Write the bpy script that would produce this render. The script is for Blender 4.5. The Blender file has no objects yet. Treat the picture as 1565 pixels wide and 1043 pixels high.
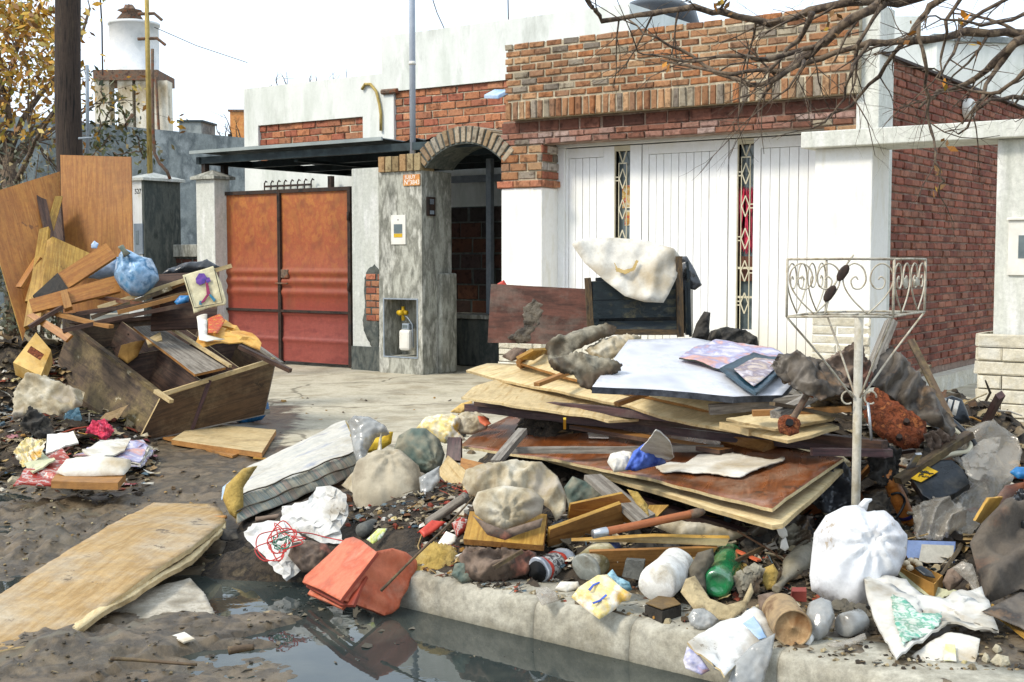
import bpy, math, random
import numpy as np
from mathutils import Vector, Matrix, noise, geometry
sc = bpy.context.scene
C = sc.collection
# ---------------------------------------------------------------- camera, sky, sun, exposure
F = 1926.0; PIT = math.atan(126/1926); CH = 1.3
cd = bpy.data.cameras.new('camera'); cam = bpy.data.objects.new('camera', cd); C.objects.link(cam)
cam.location = (0, 0, CH); cam.rotation_euler = (math.pi/2-PIT, 0, 0)
cd.sensor_width = 36; cd.lens = 36*F/1565; cd.clip_end = 2000; cd.clip_start = .05
sc.camera = cam
SUN = Vector((-.74, -.42, .80)).normalized()
w = bpy.data.worlds.new('World'); sc.world = w; w.use_nodes = True
nt = w.node_tree; bg = nt.nodes['Background']
sky = nt.nodes.new('ShaderNodeTexSky'); sky.sky_type = 'NISHITA'; sky.sun_disc = False
sky.sun_elevation = math.asin(SUN.z); sky.sun_rotation = math.atan2(SUN.x, SUN.y)
sky.air_density = 1.0; sky.dust_density = 4.0; sky.ozone_density = 1.0
mx = nt.nodes.new('ShaderNodeMixRGB'); mx.blend_type = 'MIX'; mx.inputs[2].default_value = (10.0, 11.6, 13.4, 1)
nz = nt.nodes.new('ShaderNodeTexNoise'); nz.inputs['Scale'].default_value = 2.2; nz.inputs['Detail'].default_value = 6
tcw = nt.nodes.new('ShaderNodeTexCoord'); mpw = nt.nodes.new('ShaderNodeMapping'); mpw.inputs['Scale'].default_value = (1, 1, 3)
nt.links.new(tcw.outputs['Generated'], mpw.inputs[0]); nt.links.new(mpw.outputs[0], nz.inputs['Vector'])
mr = nt.nodes.new('ShaderNodeMapRange'); mr.inputs[1].default_value = .3; mr.inputs[2].default_value = .7
mr.inputs[3].default_value = .55; mr.inputs[4].default_value = .9
nt.links.new(nz.outputs[0], mr.inputs[0]); nt.links.new(mr.outputs[0], mx.inputs[0])
nt.links.new(sky.outputs[0], mx.inputs[1]); nt.links.new(mx.outputs[0], bg.inputs[0])
bg.inputs[1].default_value = 0.11
sd = bpy.data.lights.new('sun', 'SUN'); sd.energy = 2.3; sd.angle = math.radians(12); sd.color = (1, .93, .80)
so = bpy.data.objects.new('sun', sd); C.objects.link(so); so.rotation_euler = SUN.to_track_quat('Z', 'Y').to_euler()
sc.view_settings.view_transform = 'Standard'; sc.view_settings.look = 'None'; sc.view_settings.gamma = 1
sc.view_settings.use_curve_mapping = False; sc.view_settings.exposure = 0.42
# ---------------------------------------------------------------- pixel rays of the photograph -> points of the place
CP, SP = math.cos(PIT), math.sin(PIT)
CAM = Vector((0, 0, CH))
def ray(px, py):
    a = (px-782.5)/F; b = -(py-521.5)/F
    return Vector((a, CP+b*SP, -SP+b*CP))
def G(px, py, z=0.0):
    d = ray(px, py); return CAM+d*((z-CH)/d.z)
def A(px, py, Y):
    d = ray(px, py); return CAM+d*(Y/d.y)
def onp(px, py, p, n):
    d = ray(px, py); return CAM+d*((p-CAM).dot(n)/d.dot(n))
def plane3(a, b, c):
    n = (b-a).cross(c-a).normalized()
    return (a, n)
def on(pl, pts): return [onp(x, y, *pl) for x, y in pts]
U = Vector((.8153, -.579, 0)).normalized(); N = Vector((-U.y*-1, -U.x, 0)); N = Vector((-.579, -.8153, 0)).normalized()
Zv = Vector((0, 0, 1))
O = G(645, 574)
def fac(s, z, d=0.0): return O+U*s+N*d+Zv*z
def fsz(px, py, d=0.0):
    p = onp(px, py, O+N*d, N); return ((p-O).dot(U), p.z)
def S(px, d=0.0): return fsz(px, 395.5, d)[0]
def Zf(px, py, d=0.0): return fsz(px, py, d)[1]
# ---------------------------------------------------------------- materials
def hexc(h, k=.8):
    h = h.lstrip('#'); r = []
    for i in (0, 2, 4):
        v = int(h[i:i+2], 16)/255
        r.append(k*(v/12.92 if v <= .04045 else ((v+.055)/1.055)**2.4))
    return (*r, 1)
MATS = {}
GRIT = {'sack_beige': 0.1, 'sack_green': 0.1, 'clear_plastic': 0.08, 'film_clear': 0.1, 'tarp_brown': 0.12, 'cream_cloth': 0.1, 'plaster': 0.06, 'parapet_white': 0.06, 'door_paint': 0.06, 'grille_paint': 0.06, 'glass_dark': 0.06, 'roof_edge': 0.06, 'pipe_paint': 0.06, 'meter_white': 0.06, 'letter_white': 0.06, 'tank_paint': 0.06, 'board_mud': 0.36, 'dirty_cloth': 0.17, 'foam_white': 0.17, 'mattress_top': 0.17, 'mattress_side': 0.17, 'rag_brown': 0.17, 'leatherette': 0.17, 'coral_vinyl': 0.17, 'white_bag': 0.14, 'white_film': 0.17, 'can_white': 0.17, 'label_dirty': 0.36, 'white_board': 0.17, 'sack_print': 0.17, 'kerb': 0.36}
def M(name, cols, scale=4, stretch=(1, 1, 1), rough=.8, bump=.3, bs=40, bd=.01, metal=0, dirt=None, usecol=False,
      lo=.35, hi=.65, detail=8, trans=0, alpha=1, rvar=.15, spec=.4, dist=0, coat=0, dirt2=None, grit=.22, mask=None, maskcols=None, zgrad=None, sss=0):
    m = bpy.data.materials.new(name); m.use_nodes = True; MATS[name] = m; grit = GRIT.get(name, grit)
    t = m.node_tree; ns = t.nodes; L = t.links.new; b = ns['Principled BSDF']
    tc = ns.new('ShaderNodeTexCoord'); mp = ns.new('ShaderNodeMapping'); L(tc.outputs['Object'], mp.inputs[0])
    mp.inputs['Scale'].default_value = stretch
    def nzn(sc_, vec, det=detail, d=0, r=.6):
        n = ns.new('ShaderNodeTexNoise'); n.inputs['Scale'].default_value = sc_; n.inputs['Detail'].default_value = det
        n.inputs['Roughness'].default_value = r; n.inputs['Distortion'].default_value = d; L(vec, n.inputs['Vector']); return n
    def ramp(src, cs, a, z):
        r = ns.new('ShaderNodeValToRGB'); e = r.color_ramp.elements
        cs = [hexc(c) if isinstance(c, str) else c for c in cs]
        e[0].position = a; e[0].color = cs[0]; e[1].position = z; e[1].color = cs[-1]
        for i in range(1, len(cs)-1):
            k = e.new(a+(z-a)*i/(len(cs)-1)); k.color = cs[i]
        L(src, r.inputs[0]); return r
    def mix(f, a, c, mode='MIX'):
        x = ns.new('ShaderNodeMixRGB'); x.blend_type = mode
        if isinstance(f, float): x.inputs[0].default_value = f
        else: L(f, x.inputs[0])
        L(a, x.inputs[1])
        if isinstance(c, tuple): x.inputs[2].default_value = c
        else: L(c, x.inputs[2])
        return x.outputs[0]
    n1 = nzn(scale, mp.outputs[0], d=dist)
    col = ramp(n1.outputs[0], cols, lo, hi).outputs[0]
    if zgrad:      # colour that belongs to a height on the thing (paint coats, labels)
        sx = ns.new('ShaderNodeSeparateXYZ'); L(tc.outputs['Object'], sx.inputs[0])
        ad = ns.new('ShaderNodeMath'); ad.operation = 'MULTIPLY_ADD'; L(n1.outputs[0], ad.inputs[0]); ad.inputs[1].default_value = zgrad[3]
        L(sx.outputs[zgrad[4] if len(zgrad) > 4 else 2], ad.inputs[2])
        mr_ = ns.new('ShaderNodeMapRange'); L(ad.outputs[0], mr_.inputs[0]); mr_.inputs[1].default_value = zgrad[1]; mr_.inputs[2].default_value = zgrad[2]
        col = mix(mr_.outputs[0], col, hexc(zgrad[0]))
    if usecol:
        at = ns.new('ShaderNodeAttribute'); at.attribute_name = 'Col'
        col = mix(1.0, col, at.outputs['Color'], 'MULTIPLY')
    rs = n1.outputs[0]
    if mask:
        at = ns.new('ShaderNodeAttribute'); at.attribute_name = 'Col'
        nm = nzn(6, tc.outputs['Object'])
        sp = ns.new('ShaderNodeSeparateXYZ'); L(at.outputs['Color'], sp.inputs[0])
        a1 = ns.new('ShaderNodeMath'); a1.operation = 'MULTIPLY_ADD'; L(nm.outputs[0], a1.inputs[0]); a1.inputs[1].default_value = 1.2; L(sp.outputs[0], a1.inputs[2])
        r1 = ns.new('ShaderNodeMapRange'); L(a1.outputs[0], r1.inputs[0]); r1.inputs[1].default_value = 1.0; r1.inputs[2].default_value = 1.2
        n3 = nzn(mask, tc.outputs['Object'])
        c2 = ramp(n3.outputs[0], maskcols, .3, .7).outputs[0]
        col = mix(r1.outputs[0], col, c2); MATS['_mask'] = r1
    if dirt:
        n2 = nzn(dirt[2], tc.outputs['Object'] if len(dirt) < 4 else mp.outputs[0], r=.7)
        r2 = ns.new('ShaderNodeMapRange'); L(n2.outputs[0], r2.inputs[0])
        r2.inputs[1].default_value = .58-dirt[1]*.35; r2.inputs[2].default_value = .76-dirt[1]*.2
        r2.inputs[4].default_value = min(1, .45+dirt[1]*.5)
        col = mix(r2.outputs[0], col, hexc(dirt[0]))
    if dirt2:      # (colour, amount 0..1, scale): sharper second stain
        n2 = nzn(dirt2[2], tc.outputs['Object'], r=.75, d=.3)
        r2 = ns.new('ShaderNodeMapRange'); L(n2.outputs[0], r2.inputs[0]); r2.inputs[1].default_value = .66-dirt2[1]*.3; r2.inputs[2].default_value = .69-dirt2[1]*.26; r2.inputs[4].default_value = .8
        col = mix(r2.outputs[0], col, hexc(dirt2[0]))
    if grit:       # fine soil and wear at several sizes
        g1 = nzn(24, tc.outputs['Object'], 10, r=.82); g2 = ns.new('ShaderNodeMapRange'); L(g1.outputs[0], g2.inputs[0])
        g2.inputs[1].default_value = .34; g2.inputs[2].default_value = .66; g2.inputs[3].default_value = 1-grit*1.25; g2.inputs[4].default_value = 1+grit*.4; g2.clamp = False
        g3 = ns.new('ShaderNodeCombineXYZ'); [L(g2.outputs[0], g3.inputs[i]) for i in range(3)]
        col = mix(1.0, col, g3.outputs[0], 'MULTIPLY')
    L(col, b.inputs['Base Color'])
    rr = ns.new('ShaderNodeMapRange'); L(rs, rr.inputs[0]); rr.inputs[3].default_value = max(0, rough-rvar); rr.inputs[4].default_value = min(1, rough+rvar)
    if mask:
        ws = ns.new('ShaderNodeMath'); ws.operation = 'MULTIPLY_ADD'; L(MATS['_mask'].outputs[0], ws.inputs[0]); ws.inputs[1].default_value = -.38; L(rr.outputs[0], ws.inputs[2]); L(ws.outputs[0], b.inputs['Roughness'])
    else: L(rr.outputs[0], b.inputs['Roughness'])
    b.inputs['Metallic'].default_value = metal; b.inputs['Specular IOR Level'].default_value = spec
    if trans: b.inputs['Transmission Weight'].default_value = trans
    if alpha < 1: b.inputs['Alpha'].default_value = alpha
    if coat: b.inputs['Coat Weight'].default_value = coat
    if bump:
        n4 = nzn(bs, mp.outputs[0] if stretch != (1, 1, 1) else tc.outputs['Object'], 6, r=.65)
        bp = ns.new('ShaderNodeBump'); bp.inputs['Strength'].default_value = bump; bp.inputs['Distance'].default_value = bd
        L(n4.outputs[0], bp.inputs['Height']); L(bp.outputs[0], b.inputs['Normal'])
    return m
# ---------------------------------------------------------------- meshes and objects
W = {}
class MB:
    def __init__(s): s.v = []; s.f = []; s.c = []; s.m = []
    def add(s, vs, fs, col=None, mi=0):
        k = len(s.v); s.v += [Vector(v) for v in vs]
        for f in fs: s.f.append([i+k for i in f]); s.c.append(col); s.m.append(mi)
    def box(s, o, a, b, c, col=None, mi=0):
        v = [o, o+a, o+a+b, o+b, o+c, o+a+c, o+a+b+c, o+b+c]
        f = [(0, 3, 2, 1), (4, 5, 6, 7), (0, 1, 5, 4), (1, 2, 6, 5), (2, 3, 7, 6), (3, 0, 4, 7)]
        if a.cross(b).dot(c) < 0: f = [tuple(reversed(x)) for x in f]
        s.add(v, f, col, mi)
    def fbox(s, s0, s1, z0, z1, d0, d1, col=None, mi=0):
        s.box(fac(s0, z0, d0), U*(s1-s0), Zv*(z1-z0), N*(d1-d0), col, mi)
    def tube(s, pts, r, n=8, col=None, mi=0, cap=True):
        pts = [Vector(p) for p in pts]; m = len(pts)
        rs = r if isinstance(r, (list, tuple)) else [r]*m
        k = len(s.v); up = Vector((.13, .21, 1)).normalized(); pv = None
        for i, p in enumerate(pts):
            t = (pts[min(i+1, m-1)]-pts[max(i-1, 0)])
            t = t.normalized() if t.length > 1e-9 else Vector((0, 0, 1))
            if pv is None: x = t.cross(up if abs(t.dot(up)) < .95 else Vector((1, 0, 0))).normalized()
            else: x = (pv-t*pv.dot(t)); x = x.normalized() if x.length > 1e-6 else pv
            pv = x; y = t.cross(x)
            for j in range(n):
                a = 2*math.pi*j/n; s.v.append(p+(x*math.cos(a)+y*math.sin(a))*rs[i])
        for i in range(m-1):
            for j in range(n):
                s.f.append([k+i*n+j, k+i*n+(j+1) % n, k+(i+1)*n+(j+1) % n, k+(i+1)*n+j]); s.c.append(col); s.m.append(mi)
        if cap:
            s.f.append([k+j for j in range(n)][::-1]); s.c.append(col); s.m.append(mi)
            s.f.append([k+(m-1)*n+j for j in range(n)]); s.c.append(col); s.m.append(mi)
    def beam(s, p0, p1, wd, ht, up=None, col=None, mi=0, twist=0):
        p0, p1 = Vector(p0), Vector(p1); t = (p1-p0); up = up or Zv
        x = t.cross(up).normalized(); y = x.cross(t).normalized()
        s.box(p0-x*wd/2-y*ht/2, x*wd, t, y*ht, col, mi)
def setp(o, label=None, cat=None, group=None, kind=None):
    if label: o['label'] = label
    if cat: o['category'] = cat
    if group: o['group'] = group
    if kind: o['kind'] = kind
    return o
def empty(name, loc, label=None, cat=None, group=None):
    o = bpy.data.objects.new(name, None); C.objects.link(o); o.empty_display_size = .1
    o.location = loc; W[o.name] = Matrix.Translation(Vector(loc)); return setp(o, label, cat, group)
def link(name, mb, mats, parent=None, frame=None, smooth=False, label=None, cat=None, group=None, kind=None, bevel=0):
    if not isinstance(mats, (list, tuple)): mats = [mats]
    if frame is None:
        vs = mb.v; n = len(vs)
        cx = sum(v.x for v in vs)/n; cy = sum(v.y for v in vs)/n; cz = min(v.z for v in vs)
        frame = Matrix.Translation((cx, cy, cz))
    inv = frame.inverted()
    me = bpy.data.meshes.new(name); me.from_pydata([inv @ v for v in mb.v], [], mb.f)
    for m in mats: me.materials.append(MATS[m] if isinstance(m, str) else m)
    me.polygons.foreach_set('material_index', [min(i, len(mats)-1) for i in mb.m])
    if smooth: me.polygons.foreach_set('use_smooth', [True]*len(mb.f))
    if any(c is not None for c in mb.c):
        ca = me.color_attributes.new('Col', 'FLOAT_COLOR', 'CORNER'); buf = []
        for f, c in zip(mb.f, mb.c):
            c = c or (1, 1, 1)
            buf += [c[0], c[1], c[2], 1]*len(f)
        ca.data.foreach_set('color', buf)
    me.update()
    o = bpy.data.objects.new(name, me); C.objects.link(o)
    W[o.name] = frame
    if parent: o.parent = parent; o.matrix_local = W[parent.name].inverted() @ frame
    else: o.matrix_local = frame
    if bevel:
        bv = o.modifiers.new('bevel', 'BEVEL'); bv.width = bevel; bv.segments = 2; bv.limit_method = 'ANGLE'
    return setp(o, label, cat, group, kind)
def frame_of(o, x, n):
    z = n.normalized(); x = (x-z*x.dot(z)).normalized(); y = z.cross(x)
    m = Matrix((x, y, z)).transposed().to_4x4(); m.translation = o; return m
def nv(p, s, o=0): return noise.noise(Vector((p[0]*s+o, p[1]*s-o*.7, p[2]*s+o*1.3)))
def fr(p, s, o=0, k=4): return noise.fractal(Vector((p[0]*s+o, p[1]*s-o*.7, p[2]*s+o*1.3)), .8, 2.1, k)
SEED = [0]
def rnd():
    SEED[0] += 1; return random.Random(SEED[0])
def board(name, P, th, mat, label=None, cat=None, parent=None, group=None, edge=None, warp=.004, bend=0, nu=16, nv_=8, rag=0.0):
    "a board: P = four world corners round its top face; th = thickness below it"
    a, b, c, d = [Vector(p) for p in P]
    n = (b-a).cross(d-a)+(b-c).cross(b-a)*0
    n = (c-a).cross(d-b).normalized()
    if n.z < -.15 or (abs(n.z) <= .15 and n.dot(a-CAM) > 0): n = -n
    r = rnd(); so_ = r.uniform(0, 99); mb = MB(); T = []; B = []
    for j in range(nv_+1):
        for i in range(nu+1):
            u, v = i/nu, j/nv_; p = (a*(1-u)+b*u)*(1-v)+(d*(1-u)+c*u)*v
            dz = warp*2*nv(p, 2.5, so_)+bend*(1-(2*u-1)**2)
            if rag and (i in (0, nu) or j in (0, nv_)):
                ctr = (a+b+c+d)/4; p = p+(ctr-p).normalized()*rag*abs(nv(p, 40, so_))
            T.append(p+n*dz); B.append(p+n*(dz-th))
    k = (nu+1)*(nv_+1); mb.v = T+B; flip = (b-a).cross(d-a).dot(n) < 0
    def q(*f, mi=0):
        mb.f.append(list(f)[::-1] if flip else list(f)); mb.c.append(None); mb.m.append(mi)
    for j in range(nv_):
        for i in range(nu):
            x = j*(nu+1)+i; q(x, x+1, x+nu+2, x+nu+1); q(k+x+nu+1, k+x+nu+2, k+x+1, k+x, mi=0)
    for i in range(nu):
        x = i; q(x+k, x+1+k, x+1, x, mi=1); x = nv_*(nu+1)+i; q(x, x+1, x+1+k, x+k, mi=1)
    for j in range(nv_):
        x = j*(nu+1); q(x, x+nu+1, x+nu+1+k, x+k, mi=1); x += nu; q(x+k, x+nu+1+k, x+nu+1, x, mi=1)
    L1 = (b-a).length >= (d-a).length
    return link(name, mb, [mat, edge or mat], parent, frame_of((a+c)/2, (b-a) if L1 else (d-a), n), label=label, cat=cat, group=group)
def tri_fill(pts2, res, rng, jit=.25):
    n = len(pts2); out = []
    for i in range(n):
        p, q = pts2[i], pts2[(i+1) % n]; L = (q-p).length; k = max(1, int(L/res))
        for j in range(k): out.append(p+(q-p)*j/k)
    from_x = min(p.x for p in out); to_x = max(p.x for p in out); from_y = min(p.y for p in out); to_y = max(p.y for p in out)
    nb = len(out); verts = list(out)
    def inside(x, y):
        c = False
        for i in range(nb):
            a, b = out[i], out[(i+1) % nb]
            if (a.y > y) != (b.y > y) and x < (b.x-a.x)*(y-a.y)/(b.y-a.y)+a.x: c = not c
        return c
    y = from_y; row = 0
    while y < to_y:
        x = from_x+(res/2 if row % 2 else 0)
        while x < to_x:
            qx, qy = x+rng.uniform(-jit, jit)*res, y+rng.uniform(-jit, jit)*res
            if inside(qx, qy):
                dm = min((o.x-qx)**2+(o.y-qy)**2 for o in out)
                if dm > (.55*res)**2: verts.append(Vector((qx, qy)))
            x += res
        y += res*.87; row += 1
    r = geometry.delaunay_2d_cdt(verts, [], [list(range(nb))], 1, 1e-6)
    return r[0], r[2]
def crumple(T, Fs, npin, cr, seed, ext, iters=70, bend=.12, tie=None):
    "let a sheet that is too big for its outline buckle into folds (edge springs, pinned rim)"
    P = np.array([tuple(t) for t in T], float); E = set()
    for f in Fs:
        for i in range(len(f)): a, b = f[i], f[(i+1) % len(f)]; E.add((min(a, b), max(a, b)))
    E = np.array(sorted(E)); I, J = E[:, 0], E[:, 1]; rs = np.random.RandomState(int(seed*1000) % 99999)
    L0 = np.linalg.norm(P[J]-P[I], axis=1); m = (P[I]+P[J])/2/ext
    if tie is not None: an = np.arctan2(m[:, 1]-tie.y/ext, m[:, 0]-tie.x/ext)+math.pi/2
    else: an = seed+1.1*np.sin(3.1*m[:, 0]+seed)+1.0*np.sin(2.7*m[:, 1]-seed*2)
    ev = (P[J]-P[I])/(L0[:, None]+1e-9); al = ev[:, 0]*np.cos(an)+ev[:, 1]*np.sin(an)
    L0 = L0*(1+cr*(.15+1.9*al*al)*(1+.5*np.sin(6*m[:, 0]+4*m[:, 1]+seed)))
    val = np.zeros(len(P)); np.add.at(val, I, 1); np.add.at(val, J, 1); val = val[:, None]
    free = np.ones(len(P)); free[:npin] = 0; free = free[:, None]
    lo = L0.mean(); P[:, 2] += rs.normal(0, .12*lo, len(P))*free[:, 0]; P0 = P.copy()
    for k in range(iters):
        d = P[J]-P[I]; ln = np.linalg.norm(d, axis=1)+1e-9; c = (d*((ln-L0)/ln)[:, None])*.5
        A_ = np.zeros_like(P); np.add.at(A_, I, c); np.add.at(A_, J, -c); P += A_/val*1.6*free
        b = bend if k > iters*.25 else bend*2.5
        S_ = np.zeros_like(P); np.add.at(S_, I, P[J]); np.add.at(S_, J, P[I]); P[:, 2] += ((S_/val-P)[:, 2]*b+(P0-P)[:, 2]*.01)*free[:, 0]
    return [tuple(p) for p in P]
def bdist(p, out):
    m = 1e9; n = len(out)
    for i in range(n):
        a, b = out[i], out[(i+1) % n]; d = b-a; t = max(0, min(1, (p-a).dot(d)/max(1e-12, d.dot(d))))
        q = (a+d*t-p).length_squared
        if q < m: m = q
    return math.sqrt(m)
def sheet(name, pts, mat, th=.006, label=None, cat=None, parent=None, group=None, kind=None, res=None, amp=0, fs=8, H=0, back=None, R=None,
          edge=None, tie=None, pleat=0, smooth=None, shape=None, rag=0, crease=0, oct_=3, nrm=None, folds=None):
    """outline -> thin sheet (H=0) or a padded body (H>0) with its own thickness.  amp/fs wrinkles, tie = world point the pleats run to"""
    n = Vector((0, 0, 0)); m = len(pts); cen = sum(pts, Vector((0, 0, 0)))/m
    for i in range(m): n += (pts[i]-cen).cross(pts[(i+1) % m]-cen)
    n.normalize()
    if nrm is not None: n = nrm.normalized()
    if n.dot(cen-CAM) > 0: n = -n
    fm = frame_of(cen, pts[1]-pts[0], n); inv = fm.inverted()
    p2 = [(inv @ p).to_2d() for p in pts]
    rng = rnd(); so_ = rng.uniform(0, 99)
    ext = max((p-q).length for p in p2 for q in p2)
    if crease and H <= .016 and not res: res = ext/17; smooth = False if smooth is None else smooth
    res = res or ext/34
    if rag:
        o2 = []
        for i in range(m):
            p, q = p2[i], p2[(i+1) % m]; k = max(1, int((q-p).length/(res*.9)))
            for j in range(k):
                v = p+(q-p)*j/k; o2.append(v+Vector((rng.uniform(-1, 1), rng.uniform(-1, 1)))*rag)
        p2 = o2
    V, Fs = tri_fill(p2, res, rng)
    T = []; D = [bdist(v, p2) for v in V]; dm = max(D) or 1
    R = R or dm; tl = (inv @ tie).to_2d() if tie is not None else None
    bk = H if back is None else back
    B = []
    for v, d in zip(V, D):
        q = (v.x, v.y, 0)
        e = min(1, d/R); hh = math.sqrt(max(0, 1-(1-e)**2))
        wz = amp*fr(q, fs, so_, oct_)
        if crease and H > .016 and tl is None:
            fa = so_*1.7; ph = 1.6*nv(q, 2.2/ext*.5, so_+31); u1 = (v.x*math.cos(fa)+v.y*math.sin(fa))/ext; u2 = (v.x*math.cos(fa+.5)+v.y*math.sin(fa+.5))/ext
            am = .55+.9*max(0, nv(q, 2/ext, so_+44)+.3)
            u1 += .12*nv(q, 5/ext*.5, so_+51); u2 += .1*nv(q, 7/ext*.5, so_+61)
            wz += crease*1.4*am*(.55-abs(math.sin(u1*12+2.6*ph)))+crease*.7*max(0, nv(q, 4/ext, so_+71)+.15)*(.5-abs(math.sin(u2*29+5*ph)))+crease*.25*nv(q, 14/ext, so_+81)
        if crease:
            wx, wy = v.x+.05*nv(q, fs*.5, so_+2), v.y+.05*nv(q, fs*.5, so_+5); an = so_+.9*nv(q, fs*.2, so_); ca, sa = math.cos(so_), math.sin(so_)
            for am, k1, sft, ro in ((1, .55, 7, 0), (.6, 1.1, 3, .7), (.28, 2.2, 13, -.5)):
                c2, s2 = math.cos(so_+ro), math.sin(so_+ro); wq = (wx*c2-wy*s2, (wx*s2+wy*c2)*.33, 0)
                wz += crease*.35*am*(1-2*min(1, abs(nv(wq, fs*k1, so_+sft))*2.5))
        if folds:
            wz += folds[0]*math.sin(folds[1]*(v.x*math.cos(folds[2])+v.y*math.sin(folds[2]))+3*nv(q, 3, so_))
        if tl is not None:
            dv = v-tl; a = math.atan2(dv.y, dv.x); rr = dv.length
            wz += pleat*(1-1.6*abs(math.sin(a*5.5+1.5*nv(q, 5, so_))))*math.exp(-rr/(ext*.4))*min(1, rr/(ext*.05))-pleat*1.5*math.exp(-(rr/(ext*.05))**2)
        if shape: wz += shape(v.x/ext, v.y/ext)
        if H:
            T.append((v.x, v.y, H*hh+wz*min(1, e*3))); B.append((v.x, v.y, -bk*hh-wz*.3*min(1, e*3)-1e-4))
        else:
            T.append((v.x, v.y, wz)); B.append((v.x, v.y, wz-th))
    k = len(V)
    if crease and H <= .016:
        npin = 0; q_ = {}
        for f in Fs:
            for i in range(len(f)): q_[(f[i], f[(i+1) % len(f)])] = 1
        rim = sorted({i for (i, j) in q_ if (j, i) not in q_} | {j for (i, j) in q_ if (j, i) not in q_})
        npin = (max(rim)+1) if rim else 0
        T = crumple(T, Fs, npin, min(.3, .05+crease*4), so_, ext, bend=.1, tie=tl)
        if H: B = [(b[0], b[1], min(b[2], t[2]-1e-4)) for t, b in zip(T, B)]
        else: B = [(t[0], t[1], t[2]-th) for t in T]
    mb = MB(); mb.v = [fm @ Vector(t) for t in T+B]
    cnt = {}
    for f in Fs:
        a2 = 0
        for i in range(len(f)):
            p, q = V[f[i]], V[f[(i+1) % len(f)]]; a2 += p.x*q.y-q.x*p.y
        if a2 < 0: f = f[::-1]
        mb.f.append(list(f)); mb.f.append([i+k for i in f[::-1]]); mb.c += [None]*2; mb.m += [0, 0]
        for i in range(len(f)): cnt[(f[i], f[(i+1) % len(f)])] = 1
    for (i, j) in cnt:
        if (j, i) not in cnt: mb.f.append([i, i+k, j+k, j]); mb.c.append(None); mb.m.append(1)
    sm = (H > 0 or amp > 0 or crease > 0) if smooth is None else smooth
    o = link(name, mb, [mat, edge or mat], parent, fm, sm, label, cat, group, kind)
    if sm and not H:
        for p in o.data.polygons:
            if p.material_index == 1: p.use_smooth = False
    return o
def lump(name, px, mat, z0=0, tilt=.6, H=.08, Y=None, yaw=0, **k):
    "padded body whose outline is px; its lowest outline point rests at height z0"
    lo = max(px, key=lambda p: p[1]); a = G(lo[0], lo[1], z0) if Y is None else A(lo[0], lo[1], Y)
    n = Vector((math.sin(yaw)*math.cos(tilt), -math.cos(tilt)*math.cos(yaw), math.sin(tilt)))
    if Y is None: a = a+Vector((0, H*.3, 0))
    tie = k.pop('tie', None)
    if tie: k['tie'] = onp(tie[0], tie[1], a, n)
    return sheet(name, on((a, n), px), mat, H=H, nrm=n, **k)
def lathe(name, p0, p1, prof, mats, label=None, cat=None, parent=None, group=None, n=28, dent=0, mi=None, capm=None, solid=False, sq=1):
    "prof = [(t along axis 0..1, radius)]; mi = material index of each band"
    p0, p1 = Vector(p0), Vector(p1); ax = p1-p0; z = ax.normalized(); x = z.cross(Vector((.3, .1, 1))).normalized(); y = z.cross(x)
    mb = MB(); rg = rnd(); so_ = rg.uniform(0, 99)
    for t, r in prof:
        for j in range(n):
            a = 2*math.pi*j/n; d = x*math.cos(a)+y*math.sin(a)*sq
            p = p0+ax*t+d*r; mb.v.append(p+d*dent*fr(p, 14, so_, 2)*(1 if r > .002 else 0))
    for i in range(len(prof)-1):
        for j in range(n):
            mb.f.append([i*n+j, i*n+(j+1) % n, (i+1)*n+(j+1) % n, (i+1)*n+j]); mb.c.append(None); mb.m.append(mi[i] if mi else 0)
    m = len(prof)-1
    if prof[0][1] > .001: mb.f.append(list(range(n))[::-1]); mb.c.append(None); mb.m.append(mi[0] if mi else 0)
    if prof[-1][1] > .001 and solid: mb.f.append([m*n+j for j in range(n)]); mb.c.append(None); mb.m.append(mi[-1] if mi else 0)
    return link(name, mb, mats, parent, frame_of(p0, x, z), True, label, cat, group)
def text(body, org, xd, yd, size, mat, parent, name='lettering', depth=.001):
    cu = bpy.data.curves.new(name, 'FONT'); cu.body = body; cu.size = size; cu.extrude = depth
    t = bpy.data.objects.new('tmp', cu); C.objects.link(t)
    bpy.context.view_layer.update(); me = bpy.data.meshes.new_from_object(t.evaluated_get(bpy.context.evaluated_depsgraph_get()))
    bpy.data.objects.remove(t); me.name = name
    me.materials.clear(); me.materials.append(MATS[mat]); o = bpy.data.objects.new(name, me); C.objects.link(o)
    xd = xd.normalized(); yd = yd.normalized(); fm = Matrix((xd, yd, xd.cross(yd))).transposed().to_4x4(); fm.translation = org
    W[o.name] = fm; o.parent = parent; o.matrix_local = W[parent.name].inverted() @ fm; return o
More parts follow.
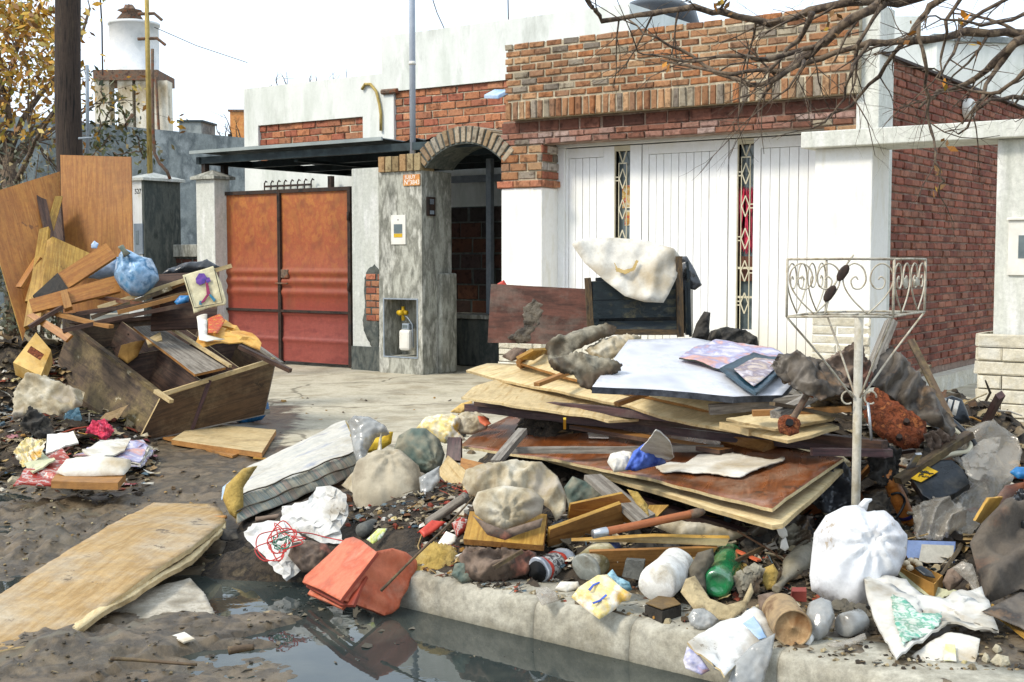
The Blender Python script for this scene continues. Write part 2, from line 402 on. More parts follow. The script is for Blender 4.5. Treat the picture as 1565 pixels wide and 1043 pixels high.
def stick(name, p0, p1, w_, h_, mat, label=None, cat=None, parent=None, group=None, edge=None, round_=False, n=9, bendv=0, up=None):
    "a length of wood or metal; round or square section, slightly crooked"
    p0, p1 = Vector(p0), Vector(p1); ax = p1-p0; mb = MB(); rg = rnd(); so_ = rg.uniform(0, 99)
    if round_:
        pts = []; rs = []
        for i in range(n):
            t = i/(n-1); p = p0+ax*t; pts.append(p+Vector((nv(p, 3, so_), nv(p, 3, so_+9), nv(p, 3, so_+20)))*bendv); rs.append(w_/2*(1+.12*nv(p, 9, so_))*(1+(h_-1)*t))
        mb.tube(pts, rs, 10)
        x = ax.normalized()
        return link(name, mb, [mat], parent, frame_of((p0+p1)/2, x, x.cross(Vector((.2, .5, .9)))), True, label, cat, group)
    upv = up or Zv; x = ax.cross(upv).normalized(); y = x.cross(ax).normalized()
    return board(name, [p0-x*w_/2+y*h_/2, p1-x*w_/2+y*h_/2, p1+x*w_/2+y*h_/2, p0+x*w_/2+y*h_/2], h_, mat, label, cat, parent, group, edge, warp=bendv+.001, nu=12, nv_=2)
def pal(cols): return [hexc(c, 1)[:3] for c in cols]
def scatter(name, label, n, where, size, palette, kinds='fcs', seed=1, parent=None, cat='litter', mat='litter', lift=.004, flat=.4):
    "small bits nobody could count, one mesh"
    rg = random.Random(seed); mb = MB(); cols = pal(palette)
    for _ in range(n):
        q = where(rg)
        if q is None: continue
        p = Vector(q); s = size*rg.uniform(.35, 1)*(1.6 if rg.random() < .12 else 1); k = rg.choice(kinds)
        c = rg.choice(cols); b_ = rg.uniform(.7, 1.15); c = (c[0]*b_, c[1]*b_, c[2]*b_)
        a = rg.uniform(0, 6.28); ca, sa = math.cos(a), math.sin(a); tl = rg.gauss(0, flat); t2 = rg.gauss(0, flat)
        X = Vector((ca, sa, math.sin(tl)*.6)).normalized(); Y_ = Vector((-sa, ca, math.sin(t2)*.6)).normalized(); Zn = X.cross(Y_)
        p = p+Zv*(lift+s*.15)
        if k == 'f':    # bent flake of paper, plastic or leaf
            l, w2 = s, s*rg.uniform(.4, .9); z1 = rg.uniform(-.3, .3)*s; z2 = rg.uniform(0, .35)*s
            v = [p-X*l-Y_*w2*rg.uniform(.4, 1)+Zn*z2, p-Y_*w2+Zn*0, p+X*l*rg.uniform(.6, 1)-Y_*w2*.6+Zn*z1, p+X*l+Y_*w2*.5+Zn*z2*.5, p+Y_*w2*rg.uniform(.6, 1.1)-Zn*z1*.2, p-X*l*.9+Y_*w2*.7+Zn*z1*.4]
            mb.add(v, [(0, 1, 4, 5), (1, 2, 3, 4)], c)
        elif k == 'p':  # crumpled scrap of paper, film or rag
            n_ = 5; V_ = []; so2 = rg.uniform(0, 99); asp = rg.uniform(.5, 1); am = s*rg.uniform(.25, .5)
            for j in range(n_):
                for i in range(n_):
                    u, v2 = i/(n_-1)*2-1, j/(n_-1)*2-1; e = 1-.3*max(abs(u), abs(v2))*rg.random()
                    V_.append(p+X*s*u*e*(1+.2*rg.uniform(-1, 1))+Y_*s*v2*asp*e*(1+.2*rg.uniform(-1, 1))+Zn*(am*nv((u, v2, 0), 1.6, so2)+rg.uniform(-.13, .13)*s))
            mb.add(V_, [(j*n_+i, j*n_+i+1, (j+1)*n_+i+1, (j+1)*n_+i) for j in range(n_-1) for i in range(n_-1)], c)
        elif k == 'c':  # clod or crumb
            h = s*rg.uniform(.35, .7); l = s*.7; v = []
            for sx, sy, szz in ((-1, -1, 0), (1, -1, 0), (1, 1, 0), (-1, 1, 0), (-.6, -.6, 1), (.6, -.7, 1), (.7, .6, 1), (-.6, .7, 1)):
                v.append(p+X*l*sx*rg.uniform(.7, 1.1)+Y_*l*sy*rg.uniform(.6, 1)+Zn*(h*szz*rg.uniform(.7, 1.2)-h*.3))
            mb.add(v, [(0, 1, 5, 4), (1, 2, 6, 5), (2, 3, 7, 6), (3, 0, 4, 7), (4, 5, 6, 7)], c)
        else:           # sliver or twig
            l = s*rg.uniform(1.0, 2.2); r_ = s*rg.uniform(.05, .11); md = p+Y_*l*rg.uniform(-.2, .2)+Zn*l*.1
            mb.tube([p-X*l, md, p+X*l], [r_, r_, r_*.6], 4, c)
    return link(name, mb, mat, parent, kind='stuff', label=label, cat=cat)
# ---------------------------------------------------------------- materials
M('mortar', ['#d9cbb0', '#b5a88e', '#e0d3b8'], 6, bump=.5, bs=60, rough=.95)
M('mortar_red', ['#a58c7c', '#8f7868', '#b8a090'], 6, bump=.5, bs=60, rough=.95)
M('brick', ['#e8e0d8', '#ffffff', '#b5aca6'], 14, usecol=True, bump=.7, bs=55, bd=.008, rough=.9, dirt=('#4a4038', .12, 5))
M('plaster', ['#fbf9f2', '#fffefa', '#f4f1e6'], 3, (3, 3, .8), bump=.25, bs=25, rough=.9, dirt=('#d3caae', .0, 2.2), zgrad=('#d9d0b6', .75, .0, .45))
M('plaster_old', ['#ecebe2', '#dedfd4', '#f6f5ef'], 2.2, (3, 3, .5), bump=.35, bs=22, rough=.92, dirt=('#8d8f82', .12, 1.2, 1))
M('plaster_grime', ['#77776c', '#c9c8bb', '#8d8c80', '#e4e2d6', '#6b6d63'], 2.6, (2.2, 2.2, .8), lo=.3, hi=.72, bump=.6, bs=18, rough=.93, dirt=('#3a3d38', .32, 2.4, 1))
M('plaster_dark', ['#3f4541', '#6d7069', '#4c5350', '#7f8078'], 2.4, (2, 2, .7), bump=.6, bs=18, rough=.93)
M('parapet_white', ['#e8ebe4', '#f4f6f0', '#dde2d8'], 1.2, (1.6, 1.6, .5), bump=.3, bs=10, rough=.93, dirt=('#9a9f92', .14, 1.6, 1))
M('concrete_wall', ['#8a9294', '#a4abaa', '#767e80', '#b4baba'], 1.4, (1, 1, .8), bump=.3, bs=8, rough=.95, dirt=('#2f3a3a', .3, .8, 1))
M('stone_band', ['#eee8d8', '#d8cfb8', '#f8f4e8'], 5, bump=.8, bs=16, bd=.02, rough=.92, dirt=('#8a8168', .2, 5))
M('door_paint', ['#f8f8f2', '#ffffff', '#f0efe6'], 2, (1, 1, .4), bump=.1, bs=30, rough=.55, dirt=('#d8cca8', .0, 3), zgrad=('#d6ccae', .95, .2, .45))
M('door_gap', ['#6d6a5c', '#4f4c40'], 3, bump=0)
M('grille_paint', ['#e2dac0', '#cfc6a8'], 8, rough=.5, bump=.1)
M('glass_dark', ['#5a666a', '#7c8888'], 3, rough=.12, bump=0, spec=.6, rvar=.05)
M('curtain_red', ['#e0304c', '#f05070', '#b02040', '#e87088'], 7, (6, 6, 1), rough=.85, bump=.2)
M('poster_paper', ['#e9e6d8', '#d05048', '#d8b04a', '#e4e0d0', '#5878a0'], 16, lo=.3, hi=.7, rough=.6, bump=0)
M('brown_panel', ['#5a3424', '#7a4c38'], 5, rough=.6)
M('dark_void', ['#101214', '#181a1c'], 3, rough=.9, bump=0)
M('roof_metal', ['#39474b', '#2a3538', '#46565a'], 2, rough=.6, metal=.3, bump=.1)
M('roof_edge', ['#b0b8b6', '#949e9c'], 3, rough=.5)
M('iron_dark', ['#34302e', '#4c3a30', '#282624'], 9, rough=.7, metal=.3)
M('gate_panel', ['#c07038', '#c47a3c', '#b46236', '#c8803e', '#b05c34'], 7, (1, 1, .8), lo=.3, hi=.7, bump=.15, bs=40, rough=.55, dirt=('#70402a', .3, 6), zgrad=('#943a2e', 2.2, .7, .4))
M('gate_low', ['#904238', '#9c4c40', '#843a34'], 3, (1, 1, 3), bump=.1, rough=.55)
M('pipe_paint', ['#aeb8c6', '#c2cad6'], 4, rough=.45)
M('meter_white', ['#f4f1e8', '#e4e0d4'], 5, rough=.5, bump=.05)
M('meter_grey', ['#8f9aa4', '#a4aeb8'], 5, rough=.5, bump=.05)
M('yellow_paint', ['#e8c020', '#d8a818'], 8, rough=.5)
M('tile_orange', ['#d8894a', '#e8a860'], 10, rough=.4)
M('letter_white', ['#fffaf0', '#f4ecdc'], 5, rough=.5, bump=0)
M('pole_wood', ['#2c2420', '#4a3c32', '#1f1a18'], 5, (8, 8, .6), bump=.6, bs=12, rough=.95, dirt=('#6a5c48', .12, 3, 1))
M('pole_yellow', ['#b59a50', '#cdb46a', '#8f7a42'], 6, (6, 6, .8), bump=.2, rough=.85)
M('tank_paint', ['#e6e8ea', '#f4f4f2', '#cfd2d0'], 1.5, bump=.1, bs=8, rough=.8, dirt=('#8a7a50', .12, 1))
M('tower_wall', ['#e8dcc0', '#f6eedb', '#b49a6a'], .8, (1, 1, .5), bump=.2, bs=6, rough=.9, dirt=('#54452c', .22, .8, 1))
M('black_plastic', ['#15181c', '#22262a', '#0c0e10'], 6, rough=.35, bump=.3, bs=30, rvar=.1)
M('bark', ['#5c4c3c', '#7c6a56', '#443830', '#8c7a64'], 10, (1, 1, 1), bump=.7, bs=45, rough=.95)
M('leaf', ['#ffffff', '#e0e0e0'], 9, usecol=True, rough=.6, bump=0)
M('litter', ['#ffffff', '#d8d4cc', '#f0ece4'], 30, usecol=True, rough=.85, bump=.4, bs=90, bd=.004)
M('white_iron', ['#c8bfa4', '#d8d0bc', '#a89878'], 20, rough=.6, bump=.3, bs=70, dirt=('#7a5230', .38, 14))
# wood
def Wd(name, cols, rough=.6, dirt=None, st=(1.0, 14, 14), sc_=3.0, bump=.3, **k): M(name, cols, sc_, st, rough=rough, bump=bump, bs=11, bd=.005, dirt=dirt, dist=.25, lo=.3, hi=.7, grit=.22, **k)
Wd('veneer_orange', ['#b0722f', '#bc8038', '#a4662a', '#c48c46'], .5, ('#8a562c', .34, 1.8), dirt2=('#6c4424', .1, 6))
Wd('veneer_brown', ['#6a3a22', '#8a4e2a', '#55301e', '#94582f'], .42, ('#a08870', .22, 4), sc_=1.6, st=(1, 4, 4))
Wd('veneer_wet', ['#864a26', '#96562c', '#74401f', '#a0623a'], .3, ('#b09a84', .3, 4), st=(1, 8, 8), sc_=2, dirt2=('#4c3626', .22, 3))
Wd('wood_yellow', ['#c4943c', '#d0a44c', '#b08234', '#d8b05c'], .6, ('#7c5c30', .28, 4), dirt2=('#5c4428', .1, 7))
Wd('wood_light', ['#cdb07a', '#dcc494', '#b8965c'], .75, ('#80683e', .3, 4))
Wd('wood_ply', ['#dcc28c', '#e6d0a0', '#c9aa70'], .8, ('#8c7650', .26, 4))
Wd('wood_mid', ['#a06c34', '#b88448', '#8a5a2c'], .65, ('#5c4630', .2, 4))
Wd('wood_dark', ['#4a3226', '#5e4232', '#38261e', '#6a4c3a'], .65, ('#8a7860', .12, 5))
Wd('wood_purple', ['#4c3434', '#5e4040', '#3c2a2c', '#6c4c48'], .5, ('#8f8478', .15, 5))
Wd('wood_grey', ['#8c857a', '#a69e92', '#746c62', '#b5ada0'], .85, ('#5c5448', .2, 5))
Wd('wood_old', ['#4c3a2a', '#66523c', '#3c2e22', '#7c6850'], .7, ('#a08c58', .34, 3), st=(1, 6, 6), dirt2=('#c8bca0', .12, 6))
Wd('wood_red', ['#a85c34', '#b86e40', '#8c4a2a'], .55, ('#6a4a38', .2, 6))
Wd('wood_door', ['#5e3c2e', '#74483a', '#4c3026', '#6a4436'], .7, ('#8c8478', .3, 3.5), st=(1, 5, 5))
Wd('swollen_board', ['#b89660', '#c4a26c', '#ac8850', '#c8aa78'], .6, ('#c8c0ae', .36, 2.6), st=(1, 12, 12), sc_=2.2, dirt2=('#5c4a34', .2, 5))
M('board_mud', ['#b8ad98', '#cfc6b4', '#9c917c'], 6, rough=.85, bump=.5, bs=30, dirt=('#6c6454', .3, 7))
# cloth, paper, plastic
M('cream_cloth', ['#e6dcc6', '#f2eadb', '#cfc2a6'], 4, rough=.95, bump=0.14, bs=60, dirt=('#8a7350', .26, 5))
M('dirty_cloth', ['#dcd4c2', '#c8bca2', '#b0a284', '#e4dccc'], 4, rough=.95, bump=0.14, bs=60, dirt=('#80694a', .38, 4))
M('foam_white', ['#e2dccf', '#efeadd', '#cfc4ae'], 3, rough=.95, bump=0.14, bs=60, dirt=('#a08452', .3, 3.5))
M('foam_yellow', ['#e0b830', '#f0cc48', '#c89c24'], 6, rough=.95, bump=.6, bs=50)
M('foam_old', ['#d0b060', '#bc9c50', '#dcc078'], 8, rough=1, bump=.9, bs=40, bd=.015, dirt=('#7a6438', .3, 9))
M('mattress_top', ['#c4c2ba', '#d8d2c4', '#a4a8b4'], 2, (1, 7, 7), rough=.9, bump=0.12, bs=30, dirt=('#9a8c70', .2, 4))
M('mattress_side', ['#b0aa96', '#8c9690', '#b4ac98', '#6c7c78', '#a8988a'], 4, (7, .4, .4), lo=.38, hi=.62, rough=.9, bump=.3, bs=50, detail=2, dirt=('#7a6c54', .36, 5))
M('sack_beige', ['#b0a48c', '#c2b69e', '#9a8e78'], 4, rough=.95, bump=0.25, bs=70, dirt=('#7c705c', .25, 5))
M('sack_green', ['#48605a', '#6a7468', '#94907c', '#3c524e'], 5, rough=.8, bump=0.15, bs=40, dirt=('#8c8068', .3, 6))
M('rag_brown', ['#6a5a4c', '#8a7666', '#54463c', '#96604e'], 6, rough=.95, bump=0.2, bs=45)
M('rag_dark', ['#2e2c2a', '#46423c', '#242220', '#5c564c'], 8, rough=.95, bump=0.2, bs=45, bd=.015)
M('leatherette', ['#7c735f', '#a49c88', '#5c5444', '#4c3c2c', '#948a74'], 4, lo=.3, hi=.7, rough=.7, bump=0.18, bs=40, dirt=('#5a4428', .3, 6))
M('coral_vinyl', ['#d8704c', '#e0805c', '#cc6644', '#e08c6c'], 5, rough=.5, bump=.15, bs=30, dirt=('#9a6a58', .16, 9))
M('coral_dark', ['#b04a30', '#8a3a28'], 6, rough=.6)
M('white_bag', ['#e6e6e8', '#f4f4f4', '#d4d6de'], 5, rough=.5, bump=0.1, bs=35, dirt=('#a89878', .2, 5), dirt2=('#a08c6c', .2, 6))
M('white_film', ['#e2dfd8', '#f0eee8', '#ccc6b8'], 6, rough=.6, bump=0.1, bs=30, dirt=('#8c7c64', .34, 5), dirt2=('#6c5c44', .18, 7))
M('blue_bag', ['#5a98c4', '#a8c8e6', '#2f6c94', '#cfdff0'], 5, (1, 1, 1), rough=.35, bump=0.15, bs=40)
M('blue_bag_pale', ['#a4c4e8', '#c6daf2', '#78a8d4'], 5, rough=.4, bump=0.1, bs=30)
M('blue_bag_deep', ['#1f6cae', '#3c8cc8', '#18507f'], 5, rough=.35, bump=.3, bs=30)
M('blue_cloth', ['#3c5cc0', '#5c7cd8', '#2c449c', '#7c98e4'], 5, rough=.8, bump=.3, bs=40)
M('blue_paper', ['#8ab4c4', '#a8ccd8', '#5c8c9c'], 6, rough=.8, bump=.3)
M('film_clear', ['#b0a696', '#bcb3a4', '#9a907e'], 1.5, rough=.16, bump=0.15, bs=25, bd=.02, alpha=.5, rvar=.1, spec=.8, dirt=('#8a7450', .25, 5))
M('film_black', ['#2c2e30', '#44464a', '#1c1e20'], 4, rough=.3, bump=0.12, bs=25, alpha=.9, spec=.7)
M('tarp_brown', ['#4c443c', '#6a6054', '#3a342e', '#7a6850'], 5, rough=.5, bump=0.15, bs=25, bd=.02, dirt=('#8c5a34', .12, 5))
M('carpet_grey', ['#5c544c', '#6e6458', '#4a443e'], 4, rough=.95, bump=0.35, bs=90, dirt=('#8a5430', .2, 3))
M('rust', ['#7c3c20', '#9c5430', '#5c2c18', '#b06a3c'], 30, rough=.95, bump=1, bs=60, bd=.015, metal=.1)
M('rust_iron', ['#5a4034', '#7c6a58', '#8a4c2c'], 12, rough=.85, bump=.5)
M('steel', ['#b8bcc0', '#d0d2d4', '#8c9094'], 8, rough=.35, metal=.8, bump=.2, dirt=('#6a5848', .2, 9))
M('metal_black', ['#1f2428', '#2e343a', '#14181c'], 6, rough=.3, bump=.15, metal=.2, dirt=('#6a6458', .2, 8))
M('green_paint', ['#1a2428', '#243236', '#12191c'], 6, rough=.35, bump=.3, bs=30, dirt=('#a89c6c', .16, 8))
M('post_wood', ['#3c342a', '#6a5436', '#2c2824'], 8, (1, 5, 5), rough=.7, bump=.4)
M('can_white', ['#f4f0e6', '#fffdf6', '#e2dac6'], 6, rough=.5, bump=.2, dirt=('#6a5034', .32, 11))
M('can_red', ['#c04838', '#d8d4cc', '#b03c30'], 14, lo=.42, hi=.5, rough=.4, bump=.1, dirt=('#5a4c40', .15, 12))
M('can_band', ['#4c4c50', '#d4d2cc', '#3c3c40', '#c8c6c0'], 16, (1, 1, 1), lo=.42, hi=.56, rough=.4, bump=.1, detail=2, dirt=('#6a6050', .2, 12))
M('can_silver', ['#b8c0cc', '#d4dae2', '#98a0ac'], 9, rough=.35, metal=.3, bump=.1, dirt=('#6a6258', .12, 12))
M('tin_rusty', ['#9c8464', '#b89c74', '#7a6248'], 12, rough=.8, bump=.4, dirt=('#6a4428', .3, 12))
M('tin_lid', ['#a88458', '#c09c70', '#94683c'], 12, rough=.85, bump=.5, bs=60, dirt=('#6c4424', .35, 14))
M('label_dirty', ['#d8d2b8', '#b8ac84', '#8a7c50', '#e4e0d0'], 7, rough=.8, bump=0.15, dirt=('#5c4c30', .3, 9))
M('navy', ['#26345a', '#33446c'], 7, rough=.5)
M('jar_glass', ['#aeb4ac', '#c4c8c0', '#8c9088'], 8, rough=.25, bump=.2, alpha=.8, dirt=('#8a7c64', .3, 9))
M('green_glass', ['#1f7a48', '#2c9458', '#186038'], 7, rough=.12, bump=.25, bs=30, spec=.8, coat=.6, dirt=('#9ab8a0', .2, 8))
M('grey_glass', ['#8c8470', '#a49c88', '#70685a'], 7, rough=.4, bump=.3, dirt=('#6a5c48', .3, 8))
M('clear_plastic', ['#a8a8a4', '#bcbcb8', '#8c8c88'], 6, rough=.2, bump=0.15, bs=25, alpha=.75, spec=.8, dirt=('#8a7c68', .25, 9))
M('block_dark', ['#2c2824', '#3c362e', '#221e1a'], 10, rough=.7, bump=.5)
M('block_top', ['#6a5434', '#84683c'], 10, rough=.7, bump=.5)
M('block_grey', ['#5c5c58', '#74746e'], 12, rough=.9, bump=.7, bs=50)
M('packet_yellow', ['#f0e4c4', '#f4d884', '#faf2e0', '#e8b850'], 6, lo=.4, hi=.62, rough=.5, bump=0.1, bs=25, dirt=('#9a7c50', .14, 9))
M('packet_green', ['#e8ecb8', '#d4e060', '#f0f0dc', '#3c7c48'], 14, lo=.4, hi=.66, rough=.5, bump=.2)
M('red_plastic', ['#c03828', '#d84c38', '#a42c20'], 6, rough=.5, bump=.1)
M('orange_plastic', ['#e06840', '#e87c54'], 6, rough=.6)
M('shoe_sole', ['#b8a47c', '#cab68c', '#8c7a58'], 9, rough=.9, bump=.7, bs=70, dirt=('#5c4c38', .3, 10))
M('leather_dark', ['#544c40', '#6c6454', '#3c362e'], 8, rough=.8, bump=0.25)
M('magazine', ['#dcdce4', '#e8e0e4', '#a8a8cc', '#e0a898', '#c8ccd8'], 6, lo=.3, hi=.7, rough=.4, bump=.1, dist=.6)
M('photo_print', ['#b8b4c8', '#d8c4b0', '#8c7c8c', '#e0d8dc', '#c08878'], 9, lo=.3, hi=.7, rough=.3, bump=.05, dist=.8)
M('frame_teal', ['#1f3c4c', '#2a4c5c', '#182c38'], 5, rough=.35, bump=.1)
M('white_board', ['#d8dae2', '#e6e7ec', '#c2c4ce'], 3, rough=.35, bump=.03)
M('board_rim', ['#2c3038', '#5c6068'], 20, rough=.8, bump=.6)
M('drawing_paper', ['#dcd0a8', '#e8deb8', '#c4b488'], 4, rough=.85, bump=.1)
M('ink_purple', ['#5c3c94', '#7c50a8', '#44408c'], 12, rough=.8)
M('ink_red', ['#a83c64', '#943460'], 9, rough=.8)
M('ink_blue', ['#3c8ca8', '#3c7c9c'], 9, rough=.8)
M('ink_dark', ['#2c3028', '#40443c'], 9, rough=.8, bump=0)
M('paper_orange', ['#e0a040', '#ecb85c', '#cc8830'], 4, rough=.7, bump=.2, dirt=('#8c6430', .12, 8))
M('print_red', ['#c83c20', '#e06c30', '#b02c18', '#e8a840'], 14, (1, 4, 1), lo=.42, hi=.6, rough=.6, bump=0)
M('box_print', ['#e0b460', '#ecc478', '#d4a24c'], 4, rough=.7, bump=.1)
M('sack_print', ['#dedad0', '#ebe8df', '#c8c1b0'], 4, rough=.6, bump=0.1, bs=40, dirt=('#7c6848', .42, 6))
M('print_green', ['#6ab89c', '#e4ece0', '#58a88c', '#dce8dc'], 14, lo=.4, hi=.6, rough=.6, bump=.1, dirt=('#9a8c70', .3, 7))
M('print_yellow', ['#f0e080', '#f8f0b8', '#f4f0e0'], 9, rough=.6, bump=.1)
M('box_blue', ['#8ca4dc', '#a0b8e8', '#7c94cc'], 4, rough=.45, bump=.05, dirt=('#6a6458', .1, 12))
M('box_cream', ['#dcd8c8', '#e8e4d8'], 5, rough=.5, bump=.05, dirt=('#7a5c34', .12, 14))
M('cardboard', ['#b0803c', '#c09048', '#9c6c30'], 5, rough=.85, bump=.2, dirt=('#6a4824', .15, 7))
M('pale_green', ['#c8c8a0', '#d8d8b4'], 5, rough=.8, bump=.2, dirt=('#8a7c58', .2, 7))
M('eggshell', ['#f4dcb4', '#fbe8c8'], 9, rough=.6, bump=.1)
M('log_orange', ['#c0702c', '#d08440', '#a85c22'], 4, (1, 6, 6), rough=.35, bump=.2, dirt=('#7a4420', .2, 6))
M('tape_purple', ['#3c3c84', '#4c4c98'], 5, rough=.3)
M('wire_red', ['#c02c2c', '#d84840'], 5, rough=.4)
M('wire_green', ['#2c6c54', '#3c8468'], 5, rough=.4)
M('wire_white', ['#e8e4dc', '#f4f0e8'], 5, rough=.4)
M('stone', ['#b0a488', '#c8bea4', '#948a70'], 9, rough=.95, bump=.7, bs=40)
M('kerb', ['#b9b3a2', '#cbc5b3', '#a39c8a'], 3.5, bump=.5, bs=50, bd=.006, rough=.92, dirt=('#7c735c', .42, 4), zgrad=('#6c6858', -.08, -.15, .05))
M('rubble', ['#3a3228', '#54483a', '#2a241e', '#6c5e48'], 9, rough=.95, bump=1, bs=40, bd=.02)
M('paving_red', ['#9a8474', '#ac9484', '#887464'], 3, rough=.9, bump=.4, bs=30, dirt=('#c8bca4', .3, 3))
M('ground', ['#c6bca2', '#d4cab2', '#b4a88e'], 2.4, rough=.92, bump=.45, bs=28, bd=.012, mask=5, maskcols=['#5c4e3c', '#74644e', '#4c4234', '#7c6c56', '#64563f'], dirt=('#7c725e', .3, 2.0), rvar=.2, zgrad=('#40382e', .03, -.15, .08))
M('mud', ['#5c5348', '#7c7262', '#48413a', '#8c8272'], 5, rough=.55, bump=.8, bs=28, bd=.02, rvar=.3, dirt=('#35322e', .3, 3))
def water_mat():
    m = bpy.data.materials.new('water'); m.use_nodes = True; MATS['water'] = m; t = m.node_tree; b = t.nodes['Principled BSDF']
    b.inputs['Base Color'].default_value = (.03, .038, .036, 1); b.inputs['Roughness'].default_value = .02; b.inputs['IOR'].default_value = 1.34
    b.inputs['Specular IOR Level'].default_value = .5
    tc = t.nodes.new('ShaderNodeTexCoord'); n = t.nodes.new('ShaderNodeTexNoise'); n.inputs['Scale'].default_value = 9; n.inputs['Detail'].default_value = 3
    t.links.new(tc.outputs['Object'], n.inputs['Vector']); bp = t.nodes.new('ShaderNodeBump'); bp.inputs['Strength'].default_value = .05; bp.inputs['Distance'].default_value = .01
    t.links.new(n.outputs[0], bp.inputs['Height']); t.links.new(bp.outputs[0], b.inputs['Normal'])
    n2 = t.nodes.new('ShaderNodeTexNoise'); n2.inputs['Scale'].default_value = 2.5; n2.inputs['Detail'].default_value = 7
    t.links.new(tc.outputs['Object'], n2.inputs['Vector']); r = t.nodes.new('ShaderNodeValToRGB'); r.color_ramp.elements[0].position = .5; r.color_ramp.elements[1].position = .72
    r.color_ramp.elements[0].color = (.028, .036, .034, 1); r.color_ramp.elements[1].color = (.075, .08, .065, 1)
    t.links.new(n2.outputs[0], r.inputs[0]); t.links.new(r.outputs[0], b.inputs['Base Color'])
water_mat()
M('pole_white', ['#cbc3ae', '#dad3c2', '#b4a888'], 12, (1, 1, .5), rough=.6, bump=.2, dirt=('#8a6a44', .2, 9))

def cracks():
    "thin cracks in the concrete pavement"
    m = MATS['ground']; t = m.node_tree; b = t.nodes['Principled BSDF']; src = b.inputs['Base Color'].links[0].from_socket
    tc = t.nodes.new('ShaderNodeTexCoord'); n = t.nodes.new('ShaderNodeTexNoise'); n.inputs['Scale'].default_value = 1.8; n.inputs['Detail'].default_value = 5
    mx_ = t.nodes.new('ShaderNodeMixRGB'); mx_.inputs[0].default_value = .35; v = t.nodes.new('ShaderNodeTexVoronoi'); v.feature = 'DISTANCE_TO_EDGE'; v.inputs['Scale'].default_value = .8
    t.links.new(tc.outputs['Object'], n.inputs['Vector']); t.links.new(tc.outputs['Object'], mx_.inputs[1]); t.links.new(n.outputs['Color'], mx_.inputs[2]); t.links.new(mx_.outputs[0], v.inputs['Vector'])
    r = t.nodes.new('ShaderNodeMapRange'); r.inputs[1].default_value = .004; r.inputs[2].default_value = .012; r.inputs[3].default_value = .75; r.inputs[4].default_value = 0
    t.links.new(v.outputs['Distance'], r.inputs[0]); k = t.nodes.new('ShaderNodeMixRGB'); k.inputs[2].default_value = hexc('#6c6452')
    t.links.new(r.outputs[0], k.inputs[0]); t.links.new(src, k.inputs[1]); t.links.new(k.outputs[0], b.inputs['Base Color'])
cracks()

Wd('cabinet_brown', ['#54402c', '#664c34', '#463424', '#725840'], .6, ('#8c7a5c', .22, 3), dirt2=('#2e241a', .15, 4))
M('stain', ['#c8a868', '#d4b87c'], 9, rough=.95, bump=0)
# ---------------------------------------------------------------- ground, kerb, gutter water
WZ = -.145
K1 = G(745, 957, WZ); K2 = G(1050, 1030, WZ)
KU = (K2-K1).normalized(); KN = Vector((-KU.y, KU.x, 0)).normalized()   # KN towards the houses
if KN.y < 0: KN = -KN
def kd(x, y): p = Vector((x, y, 0))-K1; return p.x*KN.x+p.y*KN.y
def ka(x, y): p = Vector((x, y, 0))-K1; return p.x*KU.x+p.y*KU.y
KL = ka(*G(610, 905, WZ).xy)      # where the raised kerb ends at the driveway
def sm(a, b, x):
    t = max(0, min(1, (x-a)/(b-a))); return t*t*(3-2*t)
HUMPS = [(G(40, 775, -.1), .8, .35, .1), (G(180, 800, -.1), .4, .3, .06), (G(90, 830, -.1), .9, .55, .1), (G(150, 1010, -.14), .55, .28, .02), (G(330, 1030, -.14), .4, .2, .02), (G(20, 990, -.14), .6, .3, .03),
         (G(370, 860, -.12), .3, .14, .07), (G(440, 870, -.12), .35, .12, .1), (G(520, 1040, -.15), .3, .08, .03), (G(400, 990, -.15), .3, .05, .035)]
def gh(x, y):
    k, a = kd(x, y), ka(x, y)
    low = -.2-.02*sm(0, -2, k)
    if a > KL: z = 0 if k > .035 else (-.22)
    else:
        e = sm(KL-.05, KL-.7, a)*.75
        z = -.19*(1-sm(-.05, .22+e*1.2, k))
    z += .010*nv((x, y, 0), 1.3)+.005*nv((x, y, 0), 5)
    mud = mudm(x, y)
    if k > .05: z += mud*(.016*fr((x, y, 0), 6, 3, 3)+.008*abs(nv((x, y, 0), 17)))
    else: z += .02*fr((x, y, 0), 4, 3, 4)
    for c, rx, ry, h in HUMPS:
        dx, dy = (x-c.x)/rx, (y-c.y)/ry; q = dx*dx+dy*dy
        if q < 6: z += h*math.exp(-q*1.4)*(1+.5*fr((x, y, 0), 9, 1, 3))
    mm = sm(-.3, -1.0, x)*sm(5.3, 4.85, y)
    z += mm*(.05+.02*fr((x, y, 0), 5, 8, 4)+.013*fr((x, y, 0), 17, 3, 5))
    z += (.02*sm(-.1, -.5, k)*sm(.3, -1.2, a)) if k < 0 else 0
    return z
def mudm(x, y):
    k = kd(x, y); a = ka(x, y)
    m = 1-sm(1.35, 2.5, k+.25*nv((x, y, 0), .9)+.0)
    if x < -1.2: m = max(m, (1-sm(2.6, 4.2, k+.5*nv((x, y, 0), .7)))*sm(-1.2, -2.2, x))
    if x > .1: m = max(m, (1-sm(3.2, 3.8, k))*sm(.1, .5, x))
    return m
def axis(a, b, st, far):
    r = []; v = a
    while v <= b: r.append(v); v += st
    s_ = st; v = r[-1]; out = []
    while v < far: s_ *= 1.22; v += s_; out.append(v)
    s_ = st; v = a; pre = []
    while v > -far: s_ *= 1.22; v -= s_; pre.append(v)
    return pre[::-1]+r+out
